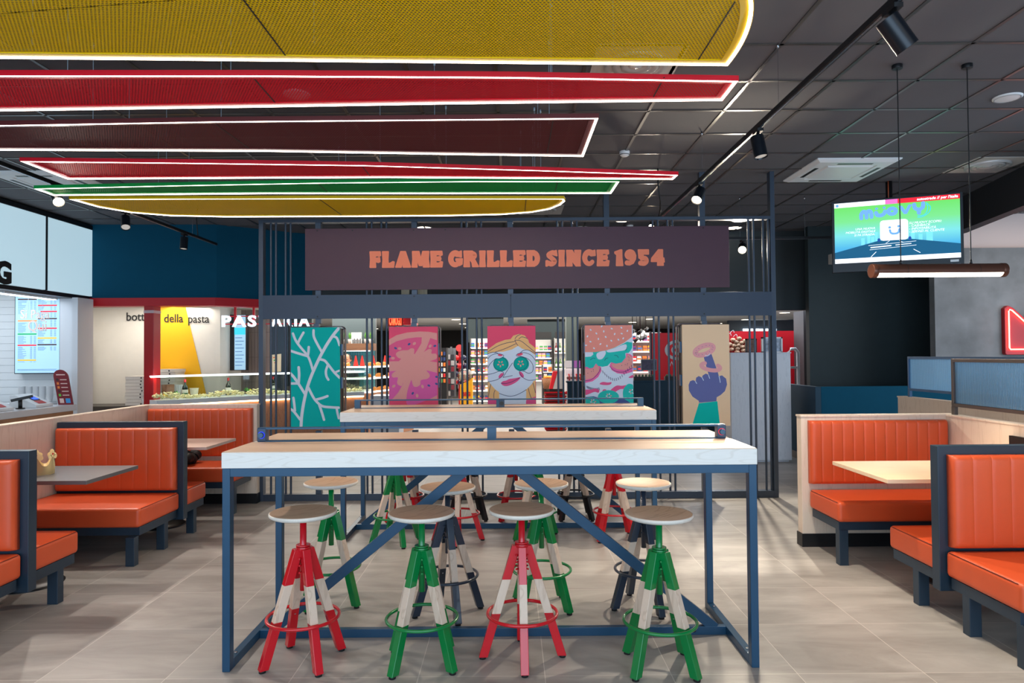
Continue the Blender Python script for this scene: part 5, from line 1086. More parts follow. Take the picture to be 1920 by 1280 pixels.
struct(kt, 'wall_left', mat('kitchen_tile_grout', (214, 218, 224), 0.4), 'white tiled wall behind the menu screen', cat='wall')
tl = MB()
for r_ in range(22):
    tl.box(-8.9, -6.40, 9.792, 9.80, 0.3+r_*0.105, 0.3+r_*0.105+0.101)
struct(tl, 'trim_4', mat('kitchen_tile', (232, 236, 240), 0.2), 'glossy white tile rows', bevel=0.002, cat='wall tiles')
struct(MB().box(-8.9, -6.2, 4, 9.88, 2.75, 2.85), 'ceiling', offwhite, 'white ceiling over the order counter', cat='ceiling')
for i, y in enumerate((6.6, 7.9, 9.0)):
    t = thing('strip_light', 'white strip light under the sign box, over the order counter', 'strip light', (-6.42, y, 2.36), 'strip lights over the order counter')
    MB().box(-6.48, -6.36, y-0.5, y+0.5, 2.375, 2.40).build('housing', white, t); MB().box(-6.465, -6.375, y-0.48, y+0.48, 2.366, 2.375).build('diffuser', led2, t)
# menu screen
def menu():
    x0, x1, z0, z1, Y = -7.075, -6.445, 1.345, 2.435, 9.66
    t = thing('menu_screen', 'upright menu screen with columns of prices over the order counter', 'screen', ((x0+x1)/2, Y, z0))
    MB().box(x0-0.012, x1+0.012, Y+0.002, Y+0.11, z0-0.012, z1+0.012).build('casing', blackpl, t, bevel=0.003)
    MB().box(x0, x1, Y-0.001, Y+0.004, z0, z1).build('screen', mat('menu_sky', (176, 218, 246), 0.5, emit=0.5), t)
    pal = [mat('menu_brown', (70, 50, 50), 0.5, emit=0.5), mat('menu_green', (20, 160, 90), 0.5, emit=0.7), mat('menu_red', (220, 40, 60), 0.5, emit=0.7), mat('menu_orange', (230, 140, 70), 0.5, emit=0.7), mat('menu_gold', (226, 180, 40), 0.5, emit=0.7), mat('menu_ink', (70, 110, 150), 0.5, emit=0.45)]
    m = MB(); F = lambda u, v: (x0+(u-165)/403*0.63, z1-(v-75)/703*1.09)
    def bar_(u0, u1, v, h, mi): a, b_ = F(u0, v-h), F(u1, v+h); m.box(a[0], b_[0], Y-0.003, Y-0.001, b_[1], a[1], mi)
    for u0, u1, v, mi in ((188, 362, 100, 0), (372, 545, 98, 1), (372, 545, 157, 2), (395, 545, 213, 2), (372, 545, 279, 0), (188, 362, 298, 3), (372, 545, 368, 2), (188, 360, 420, 1), (370, 543, 458, 4), (188, 360, 523, 2), (370, 543, 519, 0), (188, 357, 660, 4)): bar_(u0, u1, v, 6, mi)
    rnd = random.Random(2)
    for c_, (va, vb) in ((0, (118, 240)), (1, (112, 145)), (1, (170, 205)), (1, (225, 268)), (1, (292, 355)), (0, (318, 405)), (1, (382, 445)), (0, (440, 512)), (1, (540, 575)), (0, (540, 650)), (0, (675, 680)), (1, (475, 505))):
        v_ = va
        while v_ < vb:
            b0 = 190 if c_ == 0 else 373
            bar_(b0, b0+30+rnd.random()*50, v_, 1.3, 5); bar_(b0+112, b0+130, v_, 1.3, 5); bar_(b0+145, b0+165, v_, 1.3, 5); v_ += 9.5
    bar_(188, 545, 745, 1.5, 5); bar_(188, 545, 755, 1.5, 5)
    m.build('menu_lines', pal, t, fix=False)
menu()
pq = thing('neon_sign', 'outlined hanging sign reading Si Paga Qui in front of the menu screen', 'sign', (-6.55, 9.0, 2.0))
nm_ = mat('sign_outline', (236, 214, 206), 0.4, emit=0.25)
for s_, px, py, sz in (('Si Paga', 38, 597, 0.17), ('Qui', 52, 620, 0.20)):
    c = bpy.data.curves.new('t', 'FONT'); v = at(px, py, 9.1)
    m = MB(); m.text(s_, lambda u, v_, w, v=v: (v.x+u, 9.1-w, v.z+v_), sz, 0, 0.006, 0, bold=0.0, sx=0.85)
    m.build('letters', nm_, pq, fix=False); bpy.data.curves.remove(c)
for px in (53, 80):
    a = at(px, 575, 9.1); MB().cyl((a.x, 9.1, 2.1), (a.x, 9.1, 2.74), 0.0015, n=6, caps=False).build('wire', chrome, pq)
# order counter
oc = thing('order_counter', 'white order counter with an oak front band on the far left', 'counter', (-6.3, 8.0, 0))
MB().box(-6.75, -5.9, 6.4, 9.20, 0.845, 0.925).build('worktop', mat('gloss_white', (224, 226, 232), 0.2), oc, bevel=0.003)
MB().box(-6.7, -5.93, 6.42, 9.18, 0, 0.845).build('body', mat('kitchen_white', (226, 230, 236), 0.45), oc)
MB().box(-5.93, -5.915, 6.5, 9.15, 0.62, 0.845).build('front_band', wood('warm_oak', (176, 124, 84), (150, 100, 66), 'Y', 3, 0.5, 4), oc)
def pos(y, label):
    t = thing('card_terminal', label, 'payment terminal', (-6.15, y, 0.925), 'payment terminals on the order counter')
    MB().prism([(-6.36, 0.926), (-6.02, 0.926), (-6.02, 0.96), (-6.30, 1.09), (-6.36, 1.09)], y-0.16, y+0.16, lambda u, v, w: (u, w, v)).build('housing', white, t, bevel=0.004)
    F = lambda u, v, w: Vector((-6.02, y, 0.962))+Vector((-0.28, 0, 0.13)).normalized()*u+Vector((0, 1, 0))*v+Vector((0.13, 0, 0.28)).normalized()*w
    MB().prism([(0.12, -0.05), (0.22, -0.05), (0.22, 0.07), (0.12, 0.07)], 0, 0.006, F).build('display_frame', blackpl, t); MB().prism([(0.135, -0.035), (0.205, -0.035), (0.205, 0.055), (0.135, 0.055)], 0.006, 0.008, F).build('display', mat('blue_display', (40, 80, 255), 0.4, emit=1.5), t)
    MB().prism([(0.03, -0.07), (0.105, -0.07), (0.105, 0.07), (0.03, 0.07)], 0, 0.003, F).build('sticker', mat('sticker_red', (196, 60, 50), 0.5), t)
pos(8.75, 'white sloped payment terminal with blue display, nearer the menu screen')
pos(8.05, 'white sloped payment terminal at the left edge of the photo')
sc_ = thing('barcode_scanner', 'black scanner on a stand between the payment terminals', 'scanner', (-6.12, 8.45, 0.925))
MB().cyl((-6.12, 8.45, 0.926), (-6.12, 8.45, 1.05), 0.022, n=14).cyl((-6.12, 8.45, 0.926), (-6.12, 8.45, 0.936), 0.05, n=20).build('stand', blackpl, sc_); MB().bar((-6.2, 8.40, 1.03), (-6.0, 8.5, 1.08), 0.04, 0.035).build('head', blackpl, sc_, bevel=0.005)
cp = None
for i, px in enumerate((46, 60, 72, 84, 98)):
    v = at(px, 745, 9.55); lab = 'stack of white paper cups behind the order counter'
    t = thing('cup_stack', lab, 'paper cups', (v.x, 9.5, 0.93), 'stacks of paper cups'); q = MB()
    for k in range(5): q.lathe([(0.03, 0.93+k*0.03), (0.042, 0.93+k*0.03+0.09), (0.044, 0.93+k*0.03+0.092)], (v.x, 9.5, 0.02), 20)
    q.build('cups', white, t, fix=False)
struct(MB().box(-8.8, -6.42, 9.3, 9.58, 0.0, 0.93), 'trim_5', mat('kitchen_white', (226, 230, 236), 0.45), 'white rear worktop of the kitchen', cat='worktop')
mb_ = thing('menu_stand', 'maroon rounded menu board leaning on the order counter', 'menu board', (-6.12, 9.12, 0.925))
a, b_, c_ = at(123, 688, 9.15), at(104, 695, 9.15), at(120, 752, 9.15)
def F(u, v, w):   # u 0..1 across, v 0..1 up, leaning
    base = Vector((-6.085, 9.12, 0.927)); return base+Vector((0.20*u-0.055*v*2.3, 0, 0))+Vector((0, 0.06*v, 0.47*v))+Vector((0, -w, 0))
out = [(0, 0), (1, 0), (1, 0.8)]+[(0.5+0.5*math.cos(t_), 0.8+0.2*math.sin(t_)) for t_ in [PI*i/12 for i in range(1, 12)]]+[(0, 0.8)]
MB().prism(out, 0, 0.012, F).build('board', mat('maroon', (120, 22, 34), 0.45), mb_)
q = MB(True)
FB = lambda u, v, w: F(u, v, 0.0125+w)
for k, mi in enumerate((1, 2, 2, 1, 3)):
    z = 0.68-k*0.11; q.flat([(0.14, z), (0.30, z), (0.30, z+0.07), (0.14, z+0.07)], 0, FB, mi); q.flat([(0.4, z+0.02), (0.85, z+0.02), (0.85, z+0.045), (0.4, z+0.045)], 0, FB, 0)
q.flat([(0.14, 0.05), (0.42, 0.05), (0.42, 0.18), (0.14, 0.18)], 0, FB, 0); q.flat([(0.55, 0.05), (0.86, 0.05), (0.86, 0.18), (0.55, 0.18)], 0, FB, 4)
q.flat([(0.2, 0.84), (0.8, 0.84), (0.8, 0.87), (0.2, 0.87)], 0, FB, 0)
q.build('print', [mat('print_cream', (226, 190, 180), 0.5), mat('print_dark', (60, 30, 34), 0.5), mat('print_orange', (226, 120, 50), 0.5), mat('print_green', (90, 180, 60), 0.5), mat('print_blue', (60, 150, 210), 0.5)], mb_, fix=False)

# ------------------------------------------------------------------ pasta corner
struct(MB().box(-8.9, -4.98, 11.4, 11.5, 0, 2.43), 'wall_back', offwhite, 'white wall lettered bottega della pasta', cat='wall')
pl = at(302, 575, 11.39); pr_ = at(347, 573, 11.39); pb = at(383, 745, 11.39); pc = at(296, 745, 11.39)
one(MB().prism([(pl.x, 2.425), (pr_.x, 2.425), (pb.x+0.06, 0.80), (pl.x-0.35, 0.80)], 11.388, 11.398, lambda u, v, w: (u, w, v)), 'painted_trapezoid', yellowp, 'tall yellow trapezoid painted on the white wall', 'wall painting')
wt = thing('wall_lettering', 'thin black words bottega della pasta on the white wall', 'lettering', (-6.4, 11.38, 2.1))
ink = mat('ink_black', (20, 20, 26), 0.6)
for s_, px0, px1, py in (('bottega', 236, 298, 601), ('della', 307, 343, 604), ('pasta', 352, 392, 605)):
    v = at(px0, py, 11.38); v1 = at(px1, py, 11.38)
    m = MB().text(s_, lambda u, w_, w: (u, w_, w), 0.2, 0); mxx = max(p.x for p in m.v); k = (v1.x-v.x)/mxx
    MB().text(s_, lambda u, w_, w, v=v, k=k: (v.x+u*k, 11.383-w, v.z+w_), 0.2, 0.0, 0.004, 0, bold=0.0015).build('word', ink, wt, fix=False)
cl = thing('column', 'red column standing before the yellow trapezoid', 'column', (-5.3, 10.05, 0))
a, b_ = at(269.5, 650, 9.95), at(288, 650, 9.95)
MB().box(a.x, b_.x, 9.95, 10.15, 0, 2.32).build('shaft', mat('column_red', (176, 10, 18), 0.35), cl, bevel=0.006)
z_ = at(280, 583, 9.95).z; MB().box(a.x-0.002, b_.x+0.002, 9.947, 10.152, z_-0.03, z_+0.012).build('pale_band', mat('band_pale', (206, 176, 178), 0.5), cl)
bc = thing('drinks_cooler', 'slim glass door cooler edge beside the order counter wall', 'cooler', (-7.05, 11.0, 0))
MB().box(-7.09, -7.02, 11.0, 11.3, 0, 1.75).build('frame', chrome, bc); MB().ball((-7.06, 11.0, 1.86), 0.05, 10, 0, 1.6).build('knob', mat('amber', (190, 150, 130), 0.3), bc)
# slat tiled wall right of the white wall
slw = MB().box(-4.98, -4.36, 12.3, 12.4, 0, 2.43)
struct(slw, 'wall_back', mat('tile_back', (120, 104, 96), 0.4), 'brown backing of the slim glazed tiles', cat='wall')
sl = MB()
for r_ in range(5):
    for i in range(11): sl.box(-4.98+i*0.055, -4.98+i*0.055+0.05, 12.285, 12.30, 0.2+r_*0.45, 0.2+r_*0.45+0.44)
struct(sl, 'trim_6', mat('glazed_tile', (150, 134, 128), 0.12, coat=0.4), 'upright slim glazed tiles', cat='wall tiles')
struct(MB().box(-4.98, -4.9, 11.4, 12.3, 0, 2.43), 'wall_back', offwhite, 'return of the white wall', cat='wall')
ms = thing('menu_screen', 'narrow pale blue menu screen below the PASTARIA sign', 'screen', (-4.4, 11.9, 1.3))
a, b_ = at(440, 595, 11.8), at(461, 694, 11.8)
MB().box(a.x-0.10, b_.x, 11.80, 11.92, b_.z, a.z+0.05).build('casing', blackpl, ms); MB().box(a.x, b_.x-0.005, 11.792, 11.80, b_.z+0.01, a.z+0.04).build('screen', mat('menu_sky', (186, 226, 250), 0.5, emit=0.95), ms)
q = MB(); q.box(a.x, b_.x-0.005, 11.786, 11.79, a.z-0.30, a.z-0.18, 0)
for k in range(9): q.box(a.x+0.015, b_.x-0.06+0.03*(k % 2), 11.786, 11.79, a.z-0.36-k*0.06, a.z-0.35-k*0.06, 1)
q.build('menu_lines', [mat('menu_aqua', (60, 200, 220), 0.5, emit=0.8), mat('menu_ink', (70, 110, 150), 0.5, emit=0.45)], ms)
# hanging sign PASTARIA
ps = thing('pastaria_sign', 'glowing white hanging letters PASTARIA on a red rail', 'sign', (-3.6, 9.8, 2.0))
wl = mat('sign_white_glow', (215, 235, 255), 0.5, emit=1.6)
va, vb = at(417, 612, 10.33), at(581, 611, 10.33)
for word, p0, p1 in (('PAS', 417, 481), ('T', 486, 498), ('ARIA', 509, 581)):
    m = MB().text(word, lambda u, v, w: (u, v, w), 0.235, 0, space=1.25, bold=0.006); lo_ = min(p.x for p in m.v); hi_ = max(p.x for p in m.v); A_, B_ = at(p0, 612, 10.33), at(p1, 612, 10.33); kx = (B_.x-A_.x)/(hi_-lo_)
    MB().text(word, lambda u, v, w: (A_.x+(u-lo_)*kx, 10.33-w, va.z+v), 0.235, 0, 0.03, 0, space=1.25, bold=0.006).build('letters', wl, ps, fix=False)
f = MB().box(va.x-0.02, vb.x+0.05, 10.37, 10.39, va.z+0.03, va.z+0.045).box(va.x-0.02, vb.x+0.05, 10.37, 10.39, va.z+0.15, va.z+0.165)
f.build('rail', redm, ps)
for px in (440, 475): v = at(px, 600, 10.35); MB().box(v.x-0.015, v.x+0.015, 10.36, 10.39, va.z+0.05, 2.312).build('hanger', redm, ps)
# curved pasta counter: front line points
CP = [(-5.10, 9.75), (-4.15, 10.75), (-3.35, 11.35), (-2.55, 11.75)]
def along(d, z0, z1, dd, m, mi=0):
    "wall-like strip following the counter front, from offset d to d+dd behind it"
    pts = [Vector((*p, 0)) for p in CP]; N = []
    for i in range(len(pts)):
        a, b_ = pts[max(0, i-1)], pts[min(len(pts)-1, i+1)]; e = (b_-a).normalized(); N.append(Vector((-e.y, e.x, 0)))
    A = [p+n_*d for p, n_ in zip(pts, N)]; B = [p+n_*(d+dd) for p, n_ in zip(pts, N)]
    vs = [(p.x, p.y, z) for z in (z0, z1) for p in A+B]; n = len(pts); fs = []
    for i in range(n-1): fs += [(i, i+1, 2*n+i+1, 2*n+i), (n+i, n+i+1, 3*n+i+1, 3*n+i), (i, i+1, n+i+1, n+i), (2*n+i, 2*n+i+1, 3*n+i+1, 3*n+i)]
    fs += [(0, n, 3*n, 2*n), (n-1, 2*n-1, 4*n-1, 3*n-1)]
    m.add(vs, fs, mi); return m
pcn = thing('pasta_counter', 'glass fronted pasta counter with a lit slatted oak base', 'display counter', (-3.9, 10.9, 0))
along(0.06, 0, 0.84, 0.5, MB()).build('base', wood('counter_oak', (206, 148, 112), (176, 120, 88), 'Z', 4, 0.5, 5), pcn)
along(0.0, 0.865, 0.93, 0.62, MB()).build('worktop', white, pcn)
along(0.03, 0.84, 0.865, 0.05, MB()).build('light_strip', mat('warm_strip', (255, 214, 160), 0.5, emit=7), pcn)
along(0.012, 0.93, 1.265, 0.006, MB()).build('front_glass', clearg, pcn)
along(0.0, 1.265, 1.285, 0.30, MB()).build('shelf_edge', mat('cool_strip', (235, 248, 255), 0.5, emit=2.4), pcn)
along(0.22, 1.258, 1.264, 0.04, MB()).build('added_case_light', mat('added_case_led', (255, 244, 224), 0.5, emit=9), pcn)  # glowing strip added to brighten the heaped pasta
def heap(m, x0, x1, y, z, n, r, rnd, mi=0, h=0.05):
    for i in range(n):
        x = x0+(x1-x0)*rnd.random(); yy = y+0.14*(rnd.random()-0.5); zz = z+h*rnd.random()*max(0.2, math.cos((yy-y)*8))
        a = rnd.random()*PI; b_ = (rnd.random()-0.5); d = Vector((math.cos(a), math.sin(a), b_)).normalized()*r*1.4
        m.cyl(Vector((x, yy, zz))-d, Vector((x, yy, zz))+d, r*0.6, n=6, mi=mi)
rnd = random.Random(11)
hp = MB()
for i in range(3):
    p, q_ = Vector((*CP[i], 0)), Vector((*CP[i+1], 0)); e = (q_-p).normalized(); nn = Vector((-e.y, e.x, 0)); L_ = (q_-p).length
    for k in range(int(L_*200)):
        u = rnd.random()*L_; d = 0.10+0.22*rnd.random(); c = p+e*u+nn*d+Vector((0, 0, 0.945+0.055*rnd.random()*(1+0.5*math.sin(u*7))))
        a_ = rnd.random()*PI; dv = Vector((math.cos(a_), math.sin(a_), rnd.random()-0.5))*0.022; hp.cyl(c-dv, c+dv, 0.010, n=6)
tag(hp.build('fresh_pasta', mat('pasta', (250, 228, 172), 0.6, var=0.1, vscale=40)), 'pale fresh pasta heaped behind the counter glass', 'pasta', kind='stuff')
def bottle(px, label, Y, rnd=None, z=0.935):
    v = at(px, 740, Y); t = thing('oil_bottle', label, 'bottle', (v.x, Y, z), 'dark oil bottles on the pasta counter')
    MB().lathe([(0.0001, 0), (0.04, 0), (0.042, 0.02), (0.042, 0.14), (0.034, 0.175), (0.015, 0.205), (0.014, 0.25)], (v.x, Y, z), 24).build('glass', mat('dark_glass', (20, 34, 22), 0.15), t, fix=False)
    MB().lathe([(0.017, 0.235), (0.018, 0.28), (0.0001, 0.282)], (v.x, Y, z), 20).build('cap', redm, t, fix=False)
    MB().lathe([(0.0428, 0.03), (0.0428, 0.125)], (v.x, Y, z), 24).build('label', mat('bottle_label', (216, 208, 196), 0.6), t, fix=False)
    MB().lathe([(0.0432, 0.05), (0.0432, 0.075)], (v.x, Y, z), 24).build('label_band', mat('label_green', (20, 84, 50), 0.6), t, fix=False)
bottle(347, 'dark oil bottle with red cap in front of the yellow trapezoid', 10.35); bottle(428, 'dark oil bottle with red cap below the narrow menu screen', 10.95); bottle(512, 'dark oil bottle seen between the left screen rods', 11.55)
bk = at(318, 740, 10.45); t = thing('wooden_tub', 'round wooden tub at the left end of the pasta counter', 'tub', (bk.x, 10.4, 0.935))
MB().lathe([(0.0001, 0), (0.085, 0), (0.09, 0.20), (0.082, 0.20), (0.08, 0.02)], (bk.x, 10.4, 0.935), 30).build('tub', wood('tub_wood', (150, 104, 76), (120, 80, 58), 'Z', 3, 0.5, 4), t, fix=False)
for px, Y, lab in ((310, 10.2, 'lemon at the left end of the pasta heap'), (468, 11.35, 'lemon by the right rods')):
    v = at(px, 742, Y); one(MB().ball((v.x, Y, 0.985), 0.035, 10, 0, 0.9), 'lemon', mat('lemon_yellow', (244, 204, 40), 0.45), lab, 'lemon')
v = at(345, 737, 10.9); t = thing('napkin_holder', 'white tub of paper straws behind the pasta', 'tub', (v.x, 10.7, 0.935)); q = MB()
v = at(334, 737, 10.7)
for k in range(14): a_ = k*0.45; q.bar((v.x+0.02*math.cos(a_), 10.7+0.02*math.sin(a_), 0.96), (v.x+0.07*math.cos(a_), 10.7+0.05*math.sin(a_), 1.12), 0.012, 0.012)
q.build('straws', white, t); MB().lathe([(0.0001, 0), (0.04, 0), (0.045, 0.08)], (v.x, 10.7, 0.935), 20).build('cup', white, t, fix=False)
v = at(364, 737, 10.7); one(MB().lathe([(0.0001, 0), (0.05, 0), (0.065, 0.12), (0.07, 0.125), (0.07, 0.13), (0.0001, 0.13)], (v.x, 10.7, 0.935), 26), 'food_tub', mat('cream_tub', (230, 222, 196), 0.5), 'cream coloured lidded tub right of the left oil bottle', 'tub', fix=False)
v = at(412, 737, 10.95)
t = thing('bread_bowl', 'glass domed dish of golden rolls on the pasta counter', 'dish', (v.x, 10.95, 0.935)); q = MB(); 
for k in range(6): a_ = k*1.05; q.ball((v.x+0.05*math.cos(a_), 10.95+0.04*math.sin(a_), 0.98), 0.03, 7, 0, 0.8)
q.build('rolls', mat('roll_gold', (226, 158, 80), 0.6), t, fix=False); MB().lathe([(0.0001, 0.0), (0.1, 0.0), (0.105, 0.012)], (v.x, 10.95, 0.935), 28).build('plate', white, t, fix=False)
for px, Y, lab in ((331, 10.25, 'green leaves at the left of the pasta heap'), (463, 11.2, 'green leaves in the pasta heap near the screen')):
    v = at(px, 742, Y); q = MB()
    for k in range(7):
        a_ = k*0.9; c = Vector((v.x, Y, 0.98)); d = Vector((math.cos(a_)*0.07, math.sin(a_)*0.05, 0.03+0.02*(k % 3))); s_ = Vector((-math.sin(a_), math.cos(a_), 0.2))*0.02
        q.add([c, c+d*0.5+s_, c+d, c+d*0.5-s_, c+d*0.5+Vector((0, 0, 0.01))], [(0, 1, 4), (1, 2, 4), (2, 3, 4), (3, 0, 4)])
    one(q, 'basil_leaves', mat('leaf_green', (70, 140, 40), 0.5), lab, 'herb', fix=False)
# pizza boxes
pbx = thing('pizza_box', 'white takeaway box in the tall stack beside the red column', 'pizza box', (0, 0, 0), 'stacked takeaway boxes')
MB().box(-0.17, 0.17, -0.17, 0.17, 0, 0.045).build('carton', mat('carton_white', (230, 226, 218), 0.6), pbx, bevel=0.003); MB().box(-0.172, 0.172, -0.172, 0.172, 0.044, 0.05).build('lid', mat('carton_lid', (214, 208, 200), 0.6), pbx); MB().cyl((0.08, -0.172, 0.025), (0.08, -0.174, 0.025), 0.012, n=12).build('vent_hole', blackpl, pbx)
va = at(266, 740, 10.83); vb_ = at(318, 740, 11.18); first = True
for (X_, Y_, n_, z0_) in ((va.x, 10.83, 9, 0.80), (vb_.x, 11.18, 11, 0.80)):
    for k in range(n_):
        o = pbx if first else clone(pbx); first = False
        o.location = (X_+0.01*math.sin(k*2.1), Y_, z0_+k*0.051); o.rotation_euler = (0, 0, 0.06*math.sin(k*1.7)); o['label'] = 'white takeaway box in the tall stack beside the red column' if n_ == 9 else 'white takeaway box in the stack behind the counter glass'
        o['group'] = 'boxes stacked beside the column' if n_ == 9 else 'boxes stacked behind the glass'
one(MB().box(-7.0, -5.1, 10.65, 11.3, 0, 0.79), 'low_cabinet', mat('cabinet_dark', (70, 66, 64), 0.5), 'low cabinet under the stacks of white takeaway boxes', 'cabinet')
# small lectern sign
v = at(518, 700, 10.2)
t = thing('menu_card', 'tilted cream menu card standing on the pasta counter behind the rods', 'menu card', (v.x, 11.6, 0.95)); v = at(518, 700, 11.6); Hc = 1.27
MB().bar((v.x-0.0, 11.6, Hc+0.02), (v.x-0.03, 11.7, Hc+0.32), 0.16, 0.01, up=(0, 1, 0)).build('card', mat('card_cream', (240, 222, 190), 0.5), t)
q = MB(); 
for k in range(4): q.box(v.x-0.05, v.x-0.02, 11.585+0.03*(3-k), 11.59+0.03*(3-k), Hc+0.12+k*0.045, Hc+0.14+k*0.045, k % 2)
q.build('food_dots', [mat('print_green', (90, 180, 60), 0.5), mat('print_orange', (226, 120, 50), 0.5)], t)
struct(MB().box(-4.05, -3.62, 12.3, 12.4, 0, 2.6), 'wall_back', blackwall, 'dark wall beside the blue grey door', cat='wall')
struct(MB().box(-4.36, -4.05, 12.28, 12.38, 0, 2.1), 'door_1', mat('door_blue_grey', (56, 76, 96), 0.5), 'blue grey door behind the pasta counter', cat='door')

# ------------------------------------------------------------------ bakery seen between the rods
struct(MB().box(-3.62, -2.74, 13.7, 13.8, 0, 2.62), 'wall_back', mat('bakery_wall', (60, 74, 80), 0.5), 'bakery back wall', cat='wall')
tm = MB()
for r_ in range(4):
    for i in range(17): tm.box(-3.6+i*0.05, -3.6+i*0.05+0.045, 13.685, 13.70, 0.9+r_*0.22, 0.9+r_*0.22+0.215)
struct(tm, 'trim_7', mat('teal_tile', (70, 140, 156), 0.12, coat=0.4), 'teal glazed tiles of the bakery wall', cat='wall tiles')
bs = thing('plant_shelf', 'wooden shelf with potted herbs lit by a strip on the bakery wall', 'shelf', (-3.2, 13.55, 1.66))
MB().box(-3.6, -2.72, 13.40, 13.68, 1.66, 1.80).build('board', wood('shelf_oak', (120, 84, 58), (96, 64, 44), 'X', 2, 0.5, 4), bs)
MB().box(-3.6, -2.80, 13.42, 13.45, 1.645, 1.66).build('light_strip', mat('cool_strip', (235, 248, 255), 0.5, emit=4), bs)
for i, x in enumerate((-3.36, -3.22, -3.02, -2.90, -2.80)):
    t = thing('potted_herb', 'small potted herb on the lit bakery shelf', 'plant', (x, 13.54, 1.80), 'potted herbs on the bakery shelf')
    MB().lathe([(0.0001, 0), (0.035, 0), (0.045, 0.09)], (x, 13.54, 1.80), 16).build('pot', white, t, fix=False); q = MB()
    for k in range(16):
        a_ = k*2.4; l_ = 0.06+0.03*(k % 3); c = Vector((x, 13.54, 1.88)); tip = c+Vector((math.cos(a_)*0.05, math.sin(a_)*0.05, l_+0.04)); w_ = Vector((-math.sin(a_), math.cos(a_), 0))*0.009
        q.add([c, (c+tip)/2+w_, tip, (c+tip)/2-w_], [(0, 1, 2, 3)])
    q.build('leaves', mat('herb_green', (86, 150, 60), 0.5), t, fix=False)
t = thing('shelf_sign', 'white jagged lettered decoration on the bakery shelf', 'decoration', (-3.12, 13.45, 1.80)); MB().box(-3.17, -2.97, 13.44, 13.46, 1.70, 2.02).build('card', white, t)
q = MB(); [q.box(-3.15+k*0.03, -3.13+k*0.03, 13.435, 13.44, 1.76, 1.88+0.02*(k % 2)) for k in range(6)]; q.build('dark_marks', blackpl, t)
dc = thing('pastry_case', 'brightly lit glass pastry case seen through the left rods', 'display case', (-2.9, 12.8, 0))
for (z0_, z1_, nm__, mt) in ((0, 0.86, 'base', MATS['counter_oak']),):
    MB().prism([(-3.55, 12.35), (-2.62, 12.35), (-2.05, 14.2), (-2.6, 14.2), (-3.1, 13.0), (-3.55, 13.0)], z0_, z1_).build(nm__, mt, dc)
for k, z in enumerate((0.88, 1.13, 1.34)):
    MB().prism([(-3.55, 12.33), (-2.60, 12.33), (-2.03, 14.2), (-2.5, 14.2), (-3.0, 12.8), (-3.55, 12.8)], z, z+0.02).build('shelf', mat('shelf_glow', (250, 244, 232), 0.4, emit=0.35), dc)
    MB().bar((-3.55, 12.32, z+0.01), (-2.60, 12.32, z+0.01), 0.014, 0.03).build('edge_light', mat('cool_strip2', (250, 246, 236), 0.5, emit=2.2), dc)
    MB().bar((-2.595, 12.33, z+0.01), (-2.025, 14.2, z+0.01), 0.014, 0.03).build('edge_light', MATS['cool_strip2'], dc)
MB().prism([(-3.55, 12.31), (-2.58, 12.31), (-2.585, 12.318), (-3.55, 12.318)], 0.90, 1.36).build('front_glass', clearg, dc)
cr = thing('croissant', 'golden croissant in the lit pastry case', 'pastry', (0, 0, 0), 'pastries in the lit pastry case'); q = MB()
for k in range(9):
    a_ = PI*(0.1+0.8*k/8); rr = 0.012+0.026*math.sin(PI*(k+0.5)/9); q.ball((0.07*math.cos(a_), 0.05*math.sin(a_), rr), rr, 6)
q.build('crust', mat('crust', (224, 148, 66), 0.5, var=0.2, vscale=60), cr, fix=False)
rnd = random.Random(4); first = True
for z in (0.90, 1.15, 1.36):
    for i in range(13):
        u = i/12; x, y = (-3.45+1.6*u*0.5, 12.45) if i < 7 else (-2.66+0.5*(u-0.55)/0.45, 12.5+1.5*(u-0.55)/0.45)
        o = cr if first else clone(cr); first = False; o.location = (x+0.03*rnd.random(), y+0.08*rnd.random(), z); o.rotation_euler = (0, 0, rnd.random()*6)
for px, Y in ((667, 12.5), (679, 12.5), (700, 12.9), (722, 13.3)):
    v = at(px, 676, Y); t = thing('price_cone', 'slim red pointed price sign on top of the pastry case', 'sign', (v.x, Y, 1.36), 'red price signs on the pastry case')
    MB().add([(v.x-0.045, Y, 1.362), (v.x+0.045, Y, 1.362), (v.x+0.01, Y, 1.56), (v.x-0.01, Y, 1.56), (v.x-0.045, Y+0.03, 1.362), (v.x+0.045, Y+0.03, 1.362)], [(0, 1, 2, 3), (4, 5, 2, 3), (0, 4, 3), (1, 5, 2)]).build('card', mat('sign_red2', (220, 50, 40), 0.5), t, fix=False)
one(MB().box(-2.45, -1.95, 11.75, 12.25, 0, 0.86), 'chest_cooler', mat('pale_chest', (206, 214, 224), 0.4), 'white chest behind the far table end, below the pastry case', 'cooler', bevel=0.01)
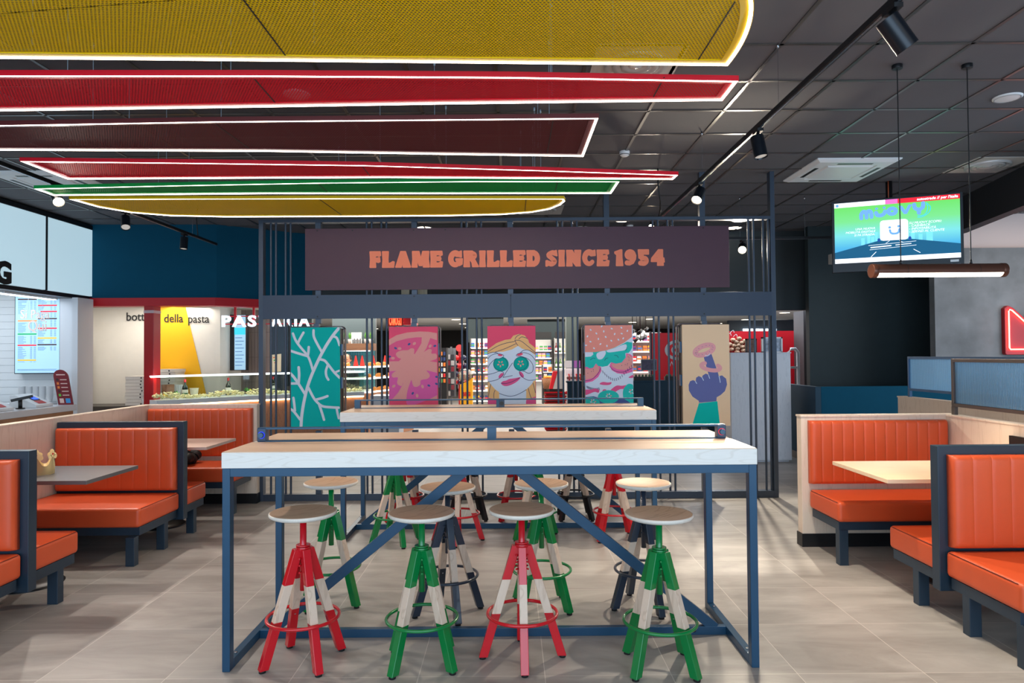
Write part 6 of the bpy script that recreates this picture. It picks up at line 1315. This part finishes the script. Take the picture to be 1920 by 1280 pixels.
# shop assistant
def person():
    Y = 13.15; x = at(650, 680, Y).x; t = thing('person', 'dark haired person behind the pastry case, half hidden by the teal panel', 'person', (x, Y, 0))
    skin_ = mat('skin', (198, 140, 112), 0.55); sh = mat('shirt_black', (34, 34, 38), 0.7)
    b = MB(); prof = [(0.0001, 0.0), (0.10, 0.0), (0.13, 0.4), (0.16, 0.85), (0.15, 1.0), (0.17, 1.15), (0.18, 1.24), (0.13, 1.30), (0.055, 1.33), (0.05, 1.38)]
    n = 24; vs = []; fs = []
    for r, z in prof:
        for k in range(n): a_ = 2*PI*k/n; vs.append((x+r*1.05*math.cos(a_), Y+r*0.62*math.sin(a_), z))
    for i in range(len(prof)-1):
        for k in range(n): fs.append((i*n+k, i*n+(k+1) % n, (i+1)*n+(k+1) % n, (i+1)*n+k))
    b.add(vs, fs, 0, True)
    for s_ in (-1, 1):
        pts = [(x+s_*0.17, Y, 1.24), (x+s_*0.21, Y-0.02, 1.10), (x+s_*0.22, Y-0.06, 0.97), (x+s_*0.16, Y-0.22, 0.98)]
        for k, (ra, rb) in enumerate(((0.05, 0.045), (0.045, 0.04), (0.038, 0.03))): b.cyl(pts[k], pts[k+1], ra, rb, 14); b.ball(pts[k+1], rb, 7)
    b.build('clothing', sh, t, fix=False)
    h = MB(); hc = Vector((x, Y, 1.475)); n = 22; vs = []; fs = []
    rows = [(-0.115, 0.30), (-0.10, 0.55), (-0.07, 0.78), (-0.03, 0.93), (0.02, 1.0), (0.06, 0.95), (0.09, 0.75), (0.11, 0.4)]
    for z, k_ in rows:
        for k in range(n):
            a_ = 2*PI*k/n; fy = math.sin(a_); rx = 0.073*k_; ry = 0.090*k_; yy = ry*fy
            if fy < -0.85 and -0.045 < z < 0.0: yy -= 0.014
            if fy < -0.85 and 0.01 < z < 0.04: yy += 0.004
            vs.append(hc+Vector((rx*math.cos(a_), yy, z)))
    for i in range(len(rows)-1):
        for k in range(n): fs.append((i*n+k, i*n+(k+1) % n, (i+1)*n+(k+1) % n, (i+1)*n+k))
    fs += [tuple(range(n))[::-1], tuple(range((len(rows)-1)*n, len(rows)*n))]; h.add(vs, fs, 0, True)
    h.cyl((x, Y, 1.32), (x, Y+0.005, 1.40), 0.045, 0.042, 16)
    for s_ in (-1, 1): h.ball(hc+Vector((s_*0.074, 0.01, -0.01)), 0.016, 6, 0, 1.6)
    hd = h.build('head', skin_, t, fix=False)
    for s_ in (-1, 1): MB().ball(hc+Vector((s_*0.028, -0.083, 0.012)), 0.009, 6).build('eye', blackpl, hd, fix=False)
    MB().box(hc.x-0.022, hc.x+0.022, hc.y-0.086, hc.y-0.078, hc.z-0.062, hc.z-0.054).build('mouth', mat('lip_brown', (150, 70, 66), 0.5), hd)
    hr = MB(); hr.ball(hc+Vector((0, 0.022, 0.035)), 0.088, 12, 0, 1.0); hr.ball(hc+Vector((0, 0.10, 0.06)), 0.042, 8)
    for k in range(6): hr.ball(hc+Vector((0.075*(1 if k % 2 else -1), 0.03, 0.03-0.02*(k//2))), 0.026, 6)
    hr.build('hair', mat('hair_black', (18, 14, 14), 0.45), t, fix=False)
person()
# red neon shop sign CAMOGLI
v0, v1 = at(730, 607, 12.6), at(753, 607, 12.6)
t = thing('neon_sign', 'small red neon word CAMOGLI cut off by the slate board', 'neon sign', (v0.x, 12.6, v0.z))
m = MB().text('CAMOGLI', lambda u, v, w: (u, v, w), 0.2, 0, bold=0.004); wd = max(p.x for p in m.v)
MB().text('CAMOGLI', lambda u, v, w: (v0.x+u*(v1.x-v0.x)/wd, 12.58-w, v0.z-0.02+v*1.1), 0.2, 0, 0.01, 0, bold=0.004).build('letters', mat('neon_red', (255, 70, 40), 0.5, emit=5), t, fix=False)
MB().box(v0.x-0.05, v1.x+0.02, 12.60, 12.66, v0.z-0.05, SHOPZ-0.001).build('panel', mat('dark_red_panel', (90, 10, 14), 0.5), t)
v2 = at(770, 607, 12.6); one(MB().box(v1.x+0.03, v2.x, 12.6, 13.6, v0.z-0.02, SHOPZ-0.001), 'shop_beam', redm, 'red ceiling beam right of the small neon word', 'beam')

# ------------------------------------------------------------------ shop goods far behind
PCOL = [(214, 40, 44), (240, 180, 40), (60, 110, 180), (236, 232, 224), (120, 50, 110), (70, 150, 80), (230, 120, 40), (40, 60, 110), (226, 150, 170), (150, 90, 60)]
PK = []
for i, c in enumerate(PCOL):
    m = MB().box(-0.045, 0.045, -0.03, 0.03, 0, 0.12, 0).box(-0.0455, 0.0455, -0.0305, -0.03, 0.04, 0.075, 1)
    me = m.build('packet', [mat('packet_%d' % i, c, 0.5), mat('packet_%d' % ((i+3) % 10), PCOL[(i+3) % 10], 0.5)]); PK.append(me.data); bpy.data.objects.remove(me)
BT = []
for i, c in enumerate(((70, 110, 50), (120, 30, 40), (210, 200, 120))):
    m = MB().lathe([(0.0001, 0), (0.036, 0), (0.038, 0.16), (0.014, 0.21), (0.013, 0.28), (0.0001, 0.28)], (0, 0, 0), 12, 0); m.lathe([(0.0385, 0.05), (0.0385, 0.13)], (0, 0, 0), 12, 1)
    o = m.build('wine_bottle', [mat('wine_%d' % i, c, 0.2), mat('wine_label', (230, 226, 214), 0.6)], fix=False); BT.append(o.data); bpy.data.objects.remove(o)
def good(data, name, x, y, z, label, cat, group, s=1.0, rz=0):
    o = bpy.data.objects.new(name, data); COL.objects.link(o); o.location = (x, y, z); o.scale = (s, s, s); o.rotation_euler = (0, 0, rz); return tag(o, label, cat, group)
def shelving(x0, x1, Y, zs, ztop, label, lab2, grp, step=0.11, glow=None, s=1.0, data=None, name='packet', cat='packet', seed=1):
    t = thing('shop_shelf', label, 'shelf', ((x0+x1)/2, Y+0.2, 0)); bd = mat('shelf_white', (220, 220, 216), 0.5); rnd = random.Random(seed)
    MB().box(x0, x1, Y+0.36, Y+0.40, 0, ztop).build('back', bd, t); [MB().box(x, x+0.02, Y, Y+0.36, 0, ztop).build('side', mat('shelf_dark', (60, 58, 60), 0.5), t) for x in (x0, x1-0.02)]
    for z in zs:
        MB().box(x0+0.02, x1-0.02, Y, Y+0.36, z-0.025, z).build('board', bd, t)
        if glow: MB().box(x0+0.04, x1-0.04, Y+0.02, Y+0.05, z-0.035, z-0.026).build('shelf_light', mat('shelf_led', (255, 250, 240), 0.5, emit=glow), t)
        x = x0+0.08
        while x < x1-0.07:
            good(rnd.choice(data or PK), name, x, Y+0.07, z, lab2, cat, grp, s); x += step*(0.95+0.3*rnd.random())
    return t
shelving(-1.10, -0.30, 18.0, [0.35, 0.62, 0.88, 1.10, 1.33, 1.55, 1.76], 2.0, 'lit shop shelves of packets between the tomato and face panels', 'small packet on the shop shelves left of the face panel', 'packets on the shelves left of the face panel', glow=3, seed=1)
shelving(0.55, 1.22, 20.0, [0.80, 1.02, 1.24, 1.46, 1.68], 2.0, 'bright shop shelves of packets right of the face panel', 'small packet on the bright shelves right of the face panel', 'packets on the bright shelves right of the face panel', glow=4, seed=2, s=1.1)
shelving(1.26, 1.95, 20.0, [1.15, 1.62], 2.05, 'lit wine shelves right of the face panel', 'wine bottle on the lit shelves right of the face panel', 'wine bottles in the shop', glow=4, data=BT, name='wine_bottle', cat='bottle', seed=3)
shelving(0.78, 1.06, 17.0, [0.45, 0.75, 0.95, 1.12], 1.30, 'small white shop stand of packets right of the face panel', 'small packet on the low stand right of the face panel', 'packets on the low stand', step=0.1, seed=5)
shelving(2.75, 3.45, 15.5, [1.15, 1.38, 1.62, 1.85], 2.05, 'lit shop shelves right of the burger panel', 'small packet on the shelves right of the burger panel', 'packets right of the burger panel', glow=3, seed=6)
struct(MB().box(-1.2, -0.2, 18.5, 18.6, 1.9, 2.62).box(0.5, 2.0, 20.45, 20.55, 2.0, 2.62), 'wall_back', blackwall, 'black wall above the shop shelves', cat='wall')
for (x0, x1, Y) in ((0.58, 1.2, 19.98), (1.3, 1.9, 19.98)): one(MB().box(x0, x1, Y, Y+0.03, 2.02, 2.22), 'shelf_header', blackpl, 'black header board over the %s' % ('bright packet shelves' if x0 < 1 else 'wine shelves'), 'sign')
# left gap: black stand, peg stand, lollipop tower, candy dome on yellow box
x_ = at(829, 700, 15.0).x
t = thing('gadget_stand', 'black shop stand hung with small gadgets, right of the tomato panel', 'display stand', (x_, 15, 0))
MB().box(x_-0.12, x_+0.10, 15.0, 15.4, 0, 1.72).build('body', blackpl, t)
rnd = random.Random(8)
for r_ in range(6):
    for k in range(3): MB().box(x_-0.10+k*0.065, x_-0.055+k*0.065, 14.975, 15.0, 0.95+r_*0.12, 1.03+r_*0.12).build('gadget', MATS['packet_%d' % rnd.randrange(10)], t)
x_ = at(846, 700, 15.6).x; t = thing('peg_stand', 'grey peg stand of hanging packs beside the black gadget stand', 'display stand', (x_, 15.6, 0))
MB().box(x_-0.02, x_+0.02, 15.6, 15.64, 0, 1.75).box(x_-0.11, x_+0.11, 15.62, 15.63, 0.6, 1.72).build('frame', mat('stand_grey', (120, 124, 128), 0.4, 0.5), t)
for r_ in range(7):
    for k in range(2): MB().box(x_-0.09+k*0.09, x_-0.02+k*0.09, 15.57, 15.60, 0.62+r_*0.14, 0.73+r_*0.14).build('hanging_pack', mat('pack_%d' % ((r_+k) % 3), ((190, 188, 190), (60, 56, 60), (140, 50, 60))[(r_+k) % 3], 0.3), t)
x_ = at(862, 700, 16.0).x; t = thing('lollipop_tower', 'red tower stand holding big ball lollipops', 'display stand', (x_, 16, 0))
MB().cyl((x_, 16, 0), (x_, 16, 1.72), 0.03, n=12).lathe([(0.0001, 0.03), (0.25, 0.03), (0.25, 0)], (x_, 16, 0), 24).build('pole', mat('tower_red', (170, 16, 30), 0.4), t, fix=False)
MB().cyl((x_-0.0, 15.98, 1.72), (x_, 15.95, 1.72), 0.085, n=24).build('round_topper', mat('topper', (196, 60, 60), 0.4), t)
bd_ = None
for r_ in range(4):
    for k in range(4):
        a_ = k*PI/2+r_*0.7+0.4; c = Vector((x_+0.12*math.cos(a_), 16+0.12*math.sin(a_), 0.92+r_*0.19))
        bt = thing('lollipop', 'big shiny ball lollipop on the red tower', 'lollipop', tuple(c), 'ball lollipops on the red tower')
        MB().ball(c, 0.068, 9).build('ball', mat('lolly_%d' % ((r_+k) % 2), ((206, 24, 30), (28, 30, 66))[(r_+k) % 2], 0.12), bt, fix=False)
        MB().cyl(c+Vector((0, 0, -0.16)), c, 0.006, n=6).build('stick', white, bt)
x_ = at(874, 740, 14.5).x; t = thing('candy_bin', 'yellow promotional bin reading BIG under a clear candy dome', 'candy bin', (x_, 14.5, 0))
MB().prism([(x_-0.13, 0), (x_+0.13, 0), (x_+0.13, 1.06), (x_+0.02, 0.98), (x_-0.13, 0.92)], 14.5, 14.8, lambda u, v, w: (u, w, v)).build('bin', mat('bin_yellow', (250, 180, 20), 0.5), t)
MB().text('BIG', lambda u, v, w: (x_+u, 14.497-w, 0.68+v), 0.12, 0, 0.003, 0, 'CENTER', bold=0.006).build('lettering', mat('bin_red', (214, 30, 30), 0.5), t, fix=False)
MB().lathe([(0.0001, -0.16), (0.09, -0.14), (0.16, -0.05), (0.17, 0.04), (0.10, 0.14), (0.0001, 0.16)], (x_-0.02, 14.62, 1.10), 8, smooth=False).build('dome', clearg, t, fix=False)
q = MB(); rnd = random.Random(9)
for k in range(70): a_ = rnd.random()*6.28; rr = 0.12*math.sqrt(rnd.random()); q.box(x_-0.02+rr*math.cos(a_)-0.015, x_-0.02+rr*math.cos(a_)+0.015, 14.62+rr*math.sin(a_)-0.01, 14.62+rr*math.sin(a_)+0.01, 1.0+0.15*rnd.random(), 1.02+0.17*rnd.random(), k % 3)
tag(q.build('candies', [mat('candy_pink', (220, 150, 130), 0.4), mat('candy_brown', (150, 100, 80), 0.4), mat('candy_white', (226, 210, 190), 0.4)], t), kind='stuff')
# right gap: basket, red display, stacked red baskets, dispenser, column
a, b_ = at(1062, 640, 14.9), at(1082, 640, 14.9)
one(MB().box(a.x, b_.x, 14.9, 15.2, 0, SHOPZ), 'column', mat('green_grey_column', (74, 86, 84), 0.6), 'green grey square column between the rods left of the burger panel', 'column', bevel=0.01)
x_ = at(1029, 715, 16.5).x; t = thing('fruit_basket', 'wicker basket of oranges on a wire stand', 'basket', (x_, 16.5, 0))
MB().lathe([(0.0001, 0.72), (0.13, 0.72), (0.17, 0.98), (0.16, 0.98), (0.12, 0.74)], (x_, 16.5, 0), 24).build('wicker', mat('wicker', (128, 84, 52), 0.7, var=0.4, vscale=60), t, fix=False); f = MB()
for k in range(4): a_ = k*PI/2+0.6; f.bar((x_+0.12*math.cos(a_), 16.5+0.12*math.sin(a_), 0), (x_+0.12*math.cos(a_), 16.5+0.12*math.sin(a_), 0.75), 0.012, 0.012)
f.build('wire_stand', blackm, t)
for k in range(9):
    a_ = k*0.75; rr = 0.03+0.09*(k % 2); c = Vector((x_+rr*math.cos(a_), 16.5+rr*math.sin(a_), 1.0)); good_ = one(MB().ball(c, 0.037, 8), 'orange', mat('orange_fruit', (240, 140, 40), 0.5), 'orange in the wicker basket', 'fruit', 'oranges in the wicker basket')
x0, x1 = at(1030, 700, 15.2).x, at(1058, 700, 15.2).x; t = thing('slanted_display', 'red and grey slanted display board above the stacked baskets', 'display', ((x0+x1)/2, 15.2, 0))
MB().prism([(x0, 0.78), (x0+0.07, 0.78), (x0+0.19, 1.18), (x0+0.09, 1.18)], 15.2, 15.4, lambda u, v, w: (u, w, v)).build('red_side', redm, t); MB().prism([(x0+0.075, 0.78), (x1, 0.78), (x1, 1.2), (x0+0.195, 1.18)], 15.2, 15.4, lambda u, v, w: (u, w, v)).build('grey_side', mat('display_grey', (170, 168, 170), 0.5), t); MB().box(x0, x1, 15.25, 15.4, 0, 0.78).build('stand', blackpl, t)
xb = at(1041, 745, 13.6).x; bp = thing('shopping_basket', 'red shopping basket in the stack on the shop floor', 'basket', (0, 0, 0), 'stacked red shopping baskets')
MB().add([(x*w_, y*d_, z) for z, w_, d_ in ((0, 0.17, 0.13), (0.05, 0.205, 0.15), (0.055, 0.215, 0.16), (0.07, 0.215, 0.16)) for x, y in ((-1, -1), (1, -1), (1, 1), (-1, 1))], [(i*4+j, i*4+(j+1) % 4, i*4+4+(j+1) % 4, i*4+4+j) for i in range(3) for j in range(4)]+[(3, 2, 1, 0)]).build('body', mat('basket_red', (206, 20, 34), 0.35), bp, fix=False)
MB().tube([(0.2*math.cos(a_), -0.163, 0.02+0.022*math.sin(a_)) for a_ in [PI*i/10 for i in range(11)]], 0.008, 6).build('handle', blackpl, bp)
for k in range(11):
    o = bp if k == 0 else clone(bp); o.location = (xb, 13.6, 0.005+k*0.072)
x0, x1 = at(1061, 700, 14.2).x, at(1091, 700, 14.2).x; t = thing('snack_dispenser', 'tall snack dispenser with four red and white columns, left of the burger panel', 'display stand', ((x0+x1)/2, 14.2, 0))
MB().box(x0, x1, 14.2, 14.5, 0, 0.75).build('base', mat('pale_base', (206, 202, 200), 0.5), t); MB().box(x0, x1, 14.42, 14.5, 0.75, 1.25).build('back', white, t); MB().box(x0-0.01, x1+0.01, 14.195, 14.2, 0.72, 0.78).build('red_lip', redm, t)
for k in range(4):
    xx = x0+0.015+k*(x1-x0-0.02)/4; q = MB().box(xx, xx+0.05, 14.25, 14.40, 0.78, 1.10); q.build('snack_column', white, t); MB().box(xx+0.05, xx+0.065, 14.24, 14.40, 0.78, 1.14).build('red_divider', redm, t)
    MB().ball((xx+0.025, 14.24, 1.06), 0.025, 7).build('round_badge', mat('badge_brown', (90, 50, 36), 0.4), t, fix=False)
MB().box(x0-0.02, x1-0.16, 14.3, 14.32, 1.27, 1.42).build('header', white, t); MB().box(x1-0.16, x1-0.02, 14.3, 14.32, 1.27, 1.42).build('header_purple', mat('header_purple', (176, 110, 190), 0.5), t)
# gap between burger and fist panels: red advert, screen sign, black planter boxes, spotlights
a, b_ = at(1222, 640, 13.0), at(1300, 640, 13.0)
t = thing('advert_wall', 'red advert board with white curved stripes between burger and fist panels', 'advert', ((a.x+b_.x)/2, 13.0, 0))
zt_ = at(1240, 624, 13.0).z; MB().box(a.x, b_.x, 13.0, 13.08, 0, zt_).build('board', mat('bright_red', (222, 12, 30), 0.4, emit=0.12), t)
q = MB(True); cx_, cz_ = at(1272, 660, 13.0).x, at(1272, 656, 13.0).z; FA = lambda u, v, w: (u, 12.998-w, v)
for rx, rz_ in ((0.235, 0.17), (0.11, 0.07)): draw_line(q, [(cx_+rx*math.cos(a_), cz_+rz_*math.sin(a_)) for a_ in [math.radians(60+240*i/24) for i in range(25)]], 0.055, 0, FA, 0, False)
vA = at(1256, 686, 13.0); draw_line(q, [(vA.x, vA.z), (vA.x+0.035, vA.z+0.085), (vA.x+0.07, vA.z)], 0.02, 0, FA, 0, False); q.build('stripes', white, t, fix=False)
MB().box(a.x-0.03, a.x, 12.98, 13.1, 0, zt_+0.03).build('edge', mat('frame_plum', (70, 50, 70), 0.5), t)
v = at(1217, 685, 12.06); t = thing('advert_screen', 'small dark advert screen on a post above the teal half wall', 'screen', (v.x, 12.06, 1.08))
MB().box(v.x-0.14, v.x+0.14, 12.06, 12.10, v.z-0.09, v.z+0.11).build('frame', mat('frame_grey', (120, 128, 136), 0.4), t); MB().box(v.x-0.125, v.x+0.125, 12.055, 12.06, v.z-0.075, v.z+0.095).build('picture', mat('advert_picture', (70, 60, 90), 0.4, var=0.6, vscale=16), t); MB().box(v.x-0.01, v.x+0.01, 12.075, 12.095, 1.081, v.z-0.09).build('post', white, t)
for px0, px1, lab in ((1188, 1226, 'black planter box of small succulents on the teal half wall, left of the screen post'), (1246, 1268, 'black planter box of small succulents on the teal half wall, by the fist panel')):
    a, b_ = at(px0, 705, 12.06), at(px1, 705, 12.06); t = thing('planter', lab, 'planter', ((a.x+b_.x)/2, 12.06, 1.08)); MB().box(a.x, b_.x, 12.02, 12.10, 1.08, 1.15).build('box', blackpl, t)
    for k in range(int((b_.x-a.x)/0.06)): MB().ball((a.x+0.04+k*0.06, 12.05, 1.165), 0.022, 6).build('succulent', mat('succulent', (80, 120, 90), 0.6), t, fix=False)
for i, (px, py) in enumerate(((1186, 622), (1200, 622), (1211, 618), (1194, 636), (1201, 635), (1208, 632))):
    YS = 13.2+0.22*i; v = at(px, py, YS); t = thing('spotlight', 'small black shop spotlight between burger panel and red advert', 'spotlight', (v.x, YS, v.z), 'small shop spotlights')
    MB().cyl((v.x-0.05, YS-0.05, v.z-0.04), (v.x+0.04, YS+0.04, v.z+0.03), 0.034, n=16).cyl((v.x, YS, v.z), (v.x, YS, SHOPZ), 0.008, n=6).build('body', blackpl, t)
    MB().cyl((v.x-0.052, YS-0.052, v.z-0.0416), (v.x-0.056, YS-0.056, v.z-0.045), 0.027, n=16).build('lamp', MATS['downlight_glow'] if i % 2 == 0 else blackpl, t)
# high windows at the far right of the shop
for i, (px0, px1) in enumerate(((1394, 1412), (1416, 1424), (1426, 1443), (1447, 1456))):
    a, b_ = at(px0, 622, 22), at(px1, 616, 22); struct(MB().box(a.x, b_.x, 22, 22.05, a.z, b_.z), 'window_%d' % (i+1), mat('window_glow', (236, 246, 255), 0.5, emit=3), 'high bright window far behind the screen', cat='window')
struct(MB().box(at(1365, 600, 22.1).x, 9.4, 22.06, 22.2, 0, 2.62), 'wall_back', mat('far_wall2', (70, 84, 98), 0.7), 'blue grey far wall holding the high windows', cat='wall')

# ------------------------------------------------------------------ loose cables and hanging cylinders near the screen
v = at(1233, 343, 7.15); pts = [(1.575, 7.15, CEIL-0.0), (1.575, 7.15, 3.36), (1.585, 7.16, 3.28), (1.61, 7.2, 3.18), (1.62, 7.26, 3.10), (1.615, 7.31, 3.045)]
one(MB().tube(pts, 0.008, 8), 'power_cable', blackpl, 'black cable dropping from the ceiling to the screen top rail', 'cable')
one(MB().tube([(-4.05, 8.75, CEIL), (-4.07, 8.75, 3.36), (-4.06, 8.75, 3.22), (-4.05, 8.75, 3.13)], 0.007, 8), 'power_cable', blackpl, 'black cable dropping to the far end of the left light track', 'cable')
for x, r, lab in ((-1.62, 0.062, 'pale hanging cylinder peeping below the plum sign, slimmer left one'), (-1.36, 0.078, 'pale hanging cylinder peeping below the plum sign, wider right one')):
    t = thing('hanging_cylinder', lab, 'pendant lamp', (x, 10.4, CEIL))
    MB().cyl((x, 10.4, 2.30), (x, 10.4, 3.15), r, n=28).build('shade', mat('cream_shade', (196, 194, 176), 0.5), t); MB().cyl((x, 10.4, 3.15), (x, 10.4, CEIL), 0.006, n=8).build('cord', blackpl, t)

for o in bpy.data.objects:
    if '_o' in o: del o['_o']
